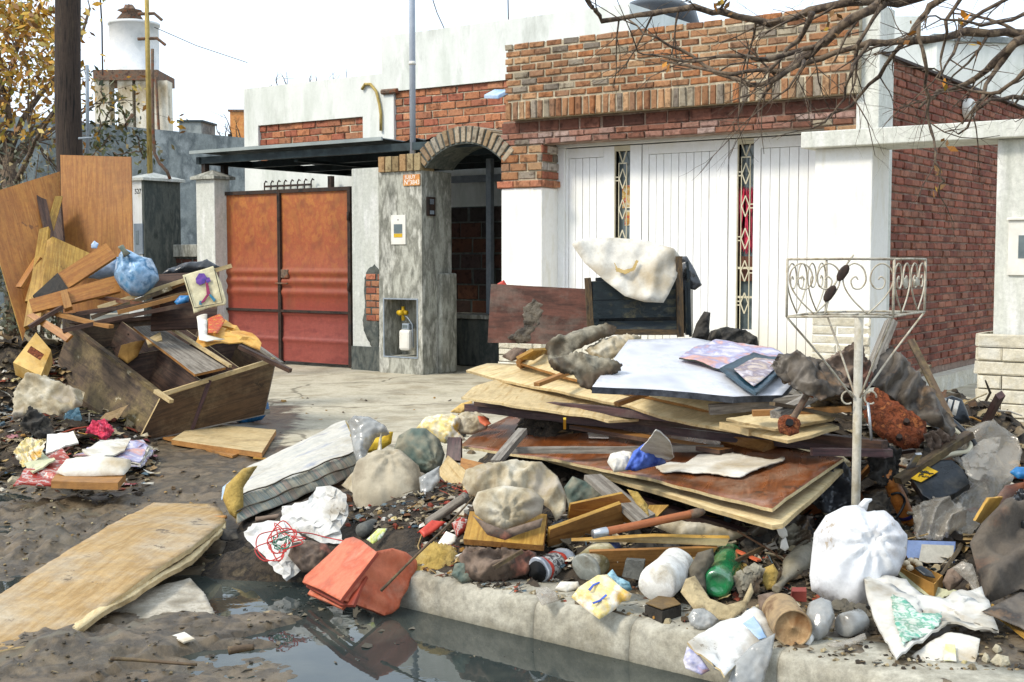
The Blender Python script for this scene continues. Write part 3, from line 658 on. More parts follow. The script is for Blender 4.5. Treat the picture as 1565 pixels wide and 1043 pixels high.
def ground():
    xs = axis(-3.3, 2.6, .024, 400); ys = axis(3.6, 8.6, .024, 500); mb = MB(); nx = len(xs)
    for y in ys:
        for x in xs:
            far = sm(14, 22, math.hypot(x, y)); z = gh(x, y)*(1-far)-.05*far
            mb.v.append(Vector((x, y, z)))
    for j in range(len(ys)-1):
        for i in range(nx-1):
            q = j*nx+i; x, y = xs[i], ys[j]; mb.f.append([q, q+1, q+nx+1, q+nx]); mk = mudm(x, y); mb.c.append((mk, mk, mk)); mb.m.append(0)
    link('ground', mb, 'ground', smooth=True, frame=Matrix(), kind='structure')
ground()
def kerb():
    # rounded concrete kerb cast in lengths, with open joints
    lens = [KL]; j = KL
    for px_, py_ in ((825, 972), (968, 1008), (1185, 1065)): lens.append(ka(*G(px_, py_, WZ).xy))
    while lens[-1] < 6: lens.append(lens[-1]+1.0)
    prof = [(-.02, -.26), (-.016, -.11), (-.01, -.045), (.0, -.018), (.02, -.002), (.06, .006), (.2, .008), (.3, .004), (.32, -.1)]
    mb = MB()
    for a0, a1 in zip(lens[:-1], lens[1:]):
        n = max(2, int((a1-a0)/.03)); k0 = len(mb.v); m = len(prof)
        for i in range(n+1):
            a = a0+.0015+(a1-a0-.003)*i/n
            for d, z in prof:
                p = K1+KU*a+KN*d; q = (p.x, p.y, z)
                wv = .0025*fr(q, 7, 2, 3)+.0035*fr(q, 34, 2, 2)
                ed = .004 if i in (0, n) else 0
                mb.v.append(Vector((p.x, p.y, z))+KN*(wv+ed*(1 if d < .05 else 0))+Zv*(wv*.8-ed*.4))
        for i in range(n):
            for c in range(m-1):
                x = k0+i*m+c; mb.f.append([x, x+m, x+m+1, x+1]); mb.c.append(None); mb.m.append(0)
        mb.f.append([k0+c for c in range(m)]); mb.c.append(None); mb.m.append(0)
        mb.f.append([k0+n*m+c for c in range(m)][::-1]); mb.c.append(None); mb.m.append(0)
    link('kerb', mb, 'kerb', smooth=True, frame=Matrix(), kind='structure')
kerb()
mb = MB(); a, b = -9, 7
mb.add([K1+KU*a+KN*1.3, K1+KU*b+KN*-.0, K1+KU*b-KN*5, K1+KU*a-KN*5], [(0, 3, 2, 1)])
for v in mb.v: v.z = WZ
link('gutter_water', mb, 'water', frame=Matrix(), kind='structure')
# ---------------------------------------------------------------- brickwork
REDS = pal(['#bc8c64', '#ac7c56', '#c49870', '#a0704e', '#b4845e', '#a88062', '#c8a078', '#b87c50'])
GREYS = pal(['#a09484', '#94887a', '#b0a48e'])
DEEP = pal(['#a4604a', '#945440', '#ac6c54', '#8a4c3a', '#a0664e', '#a87058'])
BRT = pal(['#c47c5e', '#cc8860', '#b86e54', '#d0926c', '#c08060'])
def bricks(mb, f, s0, s1, z0, z1, bw, bh, mo, dep, cols, rg, greys=0, skip=None, vert=False, jit=.006, off0=0):
    rows = max(1, round((z1-z0)/(bh+mo))); hh = (z1-z0)/rows
    for r in range(rows):
        za, zb = z0+r*hh+mo/2, z0+(r+1)*hh-mo/2
        x = s0-(bw/2 if (r+off0) % 2 and not vert else 0)
        while x < s1:
            xa, xb = max(x+mo/2, s0), min(x+bw-mo/2, s1); x += bw*rg.uniform(.93, 1.07)
            if xb-xa < .02: continue
            if skip and skip((xa+xb)/2, (za+zb)/2): continue
            c = rg.choice(GREYS) if rg.random() < greys else rg.choice(cols); k = rg.uniform(.78, 1.12); c = tuple(v*k for v in c)
            d = dep*.62+rg.uniform(-jit, jit*1.3); b = .007
            J = lambda: rg.uniform(-.004, .004)
            q = [(xa+J(), za+J()), (xb+J(), za+J()), (xb+J(), zb+J()), (xa+J(), zb+J())]
            v = [f(s, z, 0) for s, z in q]+[f(s, z, d-b) for s, z in q]
            ins = [(xa+b+J()*.6, za+b+J()), (xb-b+J(), za+b+J()), (xb-b+J(), zb-b+J()), (xa+b+J(), zb-b+J())]
            v += [f(s, z, d+J()*.6) for s, z in ins]
            fs = [(8, 9, 10, 11)]
            for i in range(4): j = (i+1) % 4; fs += [(i, j, j+4, i+4), (i+4, j+4, j+8, i+8)]
            mb.add(v, fs, c)
def fshift(d0): return lambda s, z, d: fac(s, z, d+d0)
# ---------------------------------------------------------------- the brick garage
rg = random.Random(5)
s_l = S(766); s_c = S(1341); s_d0 = S(850, -.33); s_d1 = S(1262, -.05); s_p1 = S(828); zt = Zf(772, 68, .12); z_side = Zf(1341, 84)
z_sol0, z_sol1 = Zf(790, 184, .12), Zf(790, 154, .12); z_lin = Zf(853, 219, 0); z_cap = Zf(790, 288)
gar = empty('brick_garage', fac((s_l+s_c)/2, 0, -1), 'orange brick garage front with overhanging soldier course above a white double door', 'garage')
mb = MB(); mb.fbox(S(775, .12), S(1306, .12), z_sol0+.012, zt-.02, -.2, .105)
link('parapet_core', mb, 'mortar', gar)
mb = MB(); bricks(mb, fshift(.1), S(772, .12), S(1306, .12), z_sol1, zt, .195, .058, .019, .03, REDS, rg, .13)
for i in range(36):       # header course lying along the top of the parapet
    pass
link('parapet_bricks', mb, 'brick', gar)
mb = MB(); bricks(mb, fshift(.1), S(772, .12)+.0, S(1288, .12), z_sol0, z_sol1-.005, .078, .2, .018, .035, REDS, rg, .16, vert=True, jit=.01)
link('soldier_course', mb, 'brick', gar)
mb = MB(); mb.fbox(s_l+.02, s_c-.02, z_lin+.0, z_sol0+.008, -.2, -.012)
link('lintel_core', mb, 'mortar_red', gar)
mb = MB(); zm = (z_lin+z_sol0)/2
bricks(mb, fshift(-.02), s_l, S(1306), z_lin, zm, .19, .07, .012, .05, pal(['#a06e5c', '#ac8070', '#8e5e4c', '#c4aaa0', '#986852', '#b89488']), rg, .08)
bricks(mb, fshift(-.02), s_l, S(1306), zm, z_sol0-.005, .24, .07, .012, .03, pal(['#74483a', '#805242', '#643e32']), rg)  # upper lintel course in darker browns: shade under the soldier course painted in
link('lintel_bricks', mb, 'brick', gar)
# left pilaster: bricks over white plaster, and its reveal towards the door
mb = MB(); mb.fbox(s_l+.012, s_p1-.012, z_cap, z_lin, -.5, -.012); link('pilaster_core', mb, 'mortar', gar)
mb = MB(); bricks(mb, fshift(-.02), s_l, s_p1, z_cap+.085, z_lin, .22, .072, .014, .04, REDS, rg, .1)
fs_ = lambda s, z, d: O+U*(s_p1-.02+d)+N*(-s)+Zv*z
bricks(mb, fs_, 0.0, .4, z_cap+.085, z_lin, .2, .072, .014, .04, pal(['#c8a898', '#b87a60', '#d8ccc0', '#a86850']), rg, .2)
bricks(mb, fshift(-.02), s_l-.045, s_p1+.05, z_cap, z_cap+.08, .22, .07, .014, .085, BRT, rg)
bricks(mb, lambda s, z, d: O+U*(s_p1-.02+d)+N*(-s)+Zv*z, -.05, .3, z_cap, z_cap+.08, .22, .07, .014, .085, BRT, rg)
link('pilaster_bricks', mb, 'brick', gar)
mb = MB(); mb.fbox(s_l, s_p1, .2, z_cap, -.4, 0); link('pilaster_plaster', mb, 'plaster', gar, bevel=.012)
def stonecourses(mb, f, s0, s1, z0, z1, h, bw, dep, rg_):
    z = z0; r = 0
    while z < z1-.01:
        x = s0-(bw*.5 if r % 2 else 0)
        while x < s1:
            xa, xb = max(x, s0), min(x+bw*rg_.uniform(.7, 1.3), s1); x = x+bw
            xb = min(x, s1)
            if xb-xa > .03:
                J = lambda: rg_.uniform(-.006, .006); b = .014; d = dep+rg_.uniform(-.01, .012)
                q = [(xa+.004, z+.004), (xb-.004, z+.004), (xb-.004, z+h-.004), (xa+.004, z+h-.004)]
                ins = [(xa+b+J(), z+b+J()), (xb-b+J(), z+b+J()), (xb-b+J(), z+h-b+J()), (xa+b+J(), z+h-b+J())]
                v = [f(s, zz, 0) for s, zz in q]+[f(s, zz, d-.008) for s, zz in q]+[f(s, zz, d+J()) for s, zz in ins]
                fs = [(8, 9, 10, 11)]
                for i in range(4): j = (i+1) % 4; fs += [(i, j, j+4, i+4), (i+4, j+4, j+8, i+8)]
                mb.add(v, fs)
        z += h; r += 1
mb = MB(); mb.fbox(s_l-.01, s_p1+.01, 0, .2, -.4, .0); stonecourses(mb, fac, s_l-.02, s_p1+.02, 0, .42, .07, .3, .035, rg)
link('pilaster_base', mb, 'stone_band', gar)
# right jamb + corner post
mb = MB(); mb.fbox(s_d1, S(1306)-.01, 0, z_lin, -.5, -.012); link('jamb_core', mb, 'mortar', gar)
mb = MB(); bricks(mb, fshift(-.02), s_d1-.01, S(1306), z_lin-.5, z_lin, .22, .072, .014, .04, REDS, rg, .05)
link('jamb_bricks', mb, 'brick', gar)
mb = MB(); mb.fbox(S(1306), s_c, 0, zt-.02, -.34, .03); link('corner_post', mb, 'plaster_old', gar, bevel=.01)
# side wall, running back
def sid(t, z, d): return O+U*(s_c-.02+d)+N*(-t)+Zv*z
mb = MB(); mb.box(sid(.34, 0, -.2), N*-13, U*.19, Zv*z_side); link('side_wall_core', mb, 'mortar_red', gar)
mb = MB(); bricks(mb, lambda s, z, d: sid(s, z, d-.012), .0, 13, .22, z_side, .23, .056, .016, .034, DEEP, rg, .0, jit=.007)
link('side_wall_bricks', mb, 'brick', gar)
mb = MB(); mb.box(sid(0, z_side+.001, -.23), N*-13.2, U*.28, Zv*.025); link('coping', mb, 'iron_dark', gar)
mb = MB(); mb.box(sid(-.02, 0, -.0), N*-13, U*.14, Zv*.16); link('plinth_step', mb, 'stone_band', gar)
mb = MB(); mb.fbox(s_l+.1, s_c-.25, 2.96, 3.05, -9, -.22); link('shading_slab', mb, 'concrete_wall', gar)  # unseen flat slab, added to shade behind the parapet
mb = MB(); mb.fbox(s_l+.02, s_l+.2, 0, 3.2, -9, -.52); link('party_wall', mb, 'plaster_dark', gar)
# the white double door
dd = -.33; z_dt = z_lin-.02
mb = MB(); fwid = .1
x0, x1 = s_p1-.02, s_d1+.02
mb.fbox(x0, x0+fwid, 0, z_dt, dd-.1, dd+.03); mb.fbox(x0, x1, z_dt-.0, z_lin+.1, dd-.1, dd+.029); mb.fbox(x1-fwid, x1, 0, z_dt, dd-.1, dd+.03)
door = link('garage_door', mb, 'door_paint', gar, bevel=.005)
mb = MB(); mb.fbox(x0+.01, x1-.01, .02, z_dt-.005, dd-.16, dd-.13); link('door_backing', mb, 'dark_void', door)
zw1, zw0 = Zf(950, 231, dd), .62
wins = [(S(938, dd), S(962, dd)), (S(1125, dd), S(1150, dd))]
zones = [(x0+fwid, wins[0][0], 0), (wins[0][1], S(980, dd)-.006, 1), (S(980, dd)+.006, S(1112, dd)-.006, 0), (S(1112, dd)+.006, wins[1][0], 1), (wins[1][1], x1-fwid, 0)]
for (a0, a1, kind) in zones:
    mb = MB(); rail = .1; z1_ = z_dt-.012
    if kind: mb.fbox(a0, a1, .03, z1_, dd-.04, dd)
    else:
        e0 = .03 if a0 < wins[0][0] else .07
        e1 = .13 if a1 < S(1000, dd) else .12
        mb.fbox(a0, a0+e0, .03, z1_, dd-.04, dd); mb.fbox(a1-e1, a1, .03, z1_, dd-.04, dd)
        mb.fbox(a0+e0, a1-e1, z1_-rail, z1_, dd-.04, dd); mb.fbox(a0+e0, a1-e1, .03, .25, dd-.04, dd)
        x = a0+e0+.003; k = max(3, round((a1-e1-a0-e0)/.088)); pw = (a1-e1-a0-e0-.003)/k
        for i in range(k):
            mb.fbox(x+i*pw, x+(i+1)*pw-.005, .25, z1_-rail-.004, dd-.036, dd-.012+(.002 if i % 2 else 0))
    link('door_leaf', mb, 'door_paint', door, bevel=.003)
for wi, (a0, a1) in enumerate(wins):
    mb = MB(); z1_ = z_dt-.012
    mb.fbox(a0, a1, zw1, z1_, dd-.04, dd-.001); wn = link('door_window', mb, 'door_paint', door)
    mb = MB(); mb.fbox(a0, a1, .03, zw0, dd-.04, dd-.001); link('kick_panel', mb, 'door_paint', door)
    mb = MB(); mb.fbox(a0, a1, zw0, zw1, dd-.1, dd-.09); link('pane', mb, 'glass_dark', wn)
    g = MB(); r = .0038; gd = dd-.015; wd_ = a1-a0; c = (a0+a1)/2
    for q in (c-.045, c+.045): g.fbox(q-r, q+r, zw0, zw1-.12, gd-r, gd+r)
    g.fbox(a0, a0+.008, zw0, zw1, gd-.012, gd+.01)
    zc = zw1-.28; k = 0
    g.beam(fac(c-.045, zw1, gd), fac(c, zw1-.12, gd), .011, .011); g.beam(fac(c+.045, zw1, gd), fac(c, zw1-.12, gd), .011, .011)
    g.fbox(c-.045, c+.045, zw1-.13, zw1-.118, gd-r, gd+r)
    while zc > zw0:
        for sx in (-1, 1):
            g.beam(fac(c, zc+.1, gd), fac(c+sx*.04, zc, gd), .01, .01); g.beam(fac(c+sx*.04, zc, gd), fac(c, zc-.1, gd), .01, .01)
        for dz in (.012, -.024):
            if k % 2: g.fbox(c+.045, a1, zc+dz, zc+dz+.011, gd-r, gd+r)
            else: g.fbox(a0, c-.045, zc+dz, zc+dz+.011, gd-r, gd+r)
        zc -= .31; k += 1
    for qz in (.92, 1.2): g.fbox(a0, a1, qz, qz+.02, gd-.012, gd-.002) if wi else None
    link('grille', g, 'grille_paint', wn)
    if wi:
        za, zb = Zf(1137, 388, dd), Zf(1137, 284, dd); rr = random.Random(2); mb = MB(); n = 12; m2 = 10
        for i in range(n+1):
            for j in range(m2+1):
                u, v = i/n, j/m2; mb.v.append(fac(a0+.005+(wd_-.01)*u, za+(zb-za)*v+.03*nv((u, v, 0), 3), dd-.055+.014*math.sin(u*15+3*nv((u*2, v, 1), 2))))
        for j in range(m2):
            for i in range(n): x = j*(n+1)+i; mb.f.append([x, x+1, x+n+2, x+n+1]); mb.c.append(None); mb.m.append(0)
        link('red_curtain', mb, 'curtain_red', wn, smooth=True)
        mb = MB(); mb.fbox(a0+.003, a1-.003, Zf(1137, 430, dd), Zf(1137, 392, dd), dd-.085, dd-.06); link('inner_panel', mb, 'brown_panel', wn)
    else:
        mb = MB(); mb.fbox(a0+.05, a1-.02, Zf(950, 318, dd), Zf(950, 283, dd), dd-.088, dd-.08); mb.fbox(a0+.08, a1-.03, Zf(950, 345, dd), Zf(950, 322, dd), dd-.088, dd-.079)
        link('sticker', mb, 'poster_paper', wn)
# round bulkhead lamp on the side wall
pl_ = (sid(0, 0, .02), U); cl = onp(1476, 167, *pl_)
mb = MB(); r = .085; y_ = N*-1
for k, (rr_, dd_) in enumerate([(r, 0), (r, .05), (r*.85, .075), (r*.7, .08), (r*.66, .07)]):
    for j in range(24):
        a = 2*math.pi*j/24; mb.v.append(cl+(y_*math.cos(a)*1.5+Zv*math.sin(a)*1.25)*rr_+U*dd_)
for k in range(4):
    for j in range(24): mb.f.append([k*24+j, k*24+(j+1) % 24, (k+1)*24+(j+1) % 24, (k+1)*24+j]); mb.c.append(None); mb.m.append(0)
lamp = link('wall_lamp', mb, 'meter_white', smooth=True, label='round white bulkhead lamp fixed high on the red brick side wall', cat='lamp')
mb = MB(); k = 0
for rr_, dd_ in ((.65, .071), (.45, .095), (.2, .105), (.001, .107)):
    for j in range(24):
        a = 2*math.pi*j/24; mb.v.append(cl+(y_*math.cos(a)*1.5+Zv*math.sin(a)*1.25)*r*rr_+U*dd_)
for k in range(3):
    for j in range(24): mb.f.append([k*24+j, k*24+(j+1) % 24, (k+1)*24+(j+1) % 24, (k+1)*24+j]); mb.c.append(None); mb.m.append(0)
link('glass_cover', mb, 'jar_glass', lamp, smooth=True)
# ---------------------------------------------------------------- white gateway wall in front, right
pr = G(1500, 655); dP = (pr-O).dot(N)
por = empty('white_gateway', fac(S(1400, dP), 0, dP), 'white rendered gateway with thin flat slab on wall and stone-footed pillar', 'wall')
za, zb = Zf(1243, 228, dP), Zf(1230, 208, dP)
a0, a1 = S(1243, dP), S(1331, dP); q = onp(1357, 395, O+U*a1, U); th = -((q-O).dot(N)-dP)
mb = MB(); mb.fbox(a0, a1, 0, za, dP-th, dP); link('wall', mb, 'plaster', por, bevel=.012)
mb = MB(); stonecourses(mb, fshift(dP), a0-.0, a1+.012, 0, Zf(1290, 492, dP), .075, .42, .012, rg); link('wall_base', mb, 'stone_band', por)
mb = MB(); mb.fbox(S(1221, dP+.12), S(1900, dP), za, za+.13, dP-th-.05, dP+.12); link('slab', mb, 'plaster_old', por, bevel=.008)
b0 = S(1520, dP); mb = MB(); mb.fbox(b0, b0+1.7, 0, za-.001, dP-.34, dP); link('pillar', mb, 'plaster_old', por, bevel=.012)
zst = Zf(1520, 512, dP); mb = MB(); mb.fbox(S(1500, dP+.05), b0+1.75, 0, zst-.03, dP-.4, dP+.045)
stonecourses(mb, fshift(dP+.04), S(1499, dP+.05), b0+1.75, 0, zst, .105, .36, .045, rg)
stonecourses(mb, lambda s, z, d: O+U*(S(1500, dP+.05)-d)+N*(dP+.04-s)+Zv*z, 0, .44, 0, zst, .105, .3, .03, rg)
link('stone_footing', mb, 'stone_band', por)
mx0, mx1, mz0, mz1 = S(1541, dP), S(1541, dP)+.34, Zf(1550, 421, dP), Zf(1550, 337, dP)
mb = MB(); mb.fbox(mx0, mx1, mz0, mz1, dP, dP+.02); mb.fbox(mx0-.01, mx1+.02, mz1, mz1+.02, dP, dP+.04)
mbx = link('meter_cover', mb, 'meter_white', por, bevel=.004)
mb = MB(); mb.fbox(S(1557, dP), S(1557, dP)+.14, Zf(1560, 395, dP), Zf(1560, 360, dP), dP+.02, dP+.024); link('meter_window', mb, 'glass_dark', mbx)
# ---------------------------------------------------------------- arched entry with its pillar and gas meter niche
arc = empty('arched_entry', fac(S(650), 0, -.2), 'grime-streaked plaster entry pillar joined to a low brick arch over the passage', 'gateway')
p0, p1 = S(579), S(645); side = -onp(690, 395, O+U*p1, U).__sub__(O).dot(N); zc0, zc1 = Zf(620, 262), Zf(610, 238)
nx0, nx1 = S(587), S(637); nz0, nz1 = Zf(610, 545), Zf(610, 458)
mb = MB()
mb.fbox(p0, nx0, 0, zc0, -side, 0); mb.fbox(nx1, p1, 0, zc0, -side, 0); mb.fbox(nx0, nx1, 0, nz0, -side, 0); mb.fbox(nx0, nx1, nz1, zc0, -side, 0); mb.fbox(nx0, nx1, nz0, nz1, -side, -.3)
link('pillar', mb, 'plaster_grime', arc)
mb = MB(); e = .014; mb.fbox(nx0-e, nx0, nz0-e, nz1+e, -.04, .008); mb.fbox(nx1, nx1+e, nz0-e, nz1+e, -.04, .008); mb.fbox(nx0, nx1, nz0-e, nz0, -.04, .008); mb.fbox(nx0, nx1, nz1, nz1+e, -.04, .008)
link('niche_frame', mb, 'meter_grey', arc)
# worn half-height stub beside the doorway
sA = onp(668, 395, O+U*p1, U); mb = MB(); t0 = -((sA-O).dot(N))
mb.box(fac(p1, 0, -t0), U*.06, N*-(side-t0+.03), Zv*Zf(670, 418, -t0)); link('door_stub', mb, 'plaster_grime', arc, bevel=.02)
mb = MB(); k = 6; x = p0+.03; wv = (p1+.02-x)/k
for i in range(k):
    c = rg.choice(pal(['#a88c60', '#b4a078', '#9c8660', '#b89468'])); d = .03+rg.uniform(0, .01)
    mb.fbox(x+i*wv, x+(i+1)*wv-.016, zc0+.0, zc1+rg.uniform(-.01, .01), -.22, d, c)
link('cap_bricks', mb, 'brick', arc, bevel=.006)
mb = MB(); mb.fbox(x+.004, p1+.0, zc0, zc1-.02, -.2, .012); link('cap_mortar', mb, 'mortar', arc)
# arch ring
sa, sb = S(650), S(772); zsp = Zf(651, 256); zcr = Zf(707, 218); cxs = (sa+sb)/2; hw = (sb-sa)/2; rise = zcr-zsp; Rr = (hw*hw+rise*rise)/(2*rise); zc_ = zcr-Rr
th0 = math.asin(hw/Rr); tk = Zf(706, 193)-zcr; mb = MB(); core = MB(); n = 17
dep = side-.05
for i in range(n):
    t0_, t1_ = -th0+2*th0*i/n, -th0+2*th0*(i+1)/n; g_ = .16*(t1_-t0_)
    c = rg.choice(pal(['#a89c88', '#b8a488', '#a48c6c', '#b0a898', '#9c8468', '#c0b098'])); d = .02+rg.uniform(-.004, .01)
    q = [(Rr+.004, t0_+g_), (Rr+.004, t1_-g_), (Rr+tk, t1_-g_), (Rr+tk, t0_+g_)]
    P = [(cxs+r_*math.sin(a), zc_+r_*math.cos(a)) for r_, a in q]
    v = [fac(s, z, -dep) for s, z in P]+[fac(s, z, d) for s, z in P]
    mb.add(v, [(0, 3, 2, 1), (4, 5, 6, 7), (0, 1, 5, 4), (1, 2, 6, 5), (2, 3, 7, 6), (3, 0, 4, 7)], c)
    P = [(cxs+r_*math.sin(a), zc_+r_*math.cos(a)) for r_, a in [(Rr-.012, t0_), (Rr-.012, t1_), (Rr+tk-.012, t1_), (Rr+tk-.012, t0_)]]
    v = [fac(s, z, -dep-.01) for s, z in P]+[fac(s, z, .004) for s, z in P]
    core.add(v, [(0, 3, 2, 1), (4, 5, 6, 7), (0, 1, 5, 4), (2, 3, 7, 6)])
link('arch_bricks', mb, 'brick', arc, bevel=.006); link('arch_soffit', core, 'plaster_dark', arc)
# meter cover, intercom, number plate
a0, a1 = S(599), S(621); z0, z1 = Zf(610, 374), Zf(610, 329)
mb = MB(); mb.fbox(a0, a1, z0, z1, 0, .014); mc = link('meter_cover', mb, 'meter_white', arc, bevel=.003)
mb = MB(); mb.fbox(a0+.045, a1-.045, Zf(610, 357), Zf(610, 343), .014, .017); link('meter_window', mb, 'glass_dark', mc)
mb = MB(); mb.fbox(a0+.045, a1-.045, Zf(610, 363), Zf(610, 357.5), .014, .018); link('yellow_strip', mb, 'yellow_paint', mc)
mb = MB(); mb.fbox((a0+a1)/2-.006, (a0+a1)/2+.006, z1-.06, z1-.048, .014, .018); link('lock', mb, 'iron_dark', mc)
ip = onp(657, 316, O+U*p1, U); mb = MB(); hz = .085
def sideb(c, hw_, z0_, z1_, t0_, t1_): mb.box(Vector((c.x, c.y, z0_))+N*(-hw_)+U*t0_, N*(2*hw_), U*(t1_-t0_), Zv*(z1_-z0_))
zi0, zi1 = ip.z-.105, ip.z+.105
sideb(ip, .065, zi0, zi1, 0, .03); ic = link('intercom', mb, 'iron_dark', arc, bevel=.004)
mb = MB()
for k in range(5): sideb(ip, .035, zi1-.03-k*.012, zi1-.024-k*.012, .03, .032)
sideb(ip, .035, zi0+.02, zi0+.06, .03, .033); link('buttons', mb, 'meter_grey', ic)
z0, z1 = Zf(630, 284), Zf(630, 267); a0, a1 = S(618), S(643)
mb = MB(); mb.fbox(a0, a1, z0, z1, 0, .015); npl = link('number_plate', mb, 'tile_orange', arc, bevel=.002)
text('JUJUY', fac(a0+.025, z0+.075, .016), U, Zv, .062, 'letter_white', npl); text('Nº3843', fac(a0+.015, z0+.012, .016), U, Zv, .072, 'letter_white', npl)
# gas meter in the niche
cx = S(622, -.12)-.0; gm = empty('gas_meter', fac(cx, nz0, -.14), 'grey gas meter with yellow valve inside the niche of the entry pillar', 'gas meter')
mb = MB(); mb.fbox(cx-.085, cx+.075, nz0+.06, nz0+.3, -.2, -.06); body = link('body', mb, 'meter_white', gm, bevel=.03)
mb = MB(); mb.fbox(cx-.05, cx+.05, nz0+.3, nz0+.37, -.18, -.08); link('counter', mb, 'meter_grey', gm, bevel=.01)
mb = MB(); mb.fbox(cx-.035, cx+.03, nz0+.32, nz0+.35, -.08, -.076); link('counter_window', mb, 'glass_dark', gm)
mb = MB(); mb.tube([fac(cx-.14, nz0+.49, -.12), fac(cx, nz0+.49, -.12)], .026, 10); mb.tube([fac(cx-.06, nz0+.4, -.12), fac(cx-.06, nz0+.56, -.12)], .02, 10)
mb.tube([fac(cx-.06, nz0+.49, -.12), fac(cx-.06, nz0+.49, -.05)], .03, 8); link('valve', mb, 'yellow_paint', gm, smooth=True)
mb = MB(); mb.tube([fac(cx-.06, nz0+.46, -.12), fac(cx+.02, nz0+.44, -.1), fac(cx+.09, nz0+.36, -.1), fac(cx+.09, nz0+.1, -.12)], .008, 6); link('pipe', mb, 'meter_grey', gm, smooth=True)
# adjoining wall with broken plaster
aw = empty('gate_side_wall', fac(S(560), 0, -.15), 'pale wall beside the gate with plaster fallen off over red bricks', 'wall')
w0 = S(538, -.1); zq = Zf(560, 257, -.1)
mb = MB(); mb.fbox(w0, p0-.002, 0, zq, -.4, -.1); link('render', mb, 'plaster_old', aw, bevel=.01)
PL = (fac(0, 0, -.094), N); out = on(PL, [(579, 412), (572, 405), (563, 410), (557, 425), (556, 445), (558, 462), (557, 478), (554, 490), (556, 505), (562, 520), (570, 534), (579, 545)])
sheet('broken_edge', out, 'plaster_dark', .006, parent=aw, res=.03, amp=.004, fs=20, rag=.006)
mb = MB(); PL2 = on((fac(0, 0, -.09), N), [(559, 418), (578, 492)])
b0_, b1_ = (PL2[0]-O).dot(U), (PL2[1]-O).dot(U)
bricks(mb, fshift(-.092), b0_, p0-.004, PL2[1].z, PL2[0].z, .16, .062, .014, .016, BRT, rg, jit=.003); link('exposed_bricks', mb, 'brick', aw)
mb = MB(); mb.fbox(w0-.01, p0-.001, 0, .28, -.1, -.088); link('dark_foot_strip', mb, 'plaster_dark', aw)  # strip of darker plaster colour along the wall foot
# pipe mast on the pillar
mb = MB(); q = fac(S(623), zc1-.05, -.1); mb.tube([q, q+Zv*3.2], .034, 12)
mp_ = link('pipe_mast', mb, 'pipe_paint', smooth=True, label='tall pale grey metal pipe standing on top of the entry pillar', cat='pipe')
mb = MB(); mb.tube([q+Zv*1.05, q+Zv*1.09], .039, 12); link('collar', mb, 'meter_white', mp_, smooth=True)
# ---------------------------------------------------------------- red sheet gate
gate = empty('sheet_gate', fac(S(435), 0, -.22), 'rusty orange and red double sheet metal gate with folded bands', 'gate')
g0, g1 = S(332, -.2), S(538, -.2); gm_ = S(429, -.2); zg = Zf(430, 290, -.2)
prof = [(1.0, 0), (.56, 0), (.53, .03), (.50, .0), (.475, .03), (.44, 0), (.41, .028), (.375, 0), (.30, .0), (.285, .018), (.265, -.01), (.15, 0), (.13, .02), (.105, 0), (0, 0)]
for a0, a1 in ((g0+.02, gm_-.02), (gm_+.02, g1-.02)):
    mb = MB(); n = 24
    pp = []
    for (za_, da), (zb_, db) in zip(prof[:-1], prof[1:]):
        for i in range(3): t = i/3; tt = t*t*(3-2*t); pp.append((za_+(zb_-za_)*t, da+(db-da)*tt))
    pp.append(prof[-1]); m = len(pp)
    for i in range(n+1):
        for zf_, d in pp:
            s = a0+(a1-a0)*i/n; z = .04+(zg-.08)*zf_; mb.v.append(fac(s, z, -.2+d*.8+.006*nv((s, z, 0), 2)))
    for i in range(n):
        for j in range(m-1):
            x = i*m+j; mb.f.append([x, x+1, x+m+1, x+m]); mb.c.append(None); mb.m.append(1 if pp[j][0] < .28 else 0)
    link('gate_leaf', mb, ['gate_panel', 'gate_low'], gate, smooth=True)
mb = MB()
for a, w_ in ((g0, .05), (gm_-.022, .02), (gm_+.003, .02), (g1-.04, .045)): mb.fbox(a, a+w_, .02, zg, -.235, -.165)
mb.fbox(g0+.05, gm_-.022, zg-.045, zg, -.23, -.17); mb.fbox(gm_+.023, g1-.04, zg-.045, zg, -.23, -.17)
mb.fbox(g0+.05, gm_-.022, zg*.3, zg*.3+.03, -.2, -.168); mb.fbox(gm_+.023, g1-.04, zg*.3, zg*.3+.03, -.2, -.168)
link('gate_frame', mb, 'iron_dark', gate)
mb = MB(); zl_ = zg*.52; mb.fbox(gm_+.03, gm_+.15, zl_-.05, zl_+.05, -.196, -.165); link('lock_plate', mb, 'rust_iron', gate, bevel=.004)
mb = MB(); mb.tube([fac(gm_-.05, zl_-.12, -.155), fac(gm_+.16, zl_-.12, -.155)], .011, 8); link('bolt', mb, 'rust_iron', gate, smooth=True)
mb = MB()
for z in (zg-.35, zg*.45): mb.tube([fac(g1-.01, z-.05, -.15), fac(g1-.01, z+.05, -.15)], .018, 8)
link('hinge', mb, 'iron_dark', gate, smooth=True)
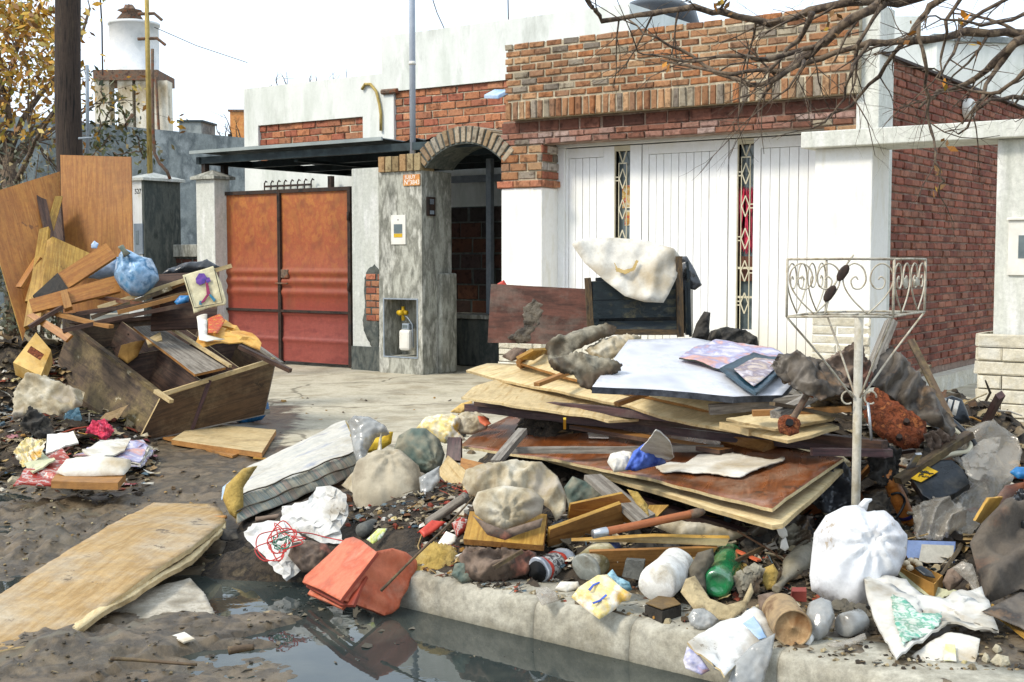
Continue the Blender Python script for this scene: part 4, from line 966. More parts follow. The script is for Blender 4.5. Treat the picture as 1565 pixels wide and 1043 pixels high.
# white capped pillar
def pillar(name, px0, px1, pxs, ytop, d, mat, label, capped=True, mat2=None):
    s0, s1 = S(px0, d), S(px1, d); t = -((onp(pxs, 395, O+U*s1+N*d, U)-O).dot(N)-d); z = Zf(px0, ytop, d)
    r_ = empty(name, fac((s0+s1)/2, 0, d-t/2), label, 'pillar'); mb = MB()
    if mat2:
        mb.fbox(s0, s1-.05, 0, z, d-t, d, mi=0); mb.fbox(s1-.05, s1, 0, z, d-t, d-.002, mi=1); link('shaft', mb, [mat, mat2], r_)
    else: mb.fbox(s0, s1, 0, z, d-t, d); link('shaft', mb, mat, r_, bevel=.01)
    if capped:
        mb = MB(); o_ = .05; v = [fac(s0-o_, z, d+o_), fac(s1+o_, z, d+o_), fac(s1+o_, z, d-t-o_), fac(s0-o_, z, d-t-o_)]; v2 = [p+Zv*.035 for p in v]; ap = (v2[0]+v2[2])/2+Zv*.09
        mb.add(v+v2+[ap], [(0, 3, 2, 1), (0, 1, 5, 4), (1, 2, 6, 5), (2, 3, 7, 6), (3, 0, 4, 7), (4, 5, 8), (5, 6, 8), (6, 7, 8), (7, 4, 8)]); link('cap', mb, 'plaster_grime' if not mat2 else 'plaster_old', r_)
    return r_, s0, s1, t, z
wp, w0, w1, wt, wz = pillar('gate_pillar', 301, 329, 353, 275, 0, 'plaster_old', 'whitewashed pillar with low pyramid cap left of the rusty gate')
gp, q0, q1, qt, qz = pillar('service_pillar', 196, 222, 277, 277, 0, 'plaster', 'cream fronted pillar with dark grey right side carrying a thin service pole', mat2='plaster_dark')  # front cream, right side in a much darker plaster colour
mb = MB(); mb.fbox(S(207), S(220), Zf(213, 389), Zf(213, 342), .0, .02); mcv = link('meter_cover', mb, 'meter_grey', gp, bevel=.003)
mb = MB(); mb.fbox(S(210), S(214.5), Zf(213, 374), Zf(213, 353), .02, .024); link('meter_window', mb, 'glass_dark', mcv)
text('527', fac(S(208), Zf(213, 296), .004), U, Zv, .09, 'ink_dark', gp)
mb = MB(); q = fac(S(227, -.2), qz, -.25); mb.tube([q, q+Zv*3.1], [.036, .028], 10)
spo = link('service_pole', mb, 'pole_yellow', smooth=True, label='thin yellowed service pole with short crossarms and a drooping conduit', cat='pole')
yz = lambda y: A(227, y, q.y).z
mb = MB()
for y, l0, l1 in ((22, -.12, .12), (60, -.13, .16)):
    z = yz(y); mb.tube([q+Vector((l0, 0, z-q.z)), q+Vector((l1*.8, 0, z-q.z+.01)), q+Vector((l1+.08, 0, z-q.z-.08))], .022, 6)
link('crossarm', mb, 'rust_iron', spo)
mb = MB(); P = [A(x, y, q.y-.07) for x, y in ((233, 75), (233, 120), (234, 200), (236, 235), (244, 250), (255, 262), (260, 274))]; mb.tube(P, .022, 8); link('conduit', mb, 'rust_iron', spo, smooth=True)
# low garden wall between the pillars
lw = empty('garden_wall', fac(S(288), 0, -.5), 'low dark brick garden wall with a pale coping between two pillars', 'wall')
a0, a1 = q1+.0, w0; mb = MB(); mb.fbox(a0, a1, 0, Zf(288, 395, -.5)+.02, -.7, -.52); link('core', mb, 'plaster_dark', lw)
mb = MB(); bricks(mb, fshift(-.53), a0, a1, 0, Zf(288, 395, -.5), .22, .06, .014, .03, pal(['#5a3a34', '#4c3430', '#6a4438']), rg); link('brick_face', mb, 'brick', lw)
mb = MB(); mb.fbox(a0, a1, Zf(288, 393, -.5), Zf(288, 374, -.5), -.72, -.46); link('coping', mb, 'plaster_grime', lw, bevel=.01)
mb = MB(); mb.fbox(a0, a1, 0, Zf(288, 330, -2.2), -2.4, -2.2); link('rear_wall', mb, 'plaster_dark', lw)
mb = MB(); zz = Zf(288, 330, -2.2); n = 7
for i in range(n):
    s = a0+.15+(a1-a0-.2)*i/n; P = [fac(s+.06*math.sin(t), zz+.1+.1*math.cos(t*1.0), -2.3) for t in (3.1, 2, 1, 0, -1, -2, -3.1)]; mb.tube(P, .008, 5)
link('scroll_railing', mb, 'iron_dark', lw)
# ---------------------------------------------------------------- carport
fr_z = Zf(288, 240, .05); cl_ = S(288, .1); cr_ = S(775, .1); Y_b = onp(508, 262, Vector((0, 0, fr_z)), Zv); db = (Y_b-O).dot(N)
cp = empty('carport', fac((cl_+cr_)/2, 0, db/2), 'dark carport roof of corrugated sheet on thin posts behind the gate', 'carport')
mb = MB(); n = 120; k = 0; sl, sr = cl_, S(790, .1)+2.2
for i in range(n+1):
    s = sl+(sr-sl)*i/n; h = .018*math.sin(i*1.25)
    mb.v += [fac(s, fr_z+.055+h, .0 if s < S(590) else -.25), fac(s, fr_z+.02+h, db)]
for i in range(n): mb.f.append([2*i, 2*i+2, 2*i+3, 2*i+1]); mb.c.append(None); mb.m.append(0)
link('corrugated_sheet', mb, 'roof_metal', cp, smooth=True)
mb = MB(); mb.fbox(cl_-.02, S(588), fr_z+.035, fr_z+.075, .02, .045); link('fascia', mb, 'roof_edge', cp)
mb = MB()
for d in (-.1, db*.33, db*.66, db+.15): mb.fbox(cl_, sr, fr_z-.085, fr_z-.0, d-.03, d+.03)
mb.box(fac(cl_, fr_z-.09, db), U*.06, N*(-db-.05), Zv*.09); mb.box(fac(cl_+1.6, fr_z-.12, db), U*.06, N*(-db-.2), Zv*.03)
link('rafters', mb, 'roof_metal', cp)
for px, d in ((316, -.12), (345, -.4)):
    mb = MB(); s = S(px, d); mb.fbox(s-.035, s+.035, wz+.03, fr_z-.08, d-.035, d+.035); link('post', mb, 'iron_dark', cp)
for px, d in ((507, db+.1), (749, -1.6)):
    mb = MB(); s = S(px, d); mb.fbox(s-.035, s+.035, 0, fr_z-.08, d-.035, d+.035); link('post', mb, 'iron_dark' if px < 600 else 'meter_grey', cp)
# passage behind the arch
pw = empty('passage_wall', fac(S(730, -1.8), 0, -1.9), 'dark bare brick wall in the passage seen through the arch', 'wall')
h0, h1 = S(640, -1.8), S(830, -1.8); zp = Zf(720, 316, -1.8)
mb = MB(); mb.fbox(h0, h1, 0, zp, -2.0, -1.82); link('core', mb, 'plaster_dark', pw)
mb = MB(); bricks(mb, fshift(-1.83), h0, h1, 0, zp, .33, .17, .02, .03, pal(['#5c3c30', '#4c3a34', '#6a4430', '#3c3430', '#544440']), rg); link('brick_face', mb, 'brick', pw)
mb = MB(); mb.fbox(S(672, -1.35), S(765, -1.35), 0, Zf(715, 487, -1.3), -1.78, -1.3); 
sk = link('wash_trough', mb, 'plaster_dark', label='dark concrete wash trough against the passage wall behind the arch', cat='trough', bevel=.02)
mb = MB(); mb.fbox(S(672, -1.3)-.02, S(765, -1.3), Zf(715, 487, -1.3), Zf(715, 481, -1.3), -1.8, -1.26); link('rim', mb, 'plaster_grime', sk)
mb = MB(); z_ = Zf(715, 272, -2.6); mb.fbox(S(690, -2.6), S(780, -2.6)+.5, z_-.06, z_+.03, -2.7, -2.6)
link('crossbeam', mb, 'meter_grey', cp)
# ---------------------------------------------------------------- the house behind
hb = db-.05; hs = empty('rear_house', fac(S(650, hb), 0, hb-2), 'white stained house with stepped parapet and inset brick panels behind', 'house')
x0 = S(376, hb); xs_ = S(585, hb); x1 = S(960, hb-.0)
zl = Zf(376, 136, hb); zh = Zf(585, 56, hb); pb0, pb1 = S(397, hb), S(556, hb); zb0, zb1 = Zf(397, 192, hb), Zf(470, 250, hb); pc0, pc1 = S(603, hb), S(800, hb); zc0_, zc1_ = Zf(628, 137, hb), Zf(470, 250, hb)
mb = MB()
mb.fbox(x0, pb0, 0, zl, hb-.2, hb); mb.fbox(pb0, pb1, zb0, zl, hb-.2, hb); mb.fbox(pb0, pb1, 0, zb1, hb-.2, hb); mb.fbox(pb1, xs_, 0, zl, hb-.2, hb)
mb.fbox(xs_, pc0, 0, zh, hb-.2, hb); mb.fbox(pc0, pc1, zc0_, zh, hb-.2, hb); mb.fbox(pc0, pc1, 0, zc1_, hb-.2, hb); mb.fbox(pc1, x1, 0, zh, hb-.2, hb)
mb.fbox(x0, x0+.2, 0, zl, hb-8, hb-.2); mb.fbox(xs_, xs_+.2, zl-.3, zh, hb-8, hb-.2); mb.fbox(x1-.2, x1, 0, zh, hb-8, hb-.2); mb.fbox(x0+.2, x1-.2, zl-.5, zl-.4, hb-8, hb-.2)
link('wall', mb, 'parapet_white', hs)
for a0, a1, z0, z1 in ((pb0, pb1, zb1, zb0), (pc0, pc1, zc1_, zc0_)):
    mb = MB(); mb.fbox(a0, a1, z0, z1, hb-.15, hb-.06); r_ = link('panel_mortar', mb, 'mortar', hs)
    mb = MB(); bricks(mb, fshift(hb-.07), a0, a1, z0, z1, .27, .085, .016, .045, BRT, rg, jit=.01); link('brick_panel', mb, 'brick', hs)
mb = MB(); P = on((fac(0, 0, hb+.03), N), [(553, 137), (558, 129), (566, 129), (575, 140), (580, 160), (582, 175), (582, 200)]); mb.tube(P, .022, 8); link('rusty_bent_pipe', mb, 'pole_yellow', hs, smooth=True)
mb = MB(); P = on((fac(0, 0, hb+.02), N), [(584, 141), (607, 139)]); mb.tube(P, .04, 8); link('iron_stub', mb, 'rust_iron', hs)
mb = MB(); w0_, w1_ = S(411, hb), S(482, hb); zz = Zf(440, 286, hb)
mb.fbox(w0_, w1_, zz, zz+.03, hb+.06, hb+.09)
for i in range(8):
    s = w0_+(w1_-w0_)*i/7; mb.tube([fac(s, zz-.5, hb+.075), fac(s, zz+.06, hb+.075), fac(s+.03, zz+.1, hb+.075), fac(s+.06, zz+.08, hb+.075)], .011, 5)
link('window_grille', mb, 'iron_dark', hs)
mb = MB(); q = fac(S(756, hb+1.2), Zf(764, 142, hb+1.2), hb+1.2); mb.box(q, U*.22+Zv*-.02, N*.22-Zv*.09, Zv*.05); mb.tube([q+U*.1, q+U*.35-N*1.3], .02, 6)
link('floodlight', mb, 'blue_bag_pale', label='small tilted pale floodlight sticking out beside the brick parapet', cat='lamp', bevel=.01)
# black roof tank
c = A(1003, 40, 19.5); mb = MB()
link('dummy', MB(), 'dark_void') if False else None
lathe('roof_tank', c-Zv*.6, c+Zv*.42, [(0, .62), (.1, .66), (.6, .66), (.8, .6), (.92, .42), (.96, .16), (1.0, .15), (1.0, .001)], 'black_plastic', 'black domed water tank on the roof behind the brick parapet', 'water tank')
# ---------------------------------------------------------------- far left: wall, chimney, tower
def farwall():
    p = A(133, 190, 30); z = p.z; q = onp(377, 213, Vector((0, 0, z)), Zv); d = (q-p); d.z = 0; t = d.normalized(); nn = t.cross(Zv)
    o = p-t*14; o.z = 0; mb = MB(); mb.box(o, t*((q-p).length+22), nn*.25, Zv*z)
    link('boundary_wall', mb, 'concrete_wall', label='long weathered blue-grey concrete boundary wall behind the pillars', cat='wall')
    mb = MB(); mb.box(o+Zv*z-nn*.03, t*((q-p).length+22), nn*.31, Zv*.06)
    return p, t, nn, z
fp, ft, fn, fz = farwall()
def blk(name, x0, x1, y0, y1, Y, mat, label, cat, dp=1.2, cap=None):
    a, b = A(x0, y1, Y), A(x1, y1, Y); t = A(x0, y0, Y); h = t.z-a.z; mb = MB(); mb.box(a-Zv*1.5, b-a, Vector((.2, dp, 0)), Zv*(h+1.5))
    r = link(name, mb, mat, label=label, cat=cat)
    if cap:
        mb = MB(); mb.box(Vector((a.x-.06, a.y-.06, t.z)), (b-a)*1.0+Vector((.12, 0, 0)), Vector((.2, dp+.12, 0)), Zv*.07); link('cap', mb, cap, r)
    return r
blk('roof_block', 274, 308, 187, 215, 44, 'concrete_wall', 'dark box-like rooftop structure beyond the concrete wall', 'rooftop block', cap='roof_metal')
blk('chimney', 352, 373, 171, 220, 44, 'tile_orange', 'flat orange chimney stack beside the white house corner', 'chimney', cap='rust_iron')
# water tower
Y = 36.0; c = A(205, 116, Y); R = (A(241, 60, Y).x-A(168, 60, Y).x)/2; zt_ = A(200, 36, Y).z; zb_ = A(200, 114, Y).z
tw = empty('water_tower', (c.x, Y, 0), 'pale cylindrical water tank on a stained slab and four leg walls', 'water tower')
cx_ = A(205, 60, Y).x; P0 = Vector((cx_, Y, zb_)); P1 = Vector((cx_, Y, zt_))
lathe('tank', P0, P1, [(0, R), (.0, R), (.5, R*1.01), (.94, R), (.95, R*1.06), (1.0, R*1.06), (1.07, R*.3), (1.07, .001)], 'tank_paint', parent=tw, n=40, mi=None)
lathe('hatch', P1+Vector((-.1, 0, .08)), P1+Vector((-.1, 0, .62)), [(0, .4), (.4, .2), (.5, .34), (.6, .15), (.8, .1), (.8, .001)], 'rust_iron', parent=tw, dent=.1)
mb = MB(); hw = R*1.32; mb.box(Vector((cx_-hw, Y-hw, zb_-.28)), Vector((2*hw, 0, 0)), Vector((0, 2*hw, 0)), Zv*.28); link('platform', mb, 'rust_iron', tw)
for sx, w_ in ((-1, .5), (-.28, .5), (.28, .35), (.78, .55)):
    mb = MB(); x = cx_+hw*sx; mb.box(Vector((x, Y-hw*.9, 0)), Vector((w_*.8, 0, 0)), Vector((0, .5, 0)), Zv*(zb_-.28)); link('leg_wall', mb, 'tower_wall', tw)
mb = MB(); mb.box(Vector((cx_-hw*.5, Y+hw*.2, 0)), Vector((hw*.75, 0, 0)), Vector((0, .2, 0)), Zv*(zb_-.3)); link('back_wall', mb, 'tower_wall', tw)
mb = MB(); mb.tube([Vector((cx_+hw*.95, Y-hw, zb_-.2)), Vector((cx_+hw*1.25, Y-hw*1.1, 0))], .04, 5); mb.tube([Vector((cx_-hw*.5, Y-hw*.95, zb_-2.1)), Vector((cx_+hw*.2, Y-hw*.95, zb_-1.2))], .05, 5); link('brace', mb, 'rust_iron', tw)
mb = MB(); p = A(162, 114, 30); mb.tube([A(151, -40, 26), A(156, 40, 26), A(157, 115, 26)], .018, 5)
link('stay_cable', mb, 'iron_dark', label='slack blue-grey cable hanging between the dark pole and the tower', cat='cable')
# wires in the sky
def wire(P, r, label):
    mb = MB(); mb.tube(P, r, 5); link('wire', mb, 'iron_dark', label=label, cat='wire')
wire([A(236, 42, 18), A(300, 70, 20), A(378, 96, 22)], .006, 'thin wire running from the service pole to the white parapet')
wire([A(655, -20, 20), A(668, 20, 20.5), A(680, 46, 21)], .008, 'thin stay wire leaning beside the pipe mast above the stepped parapet')
wire([A(776, -20, 21), A(777, 30, 21)], .01, 'thin upright aerial rod on the white parapet')
# big dark pole
q = G(112, 620, 0); Yp = 13.2; q = Vector((A(112, 395, Yp).x, Yp, 0)); rad = (A(132, 200, Yp).x-A(93, 200, Yp).x)/2; mb = MB()
mb.tube([q+Vector((.02*math.sin(i), 0, i*.6)) for i in range(12)], [rad*1.06-.002*i for i in range(12)], 20)
up = link('utility_pole', mb, 'pole_wood', smooth=True, label='thick dark timber utility pole rising behind the orange board', cat='utility pole')
mb = MB(); mb.tube([A(133, 100, Yp-.05), A(134, 235, Yp-.05)], .018, 6); mb.tube([A(120, 212, Yp-.2), A(141, 211, Yp-.2), A(141, 205, Yp-.2)], .012, 5); link('earth_pipe', mb, 'meter_grey', up, smooth=True)
# ---------------------------------------------------------------- trees
def grow(mb, p, d, L, r, rg_, depth, tips, n=5, droop=0, spread=.6):
    P = [p]; v = d.normalized(); R_ = [r]
    for i in range(n):
        v = (v+Vector((rg_.gauss(0, .16), rg_.gauss(0, .16), rg_.gauss(0, .16)-droop))).normalized(); P.append(P[-1]+v*L/n); R_.append(r*(1-.62*(i+1)/n))
    mb.tube(P, R_, 6 if r > .012 else 4)
    tips.append((P[-1], v))
    if depth > 0:
        for k in range(rg_.randint(2, 4)):
            i = rg_.randint(1, n); q = (v+Vector((rg_.gauss(0, spread), rg_.gauss(0, spread), rg_.gauss(0, spread)))).normalized()
            grow(mb, P[i], q, L*rg_.uniform(.4, .75), R_[i]*.6, rg_, depth-1, tips, n, droop, spread)
def leaves(mb, rg_, pts, size, cols, per, spread):
    for p in pts:
        for _ in range(per):
            q = p+Vector((rg_.gauss(0, spread), rg_.gauss(0, spread), rg_.gauss(0, spread*.8))); s = size*rg_.uniform(.6, 1.3)
            X = Vector((rg_.gauss(0, 1), rg_.gauss(0, 1), rg_.gauss(0, 1))).normalized(); Y_ = X.cross(Vector((rg_.gauss(0, 1), rg_.gauss(0, 1), rg_.gauss(0, 1)))).normalized(); c = rg_.choice(cols)
            mb.add([q-X*s, q-Y_*s*.45+X*s*.1, q+X*s, q+Y_*s*.45], [(0, 1, 2, 3)], c)
rg2 = random.Random(11)
ty = empty('yellow_tree', (A(40, 395, 17).x, 17, 0), 'autumn tree with yellow and orange leaves behind the dark pole', 'tree')
mb = MB(); tips = []; b = Vector((A(20, 395, 17).x, 17, 0)); mb.tube([b, b+Vector((.05, 0, 1.5)), b+Vector((-.1, .1, 3))], [.16, .13, .11], 10)
for k in range(9): grow(mb, b+Vector((0, 0, 2+.15*k)), Vector((rg2.uniform(-1, 1), rg2.uniform(-.8, .8), rg2.uniform(.3, 1.2))), rg2.uniform(1.5, 2.4), .045, rg2, 2, tips)
link('trunk', mb, 'bark', ty, smooth=True)
YL = pal(['#dca428', '#e0b440', '#bc8030', '#cc9838', '#9c7040', '#a89c40', '#dcc068']); GL = pal(['#6a6c50', '#84846c', '#565c48', '#8c8a74', '#a08c58'])
mb = MB(); leaves(mb, rg2, [t[0] for t in tips], .062, YL, 10, .16)
extra = [A(rg2.uniform(-60, 100), y, 17+rg2.gauss(0, .7)) for y in [rg2.choice((rg2.uniform(0, 60), rg2.uniform(20, 130), rg2.uniform(60, 210))) for _ in range(240)] if rg2.random() < .9]
leaves(mb, rg2, extra, .06, YL, 10, .13); link('crown', mb, 'leaf', ty)
sh = empty('grey_shrub', (A(60, 395, 15.5).x, 15.5, 0), 'dull grey-green shrub at the foot of the yellow tree', 'shrub')
mb = MB(); stem = MB(); sp_ = []
for k in range(28):
    p = Vector((A(rg2.uniform(-70, 100), 395, 15.6).x, 15.6+rg2.gauss(0, .4), 0)); h = rg2.uniform(1.6, 2.75); stem.tube([p, p+Vector((rg2.gauss(0, .15), 0, h*.5)), p+Vector((rg2.gauss(0, .3), 0, h))], [.02, .014, .005], 5)
    for j in range(13): sp_.append(p+Vector((rg2.gauss(0, .18), rg2.gauss(0, .2), h*rg2.uniform(.2, 1.05))))
leaves(mb, rg2, sp_, .045, GL, 8, .1); link('stems', stem, 'bark', sh, smooth=True); link('foliage', mb, 'leaf', sh)
# ivy over the far wall and tower
iv = MB(); vines = MB(); pts = []
for (x0, y0, x1, y1) in ((150, 200, 157, 120), (150, 205, 180, 150), (195, 200, 190, 175), (140, 240, 170, 205), (175, 235, 235, 230), (205, 200, 222, 245)):
    P = [A(x0+(x1-x0)*t+rg2.gauss(0, 2), y0+(y1-y0)*t+rg2.gauss(0, 2), 29.2+rg2.gauss(0, .1)) for t in [i/9 for i in range(10)]]
    vines.tube(P, .02, 4); pts += P*2
ivo = link('ivy', vines, 'bark', label='scrappy ivy climbing over the grey boundary wall towards the tower', cat='climbing plant')
leaves(iv, rg2, pts, .09, pal(['#4c5430', '#6a6c3c', '#3c4428', '#7c6c3c']), 3, .2); link('foliage', iv, 'leaf', ivo)
def bare(name, px0, px1, ybase, ytop, Y, n, label):
    mb = MB(); tips = []; b = Vector((A((px0+px1)/2, 395, Y).x, Y, 0)); mb.tube([b, b+Zv*A(400, ybase+20, Y).z*.8, b+Zv*A(400, ybase, Y).z], [.15, .1, .05], 6)
    for k in range(n):
        q = A(px0+(px1-px0)*(k+.5)/n, ybase, Y); q2 = A(px0+(px1-px0)*(k+.5)/n+rg2.uniform(-12, 12), ytop+rg2.uniform(0, 25), Y)
        mb.tube([b+Zv*(q.z-1), q+Vector((0, rg2.gauss(0, .4), -.2))], [.05, .03], 5); grow(mb, q-Zv*.2, q2-q, (q2-q).length, .022, rg2, 2, tips, 5)
    link(name, mb, 'bark', smooth=True, label=label, cat='tree')
bare('bare_tree', 405, 545, 132, 98, 34, 9, 'bare winter tree twigs showing over the white parapet')
bare('bare_tree', 335, 372, 205, 160, 38, 5, 'small bare tree behind the orange chimney stack')
# pale building far right, beyond the side wall
rb = empty('pale_building', (A(1500, 395, 26).x, 26, 0), 'pale blue-white stained building seen through bare branches at right', 'building')
mb = MB(); a = A(1432, 62, 26); b_ = A(1640, 72, 26); mb.box(Vector((a.x, 26, 0)), Vector((b_.x-a.x+3, 1.5, 0)), Vector((-.5, 5, 0)), Zv*a.z); link('wall', mb, 'parapet_white', rb)
mb = MB(); mb.box(Vector((a.x-.1, 25.9, a.z)), Vector((b_.x-a.x+3.2, 1.5, 0)), Vector((-.5, 5.2, 0)), Zv*.12); link('parapet', mb, 'concrete_wall', rb)
mb = MB(); q = A(1372, 25, 24); mb.box(Vector((q.x-.3, 24, 0)), Vector((.75, 0, 0)), Vector((0, .8, 0)), Zv*q.z); link('chimney', mb, 'parapet_white', rb)
# overhanging bare tree, rooted just outside the frame on the right
tr = empty('overhanging_tree', (3.35, 6.6, 0), 'bare dark tree reaching its tangled branches across the top right', 'tree')
mb = MB(); root = Vector((3.35, 6.6, 0)); fork = A(1760, 60, 6.6)
mb.tube([root, root+Vector((.03, 0, .8)), Vector((fork.x+.05, 6.6, 1.7)), fork], [.15, .12, .1, .08], 12)
link('trunk', mb, 'bark', tr, smooth=True)
mb = MB(); tips = []
LIM = [([(1760, 60), (1640, 40), (1565, 52), (1480, 50), (1400, 62), (1330, 66), (1255, 90), (1190, 108), (1120, 112), (1050, 100), (1010, 92)], 6.4, .034, .006),
 ([(1640, 40), (1560, 60), (1520, 100), (1480, 125), (1440, 140), (1405, 165)], 6.2, .03, .008),
 ([(1560, 60), (1530, 95), (1500, 150), (1470, 190)], 6.1, .022, .005),
 ([(1760, 60), (1600, -30), (1480, -20), (1420, 10), (1400, 40), (1382, 62), (1340, 118), (1300, 160), (1262, 185), (1240, 190)], 6.6, .03, .004),
 ([(1480, -20), (1380, 0), (1345, 8), (1300, 30), (1262, 62), (1230, 90), (1180, 125), (1165, 150)], 6.3, .042, .008),
 ([(1380, 0), (1300, 2), (1240, 20), (1180, 35), (1100, 20), (1060, 10), (1000, 22), (920, 30), (905, 12), (890, -10)], 6.8, .03, .012),
 ([(1300, 30), (1240, 75), (1190, 120), (1150, 130), (1090, 112), (1040, 75), (1000, 60), (960, 30)], 6.7, .022, .005),
 ([(1300, 30), (1250, 70), (1180, 90), (1120, 85), (1060, 95), (1000, 85), (975, 80)], 6.5, .02, .004),
 ([(1240, 20), (1220, 60), (1180, 105), (1168, 112)], 6.6, .02, .005),
 ([(1565, 110), (1530, 140), (1480, 140), (1430, 120)], 6.0, .014, .004),
 ([(1700, 120), (1600, 150), (1545, 150), (1500, 160), (1465, 205)], 6.2, .02, .005),
 ([(1700, 120), (1620, 70), (1580, 110), (1550, 160)], 6.3, .02, .006),
 ([(1640, 40), (1570, 20), (1500, 40), (1450, 30), (1420, 25)], 6.1, .014, .004),
 ([(1400, 40), (1412, 90), (1418, 150), (1424, 200), (1432, 250), (1438, 275), (1436, 300)], 6.2, .012, .004),
 ([(1330, 66), (1300, 110), (1290, 150), (1270, 180)], 6.2, .012, .004),
 ([(1345, 8), (1310, 70), (1305, 110), (1298, 160)], 6.3, .013, .004),
 ([(1230, 90), (1210, 130), (1165, 165)], 6.4, .01, .003),
 ([(1480, -20), (1450, 30), (1440, 80), (1435, 120)], 6.2, .014, .004),
 ([(1700, -40), (1560, -20), (1470, 40), (1460, 80), (1440, 110), (1410, 108)], 6.5, .016, .004)]
for P, Yd, r0, r1 in LIM:
    Q = [A(x, y, Yd+.12*math.sin(i*1.7+r0*300)+(i*.05 if r0 > .02 else 0)) for i, (x, y) in enumerate(P)]; n = len(Q); F2 = []
    for i in range(n-1):
        for t in (0, .33, .66): F2.append(Q[i].lerp(Q[i+1], t)+Vector((rg2.gauss(0, .006), rg2.gauss(0, .02), rg2.gauss(0, .006))))
    F2.append(Q[-1]); m = len(F2); rs = [r0+(r1-r0)*i/(m-1) for i in range(m)]; rs = [r_*(1+.22*(i % 3 == 0)) for i, r_ in enumerate(rs)]
    rs = [q_*.8 for q_ in rs]; mb.tube(F2, rs, 7)
    for i in range(2, m, 2):
        if rg2.random() < .72:
            d = (F2[i]-F2[i-1]).normalized(); d = (d*.8+Vector((rg2.gauss(0, .6), rg2.gauss(0, .4), rg2.gauss(-.15, .6)))).normalized()
            grow(mb, F2[i], d, rg2.uniform(.15, .5), max(.004, rs[i]*.42), rg2, 2 if rg2.random() < .3 else 1, tips, 4, .03, .5)
link('branches', mb, 'bark', tr, smooth=True)
mb = MB(); pts = [A(x, y, 6.3) for x, y in ((1095, 5), (1105, 10), (1115, 6), (1018, 108), (1385, 60), (1465, 30), (1472, 28), (1497, 75), (1270, 30), (1272, 40), (1440, 290), (1437, 268), (1445, 220), (1430, 130), (1400, 42))]
leaves(mb, rg2, pts, .028, pal(['#d89028', '#b87828', '#8c6430', '#c8a038']), 3, .022); link('dead_leaves', mb, 'leaf', tr)
# ================================================================ the right-hand heap
def g(x, y, z=0.0): return G(x, y, z)
def zp(pts): return [G(*p) for p in pts]
def P3(a, b, c): return plane3(G(*a), G(*b), G(*c))
def rh(x, y):
    front = 4.86-.35*(x-.3)*.6 if x < 1.6 else 4.6-.1*(x-1.6)
    t = y-front
    t -= .2*sm(1.3, 1.7, x); h = .0+.10*sm(0, .45, t)+.12*sm(.7, 1.5, t)+.3*sm(1.5, 2.1, t)
    h *= 1-sm(7.35, 7.9, y)*1.0
    h *= sm(-.35, .25, x) if y > 5.6 else sm(-.6, .1, x)
    h *= 1-sm(2.5, 3.3, x)
    if x > 1.35 and y > 5.6: h = max(h, .36*sm(5.6, 6.4, y)*(1-sm(6.6, 7.3, y))*(1-sm(2.3, 2.9, x)))
    h = min(h, .2 if y < 6.2 and x < 1.7 else .5)
    return h+(.035*fr((x, y, 0), 7, 4, 4)+.02*fr((x, y, 3), 22, 1, 2))*sm(0, .06, h)
def mound(name, fn, x0, x1, y0, y1, st, label):
    mb = MB(); nx = int((x1-x0)/st)+1; ny = int((y1-y0)/st)+1
    for j in range(ny):
        for i in range(nx):
            x, y = x0+i*st, y0+j*st; h = fn(x, y); mb.v.append(Vector((x, y, (gh(x, y)+h) if h > .004 else gh(x, y)-.05)))
    for j in range(ny-1):
        for i in range(nx-1): q = j*nx+i; mb.f.append([q, q+1, q+nx+1, q+nx]); mb.c.append(None); mb.m.append(0)
    link(name, mb, 'rubble', smooth=True, label=label, cat='rubbish', kind='stuff')
mound('rubbish_mound', rh, -1.0, 3.4, 4.3, 8.0, .03, 'dark earthy rubbish packed under the right-hand heap of boards')
def wz(x, y, f=None): return gh(x, y)+(f(x, y) if f else 0)
HC = {}
def hcell(x, y, fn):
    k = (round(x/.03), round(y/.03), id(fn))
    if k not in HC: HC[k] = gh(k[0]*.03, k[1]*.03)+(fn(k[0]*.03, k[1]*.03) if fn else 0)
    return HC[k]
def in_px(px0, px1, py0, py1, fn=None, z=0.0):
    def w(rg):
        x, y = rg.uniform(px0, px1), rg.uniform(py0, py1)
        if 455 < x < 645 and 812 < y < 945: return None
        p0 = G(x, y, 1.0) if y > 480 else A(x, y, 6); Y = max(3.9, p0.y*.98); d = ray(x, y)
        while Y < 12:
            p = CAM+d*(Y/d.y)
            if p.z <= hcell(p.x, p.y, fn):
                h = gh(p.x, p.y)+(fn(p.x, p.y) if fn else 0)
                if h <= WZ+.002 and rg.random() < .93: return None
                return (p.x, p.y, max(h, WZ))
            Y += .035
        return None
    return w
DIRT = ['#6a5c48', '#8c7a60', '#4c4236', '#b0a080', '#5c4c38', '#a08c68', '#3c342c', '#c8b894']
MIX = DIRT+['#e8e2d4', '#d8ccb0', '#f0ece4', '#a84c34', '#7c5030', '#c89448', '#5c7484', '#d0b078', '#b8b0a4', '#44382c']
scatter('small_debris', 'crumbs, splinters and torn scraps at the foot of the right heap', 1700, in_px(560, 1400, 790, 960, rh), .015, MIX, 'fcccss', 3)
scatter('small_debris', 'splinters and dark scraps among the boards of the right heap', 700, in_px(700, 1560, 600, 800, rh), .03, DIRT+['#2c2620', '#7c6048'], 'fccsss', 4)
scatter('larger_debris', 'torn card, lath ends and rag scraps wedged through the right flank', 170, in_px(1190, 1560, 600, 860, rh, .2), .07, MIX, 'ffscs', 31, flat=.7)
scatter('larger_debris', 'broken slats and card scraps in the gaps under the brown panel', 130, in_px(700, 1220, 775, 880, rh, .1), .05, MIX, 'fscs', 32, flat=.6)
scatter('small_debris', 'earth, stones and scraps between the sack and the kerb', 420, in_px(1180, 1600, 900, 1043, rh), .014, DIRT, 'cccfs', 5)
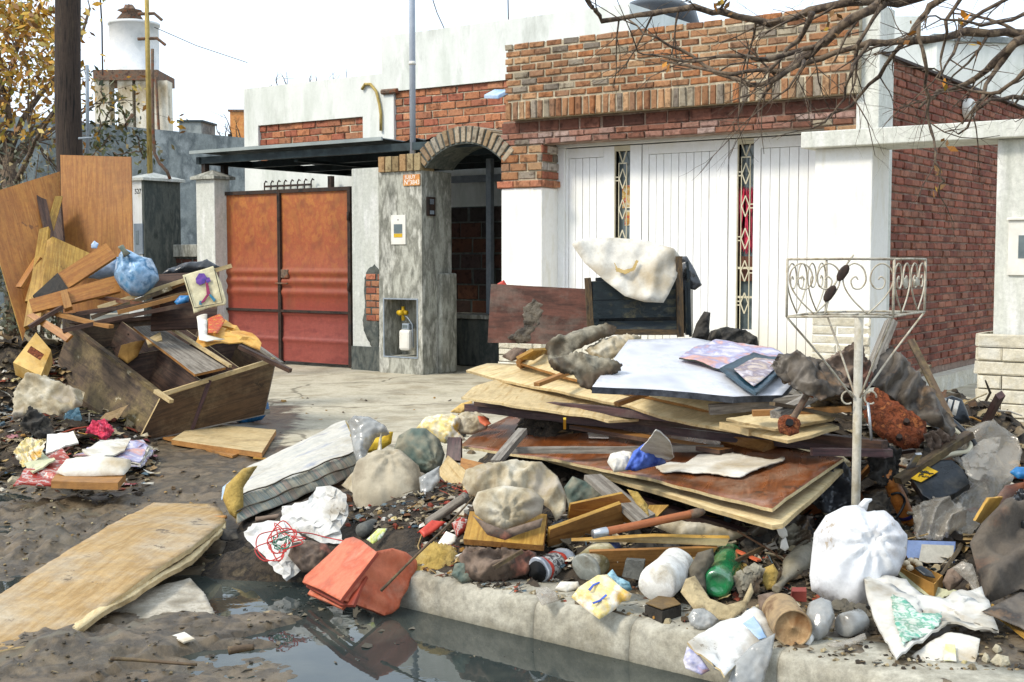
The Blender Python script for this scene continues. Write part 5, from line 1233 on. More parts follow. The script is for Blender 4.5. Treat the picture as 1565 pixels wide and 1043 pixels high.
# ---- boards, lowest first
pl = P3((703, 682, .30), (1180, 776, .34), (1290, 702, .43))
pn = pl[1] if pl[1].z > 0 else -pl[1]
def off(pl_, h):
    n = pl_[1] if pl_[1].z > 0 else -pl_[1]
    return (pl_[0]+n*h, n)
sheet('plywood_sheet', on(off(pl, -.055), [(800, 690), (1180, 804), (1196, 802), (1262, 742), (1300, 706), (1280, 690), (1000, 650)]), 'wood_ply', .018, label='pale plywood sheet with bright edge under the wet brown panel', cat='board', edge='wood_light', amp=.004, fs=3,
      shape=lambda u, v: .03*max(0, u-.25), res=.06)
sheet('veneer_sheet', on(pl, [(703, 682), (735, 655), (800, 628), (1000, 640), (1290, 701), (1240, 735), (1180, 777), (1000, 734), (850, 702)]), 'veneer_wet', .014, label='large wet brown veneered panel lying across the heap, paper scraps on it', cat='board', edge='wood_ply', amp=.008, fs=2.5, res=.06)
stick('frame_rail', g(895, 742, .2), g(1165, 826, .14), .05, .045, 'wood_purple', 'dark purplish rail slung under the edge of the brown panel', 'rail', edge='wood_dark')
board('dark_board', [g(1215, 800, .1), g(1225, 740, .3), g(1300, 715, .36), g(1330, 790, .1)], .015, 'veneer_brown', 'brown panel standing half hidden behind the pole at the panel corner', 'board')
stick('grey_batten', g(783, 690, .37), g(1106, 686, .42), .035, .03, 'wood_grey', 'long weathered grey batten lying across the wet brown panel', 'batten', bendv=.004)
stick('grey_stake', g(757, 708, .36), g(799, 659, .46), .045, .03, 'wood_grey', 'short slate-grey stake crossing the left end of the long batten', 'stake')
board('purple_offcut', [g(681, 702, .25), g(684, 668, .36), g(704, 668, .36), g(704, 704, .25)], .03, 'wood_purple', 'small purple-brown offcut hanging off the left end of the brown panel', 'offcut')
for i, (a, b, wd, mt, lb) in enumerate([((716, 622, .46), (1356, 694, .45), .07, 'wood_purple', 'lowest dark purplish moulding running the length of the heap'),
     ((730, 614, .50), (1352, 682, .50), .06, 'wood_dark', 'dark door-frame moulding lying on top of the purplish one'),
     ((745, 610, .53), (1250, 660, .54), .05, 'wood_purple', 'upper dark moulding tucked under the pale plywood')]):
    stick('moulding', g(*a), g(*b), wd, .04, mt, lb, 'moulding', group='dark mouldings across the heap', bendv=.004)
stick('orange_peg', g(863, 655, .44), g(863, 640, .50), .014, .012, 'foam_yellow', 'tiny orange peg hanging below the dark mouldings', 'peg')
stick('brown_plank', g(880, 652, .42), g(1110, 690, .42), .09, .02, 'wood_mid', 'dull brown plank sloping under the dark mouldings toward the cloth', 'plank', edge='wood_dark')
board('wood_block', [g(1100, 675, .42), g(1125, 668, .46), g(1180, 674, .46), g(1165, 690, .42)], .05, 'wood_mid', 'short brown wood block under the mouldings behind the cream paper', 'block')
# paper and cloth on the panel
po = off(pl, .016)
sheet('torn_paper', on(po, [(1000, 712), (1025, 706), (1048, 708), (1058, 700), (1070, 693), (1100, 692), (1120, 691), (1145, 698), (1180, 702), (1197, 696), (1200, 702), (1160, 716), (1130, 728), (1075, 722), (1060, 724), (1040, 720), (1012, 722)]), 'foam_white', .004, label='large torn cream paper stuck flat on the right of the brown panel', cat='paper', amp=.006, fs=12, rag=.004)
sheet('paper_scrap', on(po, [(898, 661), (930, 664), (930, 669), (900, 668)]), 'letter_white', .006, label='small white paper strip near the back of the brown panel', cat='paper scrap')
lump('lace_cloth', [(928, 706), (932, 696), (950, 692), (966, 694), (972, 706), (960, 718), (938, 720)], 'foam_white', z0=.38, tilt=.9, H=.035, amp=.012, fs=30, label='crumpled cream lacy rag beside the blue cloth', cat='rag')
lump('blue_rag', [(955, 718), (968, 690), (985, 678), (1000, 672), (1012, 690), (1018, 708), (1005, 712), (985, 716), (972, 720)], 'blue_cloth', z0=.39, tilt=.5, H=.05, amp=.02, fs=16, crease=.02, label='crumpled blue rag in the middle of the brown panel', cat='rag')
sheet('white_rag', [g(978, 690, .48), g(1003, 658, .62), g(1024, 675, .56), g(1030, 700, .46), g(1022, 708, .42), g(1008, 704, .42), g(1000, 696, .45)], 'white_film', .006, label='stiff white flap rising from the blue rag', cat='rag', amp=.012, fs=8, crease=.01)
# ---- upper plywood layers
pl1 = P3((712, 566, .64), (1205, 671, .53), (1282, 650, .58))
sheet('plywood_sheet', on(pl1, [(712, 566), (745, 556), (900, 560), (1100, 600), (1282, 650), (1240, 664), (1203, 672), (1060, 648), (960, 622), (850, 598), (770, 582)]), 'wood_ply', .014, label='broad pale plywood sheet, largest of the upper layers', cat='board', edge='wood_light', amp=.01, fs=2.5, res=.06)
pl1b = P3((712, 610, .56), (985, 645, .5), (900, 585, .6))
sheet('bowed_plywood', on(pl1b, [(705, 606), (722, 592), (760, 580), (830, 590), (900, 606), (985, 640), (930, 642), (880, 632), (800, 622), (740, 612)]), 'wood_light', .012, label='bowed grey-stained plywood sagging below the broad pale sheet', cat='board', edge='wood_ply', amp=.012, fs=3)
pl2 = P3((790, 550, .72), (1080, 622, .6), (1180, 605, .66))
sheet('narrow_plywood', on(pl2, [(788, 553), (820, 540), (920, 560), (1190, 603), (1165, 622), (1085, 628), (960, 600), (860, 575)]), 'wood_ply', .016, label='narrower plywood strip lying on the broad pale sheet', cat='board', edge='wood_mid', amp=.006, fs=3)
sheet('pale_offcut', on(P3((1110, 640, .6), (1190, 655, .57), (1270, 628, .63)), [(1110, 640), (1200, 625), (1285, 620), (1275, 640), (1185, 656)]), 'wood_ply', .012, label='pale pointed plywood offcut beneath the rusty rod', cat='board', edge='wood_light', rag=.003)
for a, b, lb in [((820, 588, .66), (868, 570, .70), 'left one of the two short brown battens on the plywood'), ((942, 618, .62), (988, 602, .66), 'right one of the two short brown battens on the plywood')]:
    stick('batten', g(*a), g(*b), .035, .02, 'wood_mid', lb, 'batten', group='short battens on the plywood')
r_ = empty('varnished_corner', g(815, 555, .68), 'varnished yellow-brown wooden frame corner poking out at left of heap', 'frame')
board('rail', [g(790, 560, .68), g(790, 545, .75), g(835, 530, .78), g(835, 545, .72)], .03, 'wood_mid', parent=r_); board('top_rail', [g(788, 546, .75), g(812, 533, .8), g(838, 531, .79), g(812, 548, .74)], .02, 'wood_yellow', parent=r_)
lump('dark_shard', [(767, 545), (785, 532), (806, 534), (800, 545), (782, 552)], 'rag_brown', z0=.7, tilt=.9, H=.02, amp=.006, fs=20, label='small dark shard resting before the stone-coursed base', cat='scrap')
for a, b, wd, th_, mt, lb in [((1084, 626, .62), (1275, 606, .68), .055, .045, 'wood_grey', 'thick grey beam end jutting out under the framed print'),
      ((1150, 630, .64), (1300, 624, .66), .04, .025, 'wood_mid', 'rounded brown lath below the thick grey beam'),
      ((1185, 634, .66), (1292, 582, .76), .05, .03, 'wood_grey', 'grey plank slanting up behind the rusty rod'),
      ((1105, 650, .55), (1150, 660, .54), .05, .03, 'wood_light', 'small pale block between plywood sheets'),
      ((1240, 692, .48), (1362, 694, .47), .035, .03, 'wood_purple', 'short striped dark rail end right of the pole')]:
    stick('plank', g(*a), g(*b), wd, th_, mt, lb, 'plank', bendv=.003)
# ---- white board with print on top
plw = P3((907, 593, .73), (1122, 606, .69), (1060, 518, .88))
wbd = sheet('laminated_board', on(plw, [(905, 592), (925, 565), (960, 520), (1060, 517), (1130, 530), (1218, 560), (1212, 585), (1195, 604), (1122, 606), (1010, 596)]), 'white_board', .03, label='thick white laminated panel with dark rim on top of the heap', cat='board', edge='board_rim', amp=.004, fs=3, res=.05)
sheet('magazine_page', on(off(plw, .022), [(1038, 546), (1062, 530), (1095, 520), (1140, 525), (1175, 531), (1203, 543), (1165, 556), (1128, 571), (1080, 557)]), 'magazine', .008, label='faded open magazine page lying on the white panel', cat='magazine', amp=.012, fs=8, edge='ink_dark')
fp_ = off(plw, .04); o_ = sheet('framed_print', on(fp_, [(1100, 563), (1152, 537), (1175, 545), (1218, 545), (1196, 566), (1155, 602), (1128, 583)]), 'frame_teal', .012, label='dark teal bordered photo print of pale figure tones beside the magazine', cat='print', amp=.008, fs=5)
sheet('image', on(off(plw, .053), [(1122, 563), (1154, 546), (1194, 550), (1180, 568), (1152, 590), (1135, 577)]), 'photo_print', .003, parent=o_, amp=.006, fs=5)
sheet('grey_card', [g(1190, 556, .8), g(1215, 556, .82), g(1232, 592, .72), g(1222, 605, .68), g(1195, 575, .74)], 'block_grey', .006, label='bent grey card slipping off beside the framed print', cat='card', amp=.01, fs=8)
# ---- rags of torn upholstery
k_ = dict(amp=.014, fs=12, crease=.028, rag=.005, R=.025)
lump('torn_upholstery', [(833, 527), (850, 517), (895, 500), (925, 494), (944, 500), (938, 512), (915, 520), (880, 535), (862, 552), (840, 556)], 'leatherette', z0=.74, tilt=.6, H=.028, label='rolled scrap of torn upholstery, leftmost of the mouldy rags', cat='rag', group='torn upholstery', **k_)
lump('torn_upholstery', [(893, 535), (920, 518), (960, 510), (979, 514), (974, 530), (950, 543), (925, 552), (905, 548)], 'dirty_cloth', z0=.75, tilt=.5, H=.028, label='pale mouldy fold of upholstery overlapping the white panel', cat='rag', group='torn upholstery', **k_)
lump('torn_upholstery', [(838, 552), (880, 538), (925, 548), (952, 556), (948, 566), (925, 580), (905, 596), (888, 593), (878, 575), (845, 566)], 'leatherette', z0=.7, tilt=.5, H=.025, label='brown hanging strip of upholstery drooping below the mouldy fold', cat='rag', group='torn upholstery', **k_)
# ---- mud-caked cupboard door standing behind
Yd = 7.55
dr = board('cupboard_door', [A(750, 434, Yd), A(900, 442, Yd-.12), A(897, 528, Yd-.15), A(745, 524, Yd-.02)], .035, 'wood_door', 'brown cupboard door caked with grey mud standing on edge on the heap', 'door', warp=.003, rag=.002)
sheet('mud_patch', [p+Vector((0, -.012, 0)) for p in [A(x, y, Yd-.06) for x, y in ((800, 470), (815, 458), (832, 465), (845, 475), (862, 478), (858, 500), (850, 522), (790, 524), (775, 515), (800, 500))]], 'mud', .012, parent=dr, amp=.012, fs=30, rag=.008, res=.015)
lump('red_shard', [(757, 436), (770, 428), (775, 436), (770, 440)], 'red_plastic', z0=1.1, tilt=.1, H=.012, Y=Yd+.02, label='small red shard peeping over the muddy cupboard door', cat='scrap')
# ---- dark slatted frame
Yf = 6.95; fz_ = lambda y: A(970, y, Yf).z; fx = lambda x: A(x, 450, Yf).x
fm = empty('slatted_frame', (fx(970), Yf, fz_(515)), 'dark green-black slatted furniture frame standing behind the white panel', 'furniture frame')
def fbar(nm, x0, y0, x1, y1, w_, h_, dy=0, mt='green_paint'):
    a, b = A(x0, y0, Yf+dy), A(x1, y1, Yf+dy); stick(nm, a, b, w_, h_, mt, parent=fm, up=Vector((0, -1, 0)) if abs(x1-x0) < abs(y1-y0) else Zv)
for x0, y0, x1, y1 in ((898, 425, 903, 510), (1037, 392, 1040, 515)): fbar('post', x0, y0, x1, y1, .035, .04, -.02, 'post_wood')
for x0, x1 in ((908, 912), (1050, 1052)): fbar('inner_post', x0, 430, x1, 512, .03, .04, .08)
for y, h_ in ((438, .05), (452, .05), (467, .05), (480, .055)): fbar('slat', 906, y, 1040, y-3, .02, h_, .06)
board('sloping_panel', [A(908, 492, Yf+.2), A(1038, 490, Yf+.2), A(1042, 506, Yf), A(905, 508, Yf)], .015, 'green_paint', parent=fm); fbar('bottom_rail', 905, 508, 1040, 508, .03, .03, -.02, 'post_wood')
board('side_panel', [A(1052, 400, Yf+.05), A(1058, 515, Yf+.05), A(1060, 505, Yf+.4), A(1056, 405, Yf+.4)], .015, 'green_paint', parent=fm)
board('far_side_panel', [A(904, 430, Yf+.05), A(906, 510, Yf+.05), A(915, 505, Yf+.4), A(913, 430, Yf+.4)], .015, 'green_paint', parent=fm)
board('back_panel', [A(910, 425, Yf+.4), A(1056, 410, Yf+.4), A(1058, 510, Yf+.4), A(912, 508, Yf+.4)], .012, 'metal_black', parent=fm)
lump('draped_cushion', [(874, 374), (884, 366), (930, 363), (985, 367), (1030, 380), (1041, 394), (1034, 425), (1022, 450), (1014, 463), (985, 462), (955, 453), (925, 430), (893, 402)], 'foam_white', Y=Yf-.1, tilt=.35, H=.022, back=.03, R=.05, amp=.02, fs=4, edge='leatherette', crease=.02, label='stained white padded cushion draped over the dark slatted frame', cat='cushion')
dc_ = bpy.data.objects['draped_cushion']; nq = Vector((0, -math.cos(.35), math.sin(.35)))
sheet('stain', [p+nq*.032 for p in on((W['draped_cushion'].translation, nq), [(938, 404), (943, 412), (952, 416), (965, 413), (972, 400), (975, 402), (969, 416), (955, 422), (941, 418)])], 'stain', .004, parent=dc_, rag=.002)
lump('black_wrap', [(1038, 392), (1050, 392), (1062, 412), (1073, 436), (1062, 444), (1050, 440), (1045, 470), (1040, 440)], 'film_black', Y=Yf+.08, tilt=.2, H=.03, amp=.015, fs=14, crease=.012, label='crumpled black plastic hooked on the right post of the frame', cat='plastic sheet')
lump('rag_stump', [(1056, 520), (1064, 495), (1076, 476), (1086, 478), (1084, 500), (1086, 525)], 'rag_dark', Y=6.9, tilt=.2, H=.05, amp=.02, fs=14, label='upright dark mouldy stump of rag right of the frame', cat='rag')
lump('dark_rag', [(1078, 528), (1086, 506), (1110, 500), (1140, 505), (1158, 518), (1160, 535), (1130, 545), (1100, 540)], 'rag_dark', Y=6.8, tilt=.4, H=.06, amp=.015, fs=12, crease=.04, label='lying dark mouldy rag behind the magazine page', cat='rag')
# ---- crumpled tarpaulins at the right
k_ = dict(amp=.02, fs=9, crease=.05, rag=.006, R=.03)
lump('crumpled_tarp', [(1178, 560), (1192, 540), (1225, 542), (1260, 552), (1285, 570), (1290, 600), (1255, 612), (1220, 596), (1195, 580)], 'tarp_brown', z0=.74, tilt=.7, H=.025, label='crumpled brown tarpaulin nearest the framed print', cat='tarpaulin', group='crumpled tarpaulins', **k_)
lump('crumpled_tarp', [(1245, 562), (1270, 545), (1308, 522), (1322, 540), (1335, 575), (1315, 605), (1280, 605), (1255, 590)], 'rag_brown', z0=.72, tilt=.6, H=.03, label='rusty brown tarpaulin bundle behind the white pole', cat='tarpaulin', group='crumpled tarpaulins', **k_)
lump('crumpled_tarp', [(1330, 585), (1345, 545), (1362, 528), (1388, 552), (1425, 600), (1462, 650), (1455, 668), (1410, 640), (1365, 610)], 'tarp_brown', z0=.55, tilt=.6, H=.02, label='dark grey-brown tarpaulin sheet sloping behind the rusty disc', cat='tarpaulin', group='crumpled tarpaulins', **k_)
sheet('small_tarp', [g(1228, 612, .68), g(1240, 596, .74), g(1298, 600, .74), g(1330, 616, .66), g(1290, 630, .62), g(1250, 628, .62)], 'tarp_brown', .01, label='small muddy flap between the grey plank and the pole', cat='tarpaulin', amp=.03, fs=10, crease=.03)
stick('old_post', A(1322, 590, 6.3), A(1362, 492, 6.6), .05, .05, 'wood_grey', 'grey weathered post leaning against the gateway wall', 'post', up=Vector((0, -1, 0)))
stick('thin_lath', A(1392, 520, 6.3), A(1452, 640, 5.9), .035, .015, 'wood_old', 'thin dark lath slanting down behind the rusty disc', 'lath', up=Vector((0, -1, 0)))
board('dark_plate', [g(1330, 612, .6), g(1372, 575, .72), g(1438, 628, .6), g(1460, 668, .5)], .01, 'metal_black', 'blackened metal plate behind the curved tube', 'plate', warp=.01)
# rusty rod with flanges
rr_ = empty('rusty_rod', g(1224, 620, .72), 'rod with a rusty flange at each end, like a dumbbell', 'rod')
e0, e1 = g(1206, 650, .63), g(1241, 591, .78)
stick('rod', e0, e1, .028, 1.0, 'rust_iron', parent=rr_, round_=True)
for c, nn in ((e0, 'flange'), (e1, 'flange')):
    ax = (e1-e0).normalized(); v = ax.cross(Zv).normalized(); w_ = ax.cross(v); mb = MB(); r0 = .046
    n_ = Vector((-.1, -.85, .5)).normalized(); v = n_.cross(Zv).normalized(); w_ = n_.cross(v); out = [c+(v*math.cos(t)+w_*math.sin(t))*r0*(1+.25*nv((t, c.x, 0), 2)) for t in [i*.4 for i in range(16)]]
    f_ = sheet(nn, out, 'rust', H=.02, parent=rr_, amp=.01, fs=40); mb = MB(); mb.tube([c+n_*.015, c+n_*.03], .016, 8); link('bolt_hole', mb, 'dark_void', f_)
# rusty disc
n_ = Vector((-.15, -.8, .6)).normalized(); ce = A(1368, 640, 5.75)
out = on((ce, n_), [(1322, 612), (1338, 592), (1352, 596), (1362, 604), (1382, 606), (1402, 622), (1416, 645), (1416, 668), (1404, 684), (1382, 688), (1350, 672), (1326, 650), (1318, 632)])
ds = sheet('rusty_disc', out, 'rust', H=.03, label='large flaking rusty disc with two dark bolt heads', cat='disc', amp=.012, fs=22, rag=.004, nrm=n_, R=.04)
for x, y in ((1385, 646), (1374, 670)):
    c = onp(x, y, ce+n_*.03, n_); mb = MB(); mb.tube([c, c+n_*.02], [.017, .013], 7); link('bolt', mb, 'iron_dark', ds)
def smooth_path(P, k=6):
    out = []
    for i in range(len(P)-1):
        p0, p1, p2, p3 = P[max(i-1, 0)], P[i], P[i+1], P[min(i+2, len(P)-1)]
        for j in range(k):
            t = j/k; out.append(.5*((2*p1)+(p2-p0)*t+(2*p0-5*p1+4*p2-p3)*t*t+(3*p1-p0-3*p2+p3)*t*t*t))
    return out+[P[-1]]
mb = MB(); mb.tube(smooth_path([A(1312, 592, 5.9), A(1350, 588, 5.85), A(1400, 606, 5.8), A(1450, 640, 5.7), A(1480, 668, 5.6), A(1492, 688, 5.55), A(1470, 698, 5.5)]), .014, 8)
tb = link('bent_tube_frame', mb, 'metal_black', smooth=True, label='bent black and brass tube frame sweeping over the rusty disc', cat='tube frame')
mb = MB(); mb.tube(smooth_path([A(1405, 622, 5.75), A(1440, 645, 5.7), A(1478, 672, 5.6), A(1480, 690, 5.52), A(1450, 695, 5.5), A(1425, 706, 5.5)]), .012, 8); link('brass_tube', mb, 'grille_paint', tb, smooth=True)
mb = MB(); mb.tube([A(1418, 668, 5.65), A(1448, 682, 5.6)], .012, 8); link('cross_tube', mb, 'rust_iron', tb, smooth=True)
stick('metal_strut', g(1376, 742, .3), g(1404, 694, .46), .03, .012, 'steel', 'flat grey metal strut beneath the bent tube frame', 'strut')
stick('leaning_plank', g(1372, 735, .34), g(1482, 664, .52), .05, .03, 'wood_old', 'plank with pale worn edge slanting over the black box', 'plank')
lump('sneaker', [(1432, 632), (1436, 612), (1452, 605), (1470, 612), (1478, 630), (1482, 645), (1462, 650), (1445, 645)], 'metal_black', Y=6.1, tilt=.5, H=.05, amp=.01, fs=12, label='dark shoe with white stripes lying behind the tube frame', cat='shoe')
sn = bpy.data.objects['sneaker']
for i in range(3):
    x = 1437+i*10; sheet('stripe', [A(x+4, 608+i*2, 6.03), A(x+10, 610+i*2, 6.03), A(x+4, 628+i*4, 6.03), A(x-2, 626+i*4, 6.03)], 'can_white', .01, parent=sn, amp=.003)
stick('dark_stake', g(1492, 657, .4), A(1523, 596, 5.9), .035, .03, 'wood_purple', 'short dark stake sticking up before the stone footing', 'stake', up=Vector((0, -1, 0)))
# ---- basket on a pole
BK = .9
bk = empty('basket_stand', (1.53*BK, 5.55*BK, 0), 'peeling white wrought-iron rubbish basket on a pole with heart scrolls', 'basket stand')
zb0, zb1 = CH-(CH-1.055)*BK, CH-(CH-1.297)*BK; FL, FR, BL, BR = [Vector(v)*BK for v in ((1.156, 5.3, 0), (1.604, 5.3, 0), (1.445, 5.8, 0), (1.9, 5.8, 0))]
mb = MB(); mb.tube([Vector((1.53, 5.55, .0))*BK, Vector((1.53*BK, 5.55*BK, zb0))], .0175, 14); link('pole', mb, 'pole_white', bk, smooth=True)
mb = MB()
for z in (zb0, zb1):
    for a, b in ((FL, FR), (FR, BR), (BR, BL), (BL, FL)): mb.tube([a+Zv*z, (a+b)/2+Zv*(z+.002), b+Zv*z], .0048, 6)
link('rim', mb, 'white_iron', bk, smooth=True)
for p in (FL, FR, BL, BR):
    mb = MB(); mb.tube([p+Zv*zb0, p+Zv*zb1], .0052, 6); link('corner_bar', mb, 'white_iron', bk, smooth=True)
HP = [(0, .0), (.3, .3), (.46, .58), (.44, .84), (.27, .97), (.1, .88), (.04, .66), (.13, .5), (.27, .5), (.32, .64), (.24, .72), (.19, .66)]
for a, b in ((FL, FR), (FR, BR), (BL, FL)):
    for hcen in (.26, .76):
        for sgn in (-1, 1):
            mb = MB(); P = smooth_path([a+(b-a)*(hcen+sgn*x*.5)+Zv*(zb0+.01+(zb1-zb0-.02)*z) for x, z in HP], 5); mb.tube(P, .0032, 5); link('scroll', mb, 'white_iron', bk, smooth=True)
mb = MB()
for t in (.2, .5, .8): mb.tube([FL.lerp(FR, t)+Zv*(zb0+.002), BL.lerp(BR, t)+Zv*(zb0+.002)], .004, 5)
mb.tube([FL.lerp(BL, .5)+Zv*zb0, FR.lerp(BR, .5)+Zv*zb0], .004, 5); link('floor_bars', mb, 'white_iron', bk, smooth=True)
cpo = Vector((1.53, 5.55, 0))*BK
for p in (FL, FR, BL, BR):
    d = (cpo-p); mb = MB(); mb.tube(smooth_path([p+Zv*zb0, p.lerp(cpo, .5)+Zv*(zb0-.17), p.lerp(cpo, .93)+Zv*(zb0-.33)], 4), .0042, 6); link('strut', mb, 'white_iron', bk, smooth=True)
for sx in (-1, 1):
    mb = MB(); c = cpo+Vector((sx*.045, -.02, zb0-.33)); mb.tube([c+Vector((math.cos(t)*.024, 0, math.sin(t)*.026)) for t in [i*.45 for i in range(13)]], .004, 5); link('ring', mb, 'white_iron', bk, smooth=True)
mb = MB(); mb.tube([cpo+Vector((.035, -.02, zb0-.35)), cpo+Vector((.05, -.03, zb0-.5))], .006, 6); link('hook', mb, 'steel', bk, smooth=True)
for (t, zz, mt) in ((.52, .68, 'metal_black'), (.40, .36, 'metal_black')):
    c = FL.lerp(FR, t)+Zv*(zb0+.245*zz); out = [c+Vector((.026*math.cos(a)*.8+.014*math.sin(a), -.004, .032*math.sin(a))) for a in [i*.5 for i in range(12)]]
    sheet('leaf_plate', out, 'rust_iron' if 0 else 'iron_dark', H=.006, parent=bk, amp=.002)
for t in (.35, .72):
    c = FR.lerp(BR, t)+Zv*(zb0+.245*.52); out = [c+Vector((.02*math.cos(a), .03*math.cos(a), .02*math.sin(a))) for a in [i*.5 for i in range(12)]]
    sheet('leaf_plate', out, 'white_iron', H=.006, parent=bk, amp=.002)
mb = MB(); mb.tube(smooth_path([FL.lerp(FR, .36)+Zv*(zb0+.01), FL.lerp(FR, .42)+Zv*(zb0+.1), FL.lerp(FR, .56)+Zv*(zb0+.2), FL.lerp(FR, .62)+Zv*(zb0+.235)], 4), .004, 5); link('leaf_stem', mb, 'white_iron', bk, smooth=True)
# ---- right flank
k_ = dict(amp=.02, fs=10)
bx = empty('black_box', g(1435, 740, .3), 'scuffed black plastic casing with yellow warning label', 'box')
plb = P3((1396, 735, .34), (1425, 766, .27), (1480, 738, .34))
sheet('casing', on(plb, [(1393, 733), (1430, 704), (1455, 703), (1472, 718), (1482, 738), (1460, 754), (1427, 767), (1410, 757)]), 'metal_black', .04, parent=bx, amp=.004, fs=6)
lb_ = sheet('label', on(off(plb, .012), [(1391, 731), (1417, 713), (1434, 721), (1408, 737)]), 'yellow_paint', .003, parent=bx, amp=.001)
mb = MB(); rr = random.Random(3)
for i in range(9):
    p = onp(1403+rr.uniform(-4, 20), 727+rr.uniform(-8, 3)-0, *off(plb, .017)); q = onp(1403+rr.uniform(-4, 20)+4, 727+rr.uniform(-8, 3), *off(plb, .017)); mb.tube([p, q], .0022, 4)
link('print', mb, 'ink_dark', lb_)
lump('clear_sheeting', [(1436, 672), (1480, 655), (1512, 652), (1542, 660), (1556, 668), (1563, 692), (1556, 722), (1520, 770), (1482, 822), (1440, 826), (1398, 824), (1396, 790), (1432, 772), (1482, 748), (1478, 720), (1450, 695)], 'film_clear', z0=.1, tilt=.75, H=.02, R=.03, amp=.02, fs=8, crease=.07, rag=.004,
     label='big dirty translucent plastic sheeting spilling down the right flank', cat='plastic sheet', oct_=4)
lump('sheeting_fold', [(1470, 700), (1500, 672), (1530, 668), (1520, 710), (1495, 735), (1478, 728)], 'film_clear', z0=.36, tilt=.7, H=.015, amp=.02, fs=12, crease=.04, rag=.004, label='bunched brownish fold of clear plastic above the black casing', cat='plastic sheet')
mb = MB(); lo_ = empty('painted_log', g(1368, 770, .2), 'orange-brown smooth hollow log banded with purple tape', 'log')
la, lb2 = g(1354, 722, .36), g(1394, 806, .1)
lathe('shaft', lb2, la, [(0, .024), (.02, .034), (.2, .034), (.5, .037), (.8, .034), (1, .030), (1, .001)], 'log_orange', parent=lo_, dent=.004)
ax = la-lb2
lathe('tape_band', lb2+ax*.2, lb2+ax*.26, [(0, .0365), (1, .0365)], 'tape_purple', parent=lo_); lathe('hollow_end', lb2-ax*.002, lb2+ax*.012, [(0, .024), (0, .001)], 'dark_void', parent=lo_)
mb = MB(); c = lb2+ax*.62; mb.tube(smooth_path([c+Vector((-.03, -.03, .0)), c+Vector((.0, -.05, .01)), c+Vector((.03, -.03, -.03)), c+Vector((.0, -.04, -.09)), c+Vector((-.03, -.03, -.12))], 4), .006, 6); link('strap', mb, 'black_plastic', lo_, smooth=True)
lump('knot', [(1358, 752), (1366, 742), (1380, 744), (1382, 758), (1370, 764)], 'rust', z0=.24, tilt=.4, H=.015, parent=lo_, amp=.01, fs=30) if False else None
bb = empty('blue_carton', g(1422, 850, .1), 'pale blue carton with a cream label panel on its front', 'carton')
cz = .16
pf = [A(1388, 826, 5.1), A(1460, 828, 5.1), A(1459, 862, 5.08), A(1384, 860, 5.08)]
board('front', pf, .06, 'box_blue', parent=bb, warp=.002); n0 = Vector((0, -.012, .006))
board('label', [A(1409, 832, 5.08), A(1458, 834, 5.08), A(1456, 861, 5.06), A(1404, 860, 5.06)], .003, 'box_cream', parent=bb, warp=.001)
tr_ = empty('open_carton', g(1415, 885, .04), 'small open brown carton holding eggshells and a dark leaf', 'carton')
q = [g(1377, 868, .11), g(1428, 893, .09), g(1440, 880, .1), g(1392, 858, .12)]
for i in range(4):
    a, b = q[i], q[(i+1) % 4]; board('carton_wall', [a, b, b-Zv*.055, a-Zv*.055], .004, 'cardboard', parent=tr_, warp=.002)
board('carton_base', [p-Zv*.05 for p in q], .004, 'cardboard', parent=tr_)
for i, (x, y) in enumerate(((1385, 866), (1392, 862), (1399, 864), (1390, 873), (1404, 868))):
    c = g(x, y, .115); lathe('eggshell', c, c+Vector((.004, .004, .024)), [(0, .001), (.1, .009), (.4, .015), (.8, .011), (1, .002)], 'eggshell', 'pale eggshell in the small open carton', 'eggshell', group='eggshells in the carton', n=12)
lump('dark_leaf', [(1397, 868), (1408, 865), (1424, 875), (1430, 884), (1412, 880)], 'metal_black', z0=.11, tilt=1.1, H=.008, label='dark leaf lying in the small open carton', cat='leaf')
sheet('pale_green_board', [g(1372, 876, .09), g(1380, 872, .1), g(1440, 902, .06), g(1462, 898, .08), g(1452, 910, .05), g(1430, 918, .03), g(1400, 902, .05)], 'pale_green', .012, label='broken pale green board under the open carton', cat='board', rag=.003)
lump('rusty_crumple', [(1440, 890), (1448, 872), (1470, 858), (1484, 865), (1478, 880), (1465, 895), (1450, 905)], 'rag_brown', z0=.06, tilt=.5, H=.025, amp=.015, fs=20, label='rust-brown crumpled wad right of the open carton', cat='wad')
lump('film_fold', [(1455, 868), (1470, 858), (1486, 862), (1494, 884), (1500, 905), (1490, 915), (1480, 890)], 'film_clear', z0=.06, tilt=.5, H=.02, amp=.015, fs=20, label='pale film fold curling beside the grey carpet', cat='plastic sheet')
lump('dark_carpet', [(1482, 830), (1500, 800), (1530, 770), (1565, 748), (1640, 740), (1700, 800), (1690, 900), (1600, 915), (1560, 900), (1530, 915), (1500, 925), (1495, 880)], 'carpet_grey', z0=.04, tilt=.8, H=.025, amp=.03, fs=5, crease=.09, R=.03, label='heavy grey-brown rust-stained carpet slumped at the right edge', cat='carpet')
lump('flat_felt', [(1500, 935), (1560, 905), (1650, 915), (1680, 960), (1600, 985), (1560, 960)], 'tarp_brown', z0=.02, tilt=1.2, H=.02, amp=.015, fs=8, label='flat brown felt on the ground before the carpet', cat='felt')
for P, mt, lb in [([g(1491, 797, .28), g(1512, 762, .36), g(1534, 760, .36), g(1510, 806, .24)], 'wood_yellow', 'yellow board scrap above the carpet'),
                  ([g(1512, 782, .3), g(1540, 742, .38), g(1580, 735, .4), g(1560, 770, .3)], 'veneer_brown', 'curved brown board scrap at the right edge above the carpet'),
                  ([g(1508, 928, .05), g(1516, 922, .06), g(1600, 980, .02), g(1590, 992, .02)], 'wood_yellow', 'long yellow splinter on the earth at the right edge')]:
    board('board_scrap', P, .012, mt, lb, 'board scrap', rag=.004)
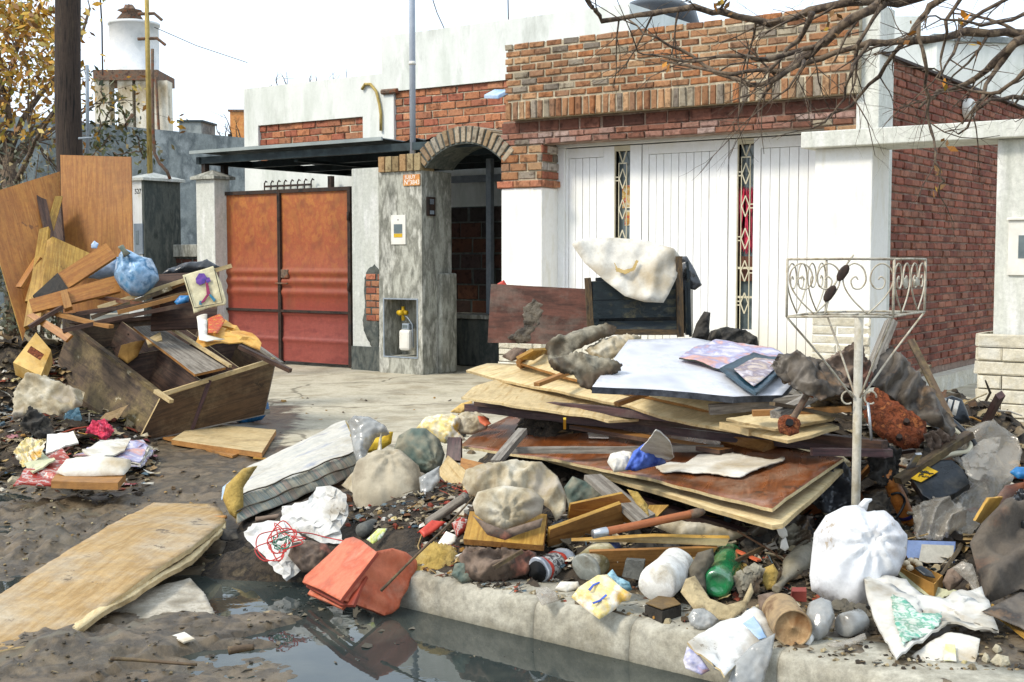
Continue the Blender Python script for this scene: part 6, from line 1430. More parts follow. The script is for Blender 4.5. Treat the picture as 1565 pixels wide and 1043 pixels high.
lump('blue_scrap', [(1543, 722), (1552, 714), (1600, 716), (1600, 732), (1556, 732)], 'blue_bag_deep', z0=.4, tilt=.6, H=.02, amp=.01, fs=16, label='blue plastic scrap at the far right edge of the sheeting', cat='scrap')
for x0, y0, x1, y1, lb in ((1513, 1000, 1545, 1022, 'larger pale stone right of the printed sack'), (1500, 998, 1514, 1016, 'small yellowish stone beside the larger pale one'), (1516, 985, 1532, 1000, 'flat brown stone just above the pale one')):
    lump('stone', [(x0, (y0+y1)/2), (x0+(x1-x0)*.3, y0), (x1-4, y0+4), (x1, y1-4), ((x0+x1)/2, y1)], 'stone', z0=.0, tilt=.8, H=.014, amp=.004, fs=40, label=lb, cat='stone', group='stones by the sack', smooth=False)
# printed sack
pls = P3((1345, 905, .10), (1370, 1012, .015), (1520, 965, .05))
sk_ = sheet('printed_sack', on(pls, [(1320, 880), (1345, 882), (1385, 888), (1420, 918), (1440, 922), (1470, 905), (1500, 900), (1510, 920), (1526, 972), (1490, 967), (1452, 958), (1410, 985), (1370, 1015), (1345, 965), (1322, 910)]), 'sack_print', .008, label='muddy white woven sack with green and pink print', cat='sack', amp=.02, fs=7, crease=.016, oct_=4, res=.02, smooth=True, shape=lambda u, v: .012)
sheet('green_print', on(off(pls, .028), [(1362, 908), (1385, 915), (1405, 940), (1440, 935), (1435, 955), (1400, 975), (1380, 985), (1368, 950)]), 'print_green', .003, parent=sk_, amp=.012, fs=9, rag=.004)
plt = P3((1372, 1015, .0), (1490, 1018, .0), (1450, 965, .05))
s2 = sheet('sack_flap', on(plt, [(1372, 1015), (1410, 990), (1452, 964), (1480, 970), (1498, 976), (1494, 1000), (1488, 1021), (1430, 1014)]), 'foam_white', .008, parent=sk_, amp=.01, fs=9)
sheet('yellow_print', on(off(plt, .014), [(1445, 984), (1460, 985), (1462, 1010), (1442, 1010)]), 'print_yellow', .003, parent=s2, amp=.004)
# tied white bag
lump('tied_white_bag', [(1240, 850), (1244, 815), (1262, 788), (1290, 774), (1310, 772), (1325, 782), (1350, 780), (1372, 800), (1387, 822), (1385, 850), (1372, 880), (1350, 890), (1345, 905), (1330, 925), (1308, 935), (1285, 930), (1262, 918), (1240, 902), (1237, 880)], 'white_bag', z0=.0, tilt=.45, H=.1, amp=.006, fs=8, tie=(1323, 834), pleat=.022, crease=.008, oct_=4,
     label='full white plastic rubbish bag knotted at its front', cat='rubbish bag', R=.14, res=.013)
wb = bpy.data.objects['tied_white_bag']; c = onp(1318, 776, W['tied_white_bag'].translation, Vector((0, -1, .4)))
mb = MB(); mb.tube([c, c+Vector((.01, -.02, .03)), c+Vector((.03, -.02, .035))], [.02, .012, .004], 8); link('knot_ears', mb, 'white_bag', wb, smooth=True)
lump('torn_tag', [(1180, 790), (1187, 786), (1203, 812), (1204, 820), (1196, 824), (1190, 818)], 'letter_white', z0=.17, tilt=.2, H=.006, amp=.002, label='upper folded white tag hanging by the ply corner', cat='tag', group='white tags')
lump('torn_tag', [(1194, 826), (1201, 821), (1206, 838), (1200, 843), (1192, 838)], 'letter_white', z0=.13, tilt=.2, H=.006, amp=.002, label='lower folded white tag above the grey bottle', cat='tag', group='white tags')
lump('grey_tangle', [(1130, 830), (1160, 805), (1200, 800), (1240, 805), (1255, 830), (1235, 850), (1200, 850), (1160, 860)], 'rag_dark', z0=.06, tilt=.6, H=.04, amp=.03, fs=14, label='matted dark grey tangle under the panel corner', cat='tangle')

# ---- more wreckage wedged in the right flank
k_ = dict(amp=.015, fs=9, rag=.006, R=.025)
for px, mt, z0, H_, lb, ct, cr_ in [
  ([(1325, 690), (1350, 675), (1378, 690), (1372, 730), (1350, 745), (1330, 730)], 'rag_dark', .3, .03, 'black matted rag just right of the pole below the mouldings', 'rag', .04),
  ([(1395, 775), (1425, 760), (1470, 770), (1478, 800), (1440, 826), (1400, 822)], 'film_clear', .14, .02, 'wet glossy crinkle of clear film under the black casing', 'plastic sheet', .05),
  ([(1320, 775), (1342, 750), (1358, 770), (1362, 800), (1340, 812)], 'rag_dark', .15, .03, 'dark rag between the white bag and the painted log', 'rag', .04),
  ([(1140, 815), (1160, 790), (1215, 785), (1245, 790), (1240, 815), (1200, 830), (1165, 835)], 'tarp_brown', .12, .02, 'grey brown tarpaulin scrap in the shadow beneath the panel corner', 'tarpaulin', .05),
  ([(1230, 760), (1250, 720), (1290, 705), (1310, 740), (1300, 775), (1260, 785)], 'film_black', .2, .02, 'black film crumpled left of the pole under the curved plywood', 'plastic sheet', .05),
  ([(1410, 665), (1440, 655), (1462, 668), (1455, 690), (1425, 694)], 'rag_brown', .44, .02, 'reddish rag trapped inside the bent tube frame', 'rag', .04),
  ([(1535, 770), (1560, 748), (1600, 745), (1600, 800), (1560, 810)], 'film_black', .26, .02, 'black film fold at the right edge above the carpet', 'plastic sheet', .05),
  ([(1262, 925), (1285, 915), (1322, 925), (1345, 955), (1330, 968), (1300, 960)], 'leather_dark', .01, .015, 'flattened brown leaf litter clump beneath the white bag', 'leaf litter', .05),
  ([(950, 838), (985, 825), (1040, 832), (1050, 850), (1000, 860)], 'rag_dark', .06, .02, 'navy-black rag under the pale shelf', 'rag', .04),
  ([(1120, 880), (1150, 860), (1170, 870), (1160, 905), (1130, 912)], 'leatherette', .02, .015, 'curled dry plant fibres right of the green bottle', 'fibre clump', .06),
  ([(1185, 850), (1192, 815), (1212, 800), (1240, 812), (1240, 845), (1215, 842)], 'leatherette', .1, .02, 'ragged grey upholstery shred above the mud-coated bottle', 'rag', .05),
  ([(838, 805), (858, 790), (868, 800), (862, 820), (842, 825)], 'film_black', .12, .015, 'black plastic tucked right of the wooden seat', 'plastic sheet', .04)]:
    lump('wedged_'+ct.split()[0], px, mt, z0=z0, tilt=.55, H=H_, crease=cr_, label=lb, cat=ct, **k_)
rr = random.Random(77)
for i, (a, b, w_, mt, lb) in enumerate([((1300, 745, .2), (1345, 700, .4), .03, 'wood_mid', 'brown lath leaning into the gap left of the painted log'), ((1410, 780, .2), (1470, 750, .3), .02, 'steel', 'bent steel strip on the clear film'),
   ((1120, 800, .15), (1210, 770, .2), .025, 'wood_dark', 'dark lath poking from beneath the panel corner'), ((1180, 620, .7), (1320, 640, .6), .03, 'wood_old', 'thin mottled lath behind the rusty rod'),
   ((1240, 610, .72), (1310, 560, .8), .03, 'wood_grey', 'grey lath crossing the brown tarpaulin bundle'), ((1360, 600, .6), (1420, 560, .7), .03, 'wood_old', 'mottled lath over the sloping dark tarpaulin'),
   ((1330, 700, .38), (1400, 690, .42), .04, 'wood_dark', 'short dark rail under the rusty disc'), ((1120, 860, .1), (1180, 830, .14), .012, 'wood_old', 'forked twig above the husk'), ((755, 870, .08), (800, 845, .14), .015, 'wood_old', 'mottled twig across the rag heap')]):
    stick('loose_lath', g(*a), g(*b), w_, .015, mt, lb, 'lath', bendv=.006)

PAPER = ['#e8e4da', '#d8d0bc', '#c8b898', '#f0ece4', '#b8a888', '#8c7c64', '#a0988c', '#6c6254', '#4c443a', '#b89c6c', '#d8c890', '#8ca0ac', '#b86048', '#5c5248', '#3c362e', '#94887a']
scatter('torn_scraps', 'crumpled torn scraps of paper, film and rag packed along the kerb', 330, in_px(690, 1260, 838, 935, rh), .028, PAPER, 'ppppfs', 41, flat=.5)
scatter('torn_scraps', 'crumpled scraps, film and lath ends choking the right flank', 300, in_px(1200, 1565, 600, 900, rh, .2), .042, [c for c in PAPER if c not in ('#f0ece4', '#e8e4da')]+['#2c2824', '#584838', '#6c5a44'], 'ppppss', 42, flat=.8)
scatter('torn_scraps', 'dark scraps squeezed in under the brown panel and rails', 160, in_px(700, 1240, 770, 850, rh, .1), .035, ['#4c443a', '#3c362e', '#6c6254', '#8c7c64', '#2c2824', '#c8b898'], 'ppps', 43, flat=.6)
scatter('torn_scraps', 'litter trodden into the earth round the sack and stones', 90, in_px(1240, 1565, 925, 1030, rh), .018, PAPER+DIRT, 'ppcf', 44, flat=.3)

scatter('rag_scraps', 'bigger rags, crushed packaging and film wedged all over the right flank', 190, in_px(1170, 1565, 585, 890, rh, .3), .065, ['#6c6050', '#8c7c64', '#4c4238', '#a89878', '#3a322a', '#b8a88c', '#7c5c44', '#5c5c58', '#c8bca4'], 'ppps', 61, flat=.8)
scatter('rag_scraps', 'bigger crushed scraps behind the cans and bottles on the kerb', 110, in_px(700, 1250, 800, 905, rh, .1), .045, ['#8c7c64', '#4c4238', '#b8a88c', '#7c5c44', '#d8ccb4', '#5c4c3c', '#988c78'], 'pppps', 62, flat=.7)
# ================================================================ along the kerb and middle
def cyl(name, a, b, r, prof, mats, label, cat, mi=None, dent=.0, z=None, **k):
    z = r if z is None else z
    return lathe(name, g(a[0], a[1], z), g(b[0], b[1], z), [(t, r*q) for t, q in prof], mats, label, cat, mi=mi, dent=dent, **k)
cn = cyl('striped_tin', (822, 874), (864, 856), .05, [(0, .9), (0, 1), (.03, 1.03), (.06, 1), (.12, 1), (.2, 1), (.62, 1), (.72, 1), (.78, .97), (.82, 1.0), (.86, .97), (.9, 1), (.97, 1), (1, .9), (1, .01)], ['can_silver', 'red_plastic', 'can_band'], 'crushed tin with red, white and black label lying on the kerb', 'tin', mi=[0, 0, 0, 0, 1, 2, 1, 0, 0, 0, 0, 0, 0, 0], dent=.012)
lathe('tin_mouth', g(821, 874.5, .05), g(824, 873.5, .05), [(0, .044), (1, .001)], 'dark_void', parent=cn)
jr = lathe('labelled_jar', g(894, 870, .062), g(932, 838, .115), [(t_, .062*q_) for t_, q_ in [(0, .001), (0, .92), (.02, 1.02), (.06, 1.04), (.1, 1), (.78, 1), (.8, 1.02), (1.0, 1.0), (1, .01)]], ['jar_glass', 'label_dirty', 'navy'], 'wide jar with mouldy paper label and navy rim', 'jar', mi=[0, 0, 0, 0, 1, 2, 2, 2], dent=.006)
lump('foam_crumb', [(848, 900), (856, 890), (884, 890), (886, 899), (866, 905)], 'foam_white', z0=.01, tilt=1.0, H=.014, amp=.004, fs=30, label='cream foam crumb between the striped tin and yellow packet', cat='foam piece')
lump('clear_wrapper', [(818, 900), (835, 896), (850, 905), (855, 918), (828, 926), (820, 912)], 'film_clear', z0=.008, tilt=1.2, H=.008, amp=.006, fs=30, label='small clear wrapper on the kerb under the striped tin', cat='wrapper')
pk = lump('yellow_packet', [(873, 913), (884, 898), (912, 880), (928, 878), (952, 900), (966, 908), (962, 918), (950, 920), (940, 932), (916, 947), (895, 932)], 'packet_yellow', z0=.01, tilt=.9, H=.022, amp=.006, fs=18, crease=.012, label='crumpled yellow and white food packet on the kerb top', cat='packet')
for P in ([(899, 901), (906, 893), (916, 889), (917, 891), (908, 895), (902, 903)], [(905, 921), (916, 917), (926, 908), (928, 910), (918, 919), (907, 923)]):
    sheet('blue_lettering', on((W['yellow_packet'].translation+Vector((0, -.02, .022)), Vector((0, -math.cos(.9), math.sin(.9)))), P), 'blue_cloth', .003, parent=pk)
lump('blue_tissue', [(916, 900), (924, 882), (936, 870), (944, 882), (962, 890), (966, 902), (950, 906), (944, 914), (928, 908)], 'blue_paper', z0=.03, tilt=.6, H=.03, amp=.015, fs=24, crease=.012, label='crumpled pale blue tissue on the yellow packet', cat='tissue')
cyl('white_canister', (1003, 893), (1040, 862), .072, [(0, .001), (0, .93), (.03, 1.0), (.5, 1.02), (.52, .99), (.54, 1.02), (.86, 1.0), (.93, .88), (1, .6), (1, .01)], 'can_white', 'dirty white dented canister with round end facing the street', 'canister', dent=.008, z=.095)
bd_ = empty('dark_block', g(1012, 940, .0), 'black rubber-sided block under the white canister', 'block')
q = [g(985, 925, .045), g(1012, 935, .045), g(1042, 926, .045), g(1020, 905, .045)]
board('block_body', q, .05, 'block_dark', parent=bd_, warp=.002, rag=.004); board('block_face', [p+Zv*.003+(sum(q, Vector())/4-p)*.06 for p in q], .003, 'block_top', parent=bd_)
board('grey_stone', [g(950, 882, .05), g(956, 856, .12), g(985, 858, .12), g(980, 888, .04)], .03, 'block_grey', 'rough grey block leaning behind the blue tissue', 'block', warp=.004, rag=.004)
gb = lathe('green_bottle', g(1096, 893, .062), g(1122, 838, .075), [(0, .001), (0, .03), (-.02, .042), (0, .054), (.03, .06), (.25, .06), (.3, .057), (.35, .06), (.55, .059), (.7, .06), (.82, .045), (.92, .02), (1.05, .016), (1.05, .001)], 'green_glass', 'dusty green plastic bottle with its base towards the street', 'bottle', dent=.006)
so_ = lump('shoe_insole', [(1040, 905), (1048, 885), (1062, 880), (1085, 915), (1110, 925), (1135, 918), (1148, 890), (1152, 905), (1140, 930), (1118, 948), (1088, 948), (1065, 938)], 'shoe_sole', z0=.015, tilt=1.0, H=.014, amp=.008, fs=16, label='ragged tan shoe sole curled under the green bottle', cat='shoe sole')
lump('old_boot', [(1050, 895), (1052, 870), (1066, 845), (1090, 838), (1092, 858), (1078, 880), (1080, 905), (1064, 908)], 'leather_dark', z0=.03, tilt=.5, H=.04, amp=.02, fs=14, label='gnawed old grey boot upper left of the green bottle', cat='boot')
lathe('grey_bottle', g(1186, 901, .035), g(1232, 848, .1), [(0, .009), (.0, .016), (.05, .017), (.08, .014), (.3, .016), (.5, .04), (.62, .052), (.9, .053), (1.1, .05), (1.15, .001)], 'grey_glass', 'mud-coated bottle with its neck pointing down at the kerb', 'bottle', dent=.004)
rc = cyl('rusty_tin', (1212, 961), (1192, 934), .064, [(0, .001), (.03, .001), (.03, .88), (0, .9), (-.02, .97), (0, 1.02), (.05, 1), (.9, 1), (.95, 1.03), (1, 1), (1, .01)], ['tin_lid', 'tin_rusty'], 'rusty round tin lying with its brown lid to the street', 'tin', mi=[0, 0, 0, 1, 1, 1, 1, 1, 1, 1], z=.064)
sheet('yellow_label', [g(1178, 945, .06), g(1182, 934, .085), g(1186, 936, .085), g(1183, 957, .05)], 'yellow_paint', .004, parent=rc)
lathe('small_white_cap', g(1231, 982, .014), g(1238, 972, .018), [(0, .001), (0, .017), (.8, .018), (1, .016), (1, .001)], 'can_white', 'small round white cap beside the rusty tin', 'cap')
lump('clear_bottle', [(1230, 945), (1236, 922), (1252, 915), (1270, 922), (1276, 945), (1266, 968), (1250, 980), (1236, 972)], 'clear_plastic', z0=.01, tilt=.7, H=.05, amp=.008, fs=14, label='cloudy crushed clear bottle between the rusty tin and white bag', cat='bottle')
lathe('dusty_glass_jar', g(1288, 957, .045), g(1316, 948, .045), [(0, .001), (0, .034), (.1, .042), (.9, .042), (1, .03), (1, .001)], 'clear_plastic', 'dusty grey glass jar on its side beneath the white bag', 'jar', dent=.004)
lump('twist_paper', [(1262, 985), (1290, 980), (1322, 968), (1325, 976), (1300, 990), (1275, 992)], 'film_clear', z0=.005, tilt=1.1, H=.01, amp=.006, fs=24, label='grey twist of film on the kerb below the clear bottle', cat='wrapper')
lump('clear_cup', [(1051, 942), (1058, 932), (1075, 930), (1090, 940), (1100, 950), (1088, 962), (1068, 962), (1055, 955)], 'clear_plastic', z0=.01, tilt=.8, H=.025, amp=.008, fs=26, label='crushed clear cup at the left of the torn white sack', cat='cup')
plv = P3((1080, 1030, -.05), (1045, 985, .012), (1180, 965, .02))
ws = sheet('torn_white_sack', on(plv, [(1048, 992), (1070, 972), (1100, 955), (1130, 948), (1150, 935), (1162, 945), (1178, 965), (1192, 970), (1192, 980), (1165, 992), (1130, 1015), (1105, 1043), (1085, 1022), (1060, 1005)]), 'white_film', .008, label='torn white sack with blue print draped over the kerb edge', cat='sack', amp=.018, fs=10, crease=.014, edge='wood_ply', shape=lambda u, v: .02, oct_=4, res=.02, smooth=True)
sheet('blue_print', on(off(plv, .042), [(1136, 952), (1152, 942), (1165, 962), (1172, 975), (1160, 978)]), 'blue_bag_pale', .003, parent=ws, amp=.006, fs=10)
lump('clear_pouch', [(1120, 1015), (1150, 985), (1185, 968), (1180, 1000), (1165, 1050), (1110, 1055)], 'clear_plastic', z0=-.1, tilt=.6, H=.015, amp=.014, fs=16, label='crinkled clear pouch hanging under the torn white sack', cat='pouch')
lump('printed_wrapper', [(1044, 1010), (1050, 988), (1066, 998), (1085, 1025), (1072, 1032), (1048, 1022)], 'magazine', z0=-.06, tilt=.6, H=.01, amp=.01, fs=18, label='small crinkled wrapper clinging to the kerb face under the sack', cat='wrapper')
for P, w_, mt, lb in [([(1070, 836, .1), (1120, 829, .12)], .012, 'red_plastic', 'thin red rod above the green bottle'), ([(1112, 836, .12), (1160, 858, .1)], .022, 'orange_plastic', 'orange plastic strip right of the green bottle'),
                      ([(1128, 850, .08), (1148, 880, .06)], .016, 'foam_old', 'left one of two dry yellow leaf stalks'), ([(1120, 845, .09), (1142, 885, .05)], .012, 'foam_old', 'right one of two dry yellow leaf stalks')]:
    stick('thin_rod', g(*P[0]), g(*P[1]), w_, .008, mt, lb, 'rod', bendv=.004)
lump('orange_peel', [(1165, 890), (1168, 868), (1182, 862), (1190, 875), (1184, 900), (1172, 902)], 'foam_old', z0=.03, tilt=.5, H=.012, amp=.008, fs=24, label='ochre husk left of the mud-coated bottle', cat='husk')
lump('purple_lump', [(1160, 935), (1158, 910), (1180, 905), (1205, 915), (1225, 930), (1200, 938)], 'rag_brown', z0=.02, tilt=.6, H=.025, amp=.015, fs=20, label='brown-purple clod behind the rusty tin', cat='clod')
board('pink_box', [g(1208, 912, .05), g(1210, 898, .09), g(1232, 898, .09), g(1232, 914, .05)], .03, 'gate_low', 'tiny maroon box corner beneath the mud-coated bottle', 'box')
# ---- boards in front of the panel
board('tilted_board', [g(835, 832, .1), g(838, 806, .19), g(946, 766, .27), g(950, 800, .16)], .018, 'wood_mid', 'brown drawer front tilted right of the cream cloth', 'drawer front', edge='wood_yellow')
board('brown_drawer_side', [g(866, 790, .2), g(870, 768, .27), g(950, 752, .3), g(1000, 800, .15)], .016, 'veneer_orange', 'darker board behind the tilted drawer front', 'board', edge='wood_yellow')
bs_ = empty('broken_shelf', g(990, 845, .1), 'pale broken shelf with a brown panel hanging below it', 'shelf')
board('shelf_top', [g(873, 822, .17), g(1000, 816, .19), g(1114, 818, .18), g(1108, 829, .15), g(895, 836, .15)][:4], .02, 'wood_light', parent=bs_, edge='wood_yellow')
board('shelf_panel', [g(900, 840, .14), g(1095, 833, .14), g(1070, 868, .04), g(905, 880, .02)], .015, 'wood_mid', parent=bs_)
bt = empty('broomstick', g(988, 798, .25), 'reddish varnished broomstick with metal ferrules lying across the boards', 'broomstick')
a_, b_ = g(910, 816, .23), g(1066, 784, .27); stick('shaft', a_, b_, .033, 1.0, 'wood_red', parent=bt, round_=True, n=12)
d_ = (b_-a_).normalized(); lathe('ferrule', a_-d_*.01, a_+d_*.05, [(0, .001), (0, .0175), (1, .0185)], 'steel', parent=bt); lathe('ferrule', b_-d_*.04, b_+d_*.03, [(0, .018), (.6, .019), (1, .012), (1, .001)], 'rust_iron', parent=bt)
board('weathered_plank', [g(893, 726, .34), g(918, 724, .34), g(1002, 786, .22), g(975, 798, .2)], .025, 'wood_grey', 'splintered pale grey plank sliding out from under the panel', 'plank', rag=.006)
lump('straw_splinters', [(958, 748), (975, 752), (990, 772), (992, 790), (972, 770)], 'foam_old', z0=.24, tilt=.6, H=.012, amp=.01, fs=40, label='bristly yellow splinters on the weathered plank', cat='splinters')
board('yellow_offcut', [g(985, 790, .2), g(992, 772, .25), g(1022, 772, .25), g(1002, 792, .2)], .02, 'wood_yellow', 'yellow wood offcut wedged behind the broomstick', 'offcut')
lump('teal_bundle', [(862, 745), (875, 728), (905, 740), (930, 765), (905, 775), (870, 780)], 'sack_green', z0=.2, tilt=.3, H=.04, Y=5.75, amp=.02, fs=12, label='dark teal plastic bundle in the gap behind the cream cloth', cat='bundle')
board('under_board', [g(700, 735, .18), g(705, 700, .28), g(850, 735, .26), g(860, 775, .14)], .02, 'wood_mid', 'shadowed board under the left end of the brown panel', 'board')
lump('muddy_cloth', [(1000, 805), (1030, 796), (1080, 800), (1120, 812), (1150, 815), (1120, 826), (1040, 822)], 'dirty_cloth', z0=.14, tilt=.7, H=.03, amp=.02, fs=14, label='dirty white and pink cloth behind the pale shelf', cat='cloth')
# ---- wooden seat with cream cloth
st = sheet('wooden_seat', on(P3((708, 826, .13), (830, 834, .13), (835, 785, .22)), [(708, 824), (718, 782), (836, 786), (830, 834)]), 'wood_yellow', .028, label='square varnished wooden seat under the cream cloth', cat='seat', edge='wood_mid', amp=.001, smooth=False)
cl1 = [(706, 738), (712, 718), (745, 708), (790, 704), (828, 708), (852, 728), (866, 758), (864, 782), (850, 797), (842, 780), (815, 760), (780, 765), (740, 762), (716, 755)]
cc = lump('cream_cloth', cl1, 'dirty_cloth', z0=.2, tilt=.75, H=.055, amp=.02, fs=8, crease=.035, label='bulky stained cream cloth folded on the wooden seat', cat='cloth', oct_=4, res=.010)
lump('cloth_fold', [(722, 770), (730, 752), (770, 742), (815, 748), (832, 765), (828, 785), (800, 800), (770, 812), (745, 802), (726, 786)], 'dirty_cloth', z0=.185, tilt=.5, H=.06, amp=.02, fs=8, tie=(775, 790), pleat=.022, parent=cc, res=.011)
lump('dark_lining', [(722, 788), (745, 800), (772, 810), (830, 792), (826, 806), (790, 818), (772, 826), (745, 818)], 'rag_brown', z0=.17, tilt=.6, H=.015, amp=.004, parent=cc)
lump('rag_heap', [(700, 850), (712, 835), (760, 838), (815, 842), (826, 858), (808, 878), (770, 888), (735, 890), (710, 880)], 'rag_brown', z0=.01, tilt=.6, H=.05, amp=.03, fs=12, crease=.045, rag=.006, label='matted brown and reddish rags under the wooden seat', cat='rags')
lump('round_pebble_rag', [(690, 880), (695, 862), (712, 858), (728, 870), (724, 888), (705, 892)], 'sack_green', z0=.0, tilt=.5, H=.03, amp=.012, fs=20, label='dark rounded clod left of the rag heap', cat='clod')
# ---- cluster of sacks and mattress
def softbox(name, P, mats, fm_, label, cat, seg=(14, 5, 5), amp=.008, bev=.02, parent=None):
    "P = 8 corners: bottom 4 then top 4"
    mb = MB(); rg_ = rnd(); so2 = rg_.uniform(0, 99)
    def tri(u, v, w_):
        a = (P[0]*(1-u)+P[1]*u)*(1-v)+(P[3]*(1-u)+P[2]*u)*v; b = (P[4]*(1-u)+P[5]*u)*(1-v)+(P[7]*(1-u)+P[6]*u)*v
        return a*(1-w_)+b*w_
    cen = sum(P, Vector())/8
    def face(f, nu, nvv, mi):
        k = len(mb.v)
        for j in range(nvv+1):
            for i in range(nu+1):
                u, v, w_ = f(i/nu, j/nvv); p = tri(u, v, w_); e = 16*u*(1-u)*v*(1-v) if w_ in (0, 1) else (16*u*(1-u)*w_*(1-w_) if v in (0, 1) else 16*v*(1-v)*w_*(1-w_))
                p = p+(p-cen).normalized()*amp*(1.2*e)+Vector((nv(p, 9, so2), nv(p, 9, so2+5), nv(p, 9, so2+8)))*amp; mb.v.append(p)
        for j in range(nvv):
            for i in range(nu): x = k+j*(nu+1)+i; mb.f.append([x, x+1, x+nu+2, x+nu+1]); mb.c.append(None); mb.m.append(mi)
    a, b, c = seg
    face(lambda s, t: (s, t, 1), a, b, 0); face(lambda s, t: (s, 1-t, 0), a, b, 0); face(lambda s, t: (s, 0, t), a, c, 1); face(lambda s, t: (1-s, 1, t), a, c, 1); face(lambda s, t: (0, 1-s, t), b, c, 2); face(lambda s, t: (1, s, t), b, c, 2)
    o = link(name, mb, mats, parent, fm_, True, label, cat)
    bm = o.data
    import bmesh
    q = bmesh.new(); q.from_mesh(bm); bmesh.ops.remove_doubles(q, verts=q.verts, dist=.0008); q.to_mesh(bm); q.free()
    m = o.modifiers.new('bevel', 'BEVEL'); m.width = bev; m.segments = 3; m.limit_method = 'ANGLE'; m.angle_limit = math.radians(40)
    return o
L1, R1, L2, R2, L3, R3 = g(360, 802, -.06), g(555, 722, .07), g(366, 760, .05), g(545, 690, .18), g(372, 716, .09), g(528, 640, .28)
L4, R4 = L1+(L3-L2), R1+(R3-R2)
mt_ = softbox('mattress_roll', [L1, R1, R4, L4, L2, R2, R3, L3], ['mattress_top', 'mattress_side', 'foam_old'], frame_of((L1+R3)/2, R1-L1, (L2-L1).cross(R1-L1)*-1), 'long dirty mattress pad with striped side lying across the mud', 'mattress', amp=.014, bev=.025, seg=(20, 7, 6))
for P_, Q_ in ((L2, R2), (L1.lerp(L2, .45), R1.lerp(R2, .45))):
    mb = MB(); mb.tube([P_.lerp(Q_, t)+Vector((0, -.012, .006))+Vector((0, 0, .006*math.sin(t*19))) for t in [i/14 for i in range(15)]], .0045, 5); link('piping', mb, 'leatherette', mt_, smooth=True)
lump('foam_end', [(340, 762), (345, 742), (372, 716), (394, 712), (372, 745), (372, 775), (362, 795), (350, 785)], 'foam_old', z0=-.05, tilt=.5, H=.04, amp=.006, parent=mt_)
lump('blue_film', [(338, 765), (340, 745), (352, 735), (356, 745), (348, 765)], 'blue_bag_pale', z0=.0, tilt=.4, H=.015, amp=.004, parent=mt_)
lump('film_wrap', [(532, 645), (542, 636), (565, 638), (590, 652), (596, 664), (575, 668), (562, 690), (560, 712), (548, 715), (540, 690), (536, 665)], 'clear_plastic', z0=.14, tilt=.6, H=.06, amp=.016, fs=14, crease=.014, label='crumpled silvery plastic over the far end of the mattress', cat='plastic sheet')
lump('yellow_foam', [(553, 694), (556, 670), (574, 662), (601, 660), (598, 678), (580, 690)], 'foam_yellow', z0=.12, tilt=.5, H=.035, amp=.006, fs=20, label='bright yellow foam block between mattress end and green bag', cat='foam block')
lump('beige_sack', [(537, 730), (545, 706), (575, 690), (612, 688), (640, 712), (648, 745), (642, 768), (628, 782), (600, 786), (578, 796), (552, 790), (540, 765)], 'sack_beige', z0=.02, tilt=.6, H=.1, amp=.01, fs=7, crease=.02, tie=(600, 700), pleat=.02, oct_=5, label='big mud-coloured full sack right of the mattress', cat='sack', R=.12, res=.014)
sheet('sack_flap', [g(522, 742, .12), g(548, 700, .26), g(575, 688, .3), g(600, 680, .3), g(575, 705, .27), g(556, 735, .18), g(545, 758, .1)], 'dirty_cloth', .01, label='stained cloth flap between the mattress and the beige sack', cat='cloth', amp=.012, fs=10)
lump('green_net_bag', [(601, 690), (608, 668), (628, 656), (652, 656), (672, 672), (680, 695), (674, 715), (660, 728), (640, 720), (618, 705)], 'sack_green', z0=.17, tilt=.5, H=.08, amp=.008, fs=9, crease=.012, tie=(664, 716), pleat=.018, label='dark green net bag with earth behind the beige sack', cat='bag', R=.09)
lump('hanging_film', [(640, 730), (655, 722), (672, 712), (672, 735), (655, 760), (645, 775)], 'clear_plastic', z0=.1, tilt=.5, H=.02, amp=.014, fs=14, label='grey plastic strands hanging below the green net bag', cat='plastic sheet')
k_ = dict(amp=.02, fs=14, crease=.014)
lump('old_cloth', [(636, 655), (650, 638), (690, 632), (705, 640), (700, 660), (712, 672), (680, 678), (655, 668)], 'packet_yellow', z0=.3, tilt=.7, H=.04, label='crumpled yellowed cloth heap at the left end of the mouldings', cat='cloth', **k_)
lump('grey_cloth', [(690, 645), (705, 632), (728, 630), (748, 640), (745, 655), (722, 664), (702, 662)], 'dirty_cloth', z0=.34, tilt=.7, H=.04, label='small off-white cloth beside the orange scrap', cat='cloth', **k_)
lump('orange_scrap', [(730, 636), (742, 637), (751, 648), (742, 652), (733, 646)], 'orange_plastic', z0=.4, tilt=.8, H=.01, amp=.003, label='orange scrap at the left tip of the mouldings', cat='scrap')
lump('coloured_scrap', [(688, 630), (704, 618), (722, 612), (722, 622), (705, 632)], 'box_print', z0=.42, tilt=.8, H=.015, amp=.008, fs=30, label='yellow and blue wrapper scrap above the off-white cloth', cat='wrapper')
board('ochre_board', [g(667, 722, .2), g(684, 696, .28), g(738, 742, .22), g(722, 782, .1)], .018, 'wood_light', 'ochre board scrap leaning left of the cream cloth', 'board scrap')
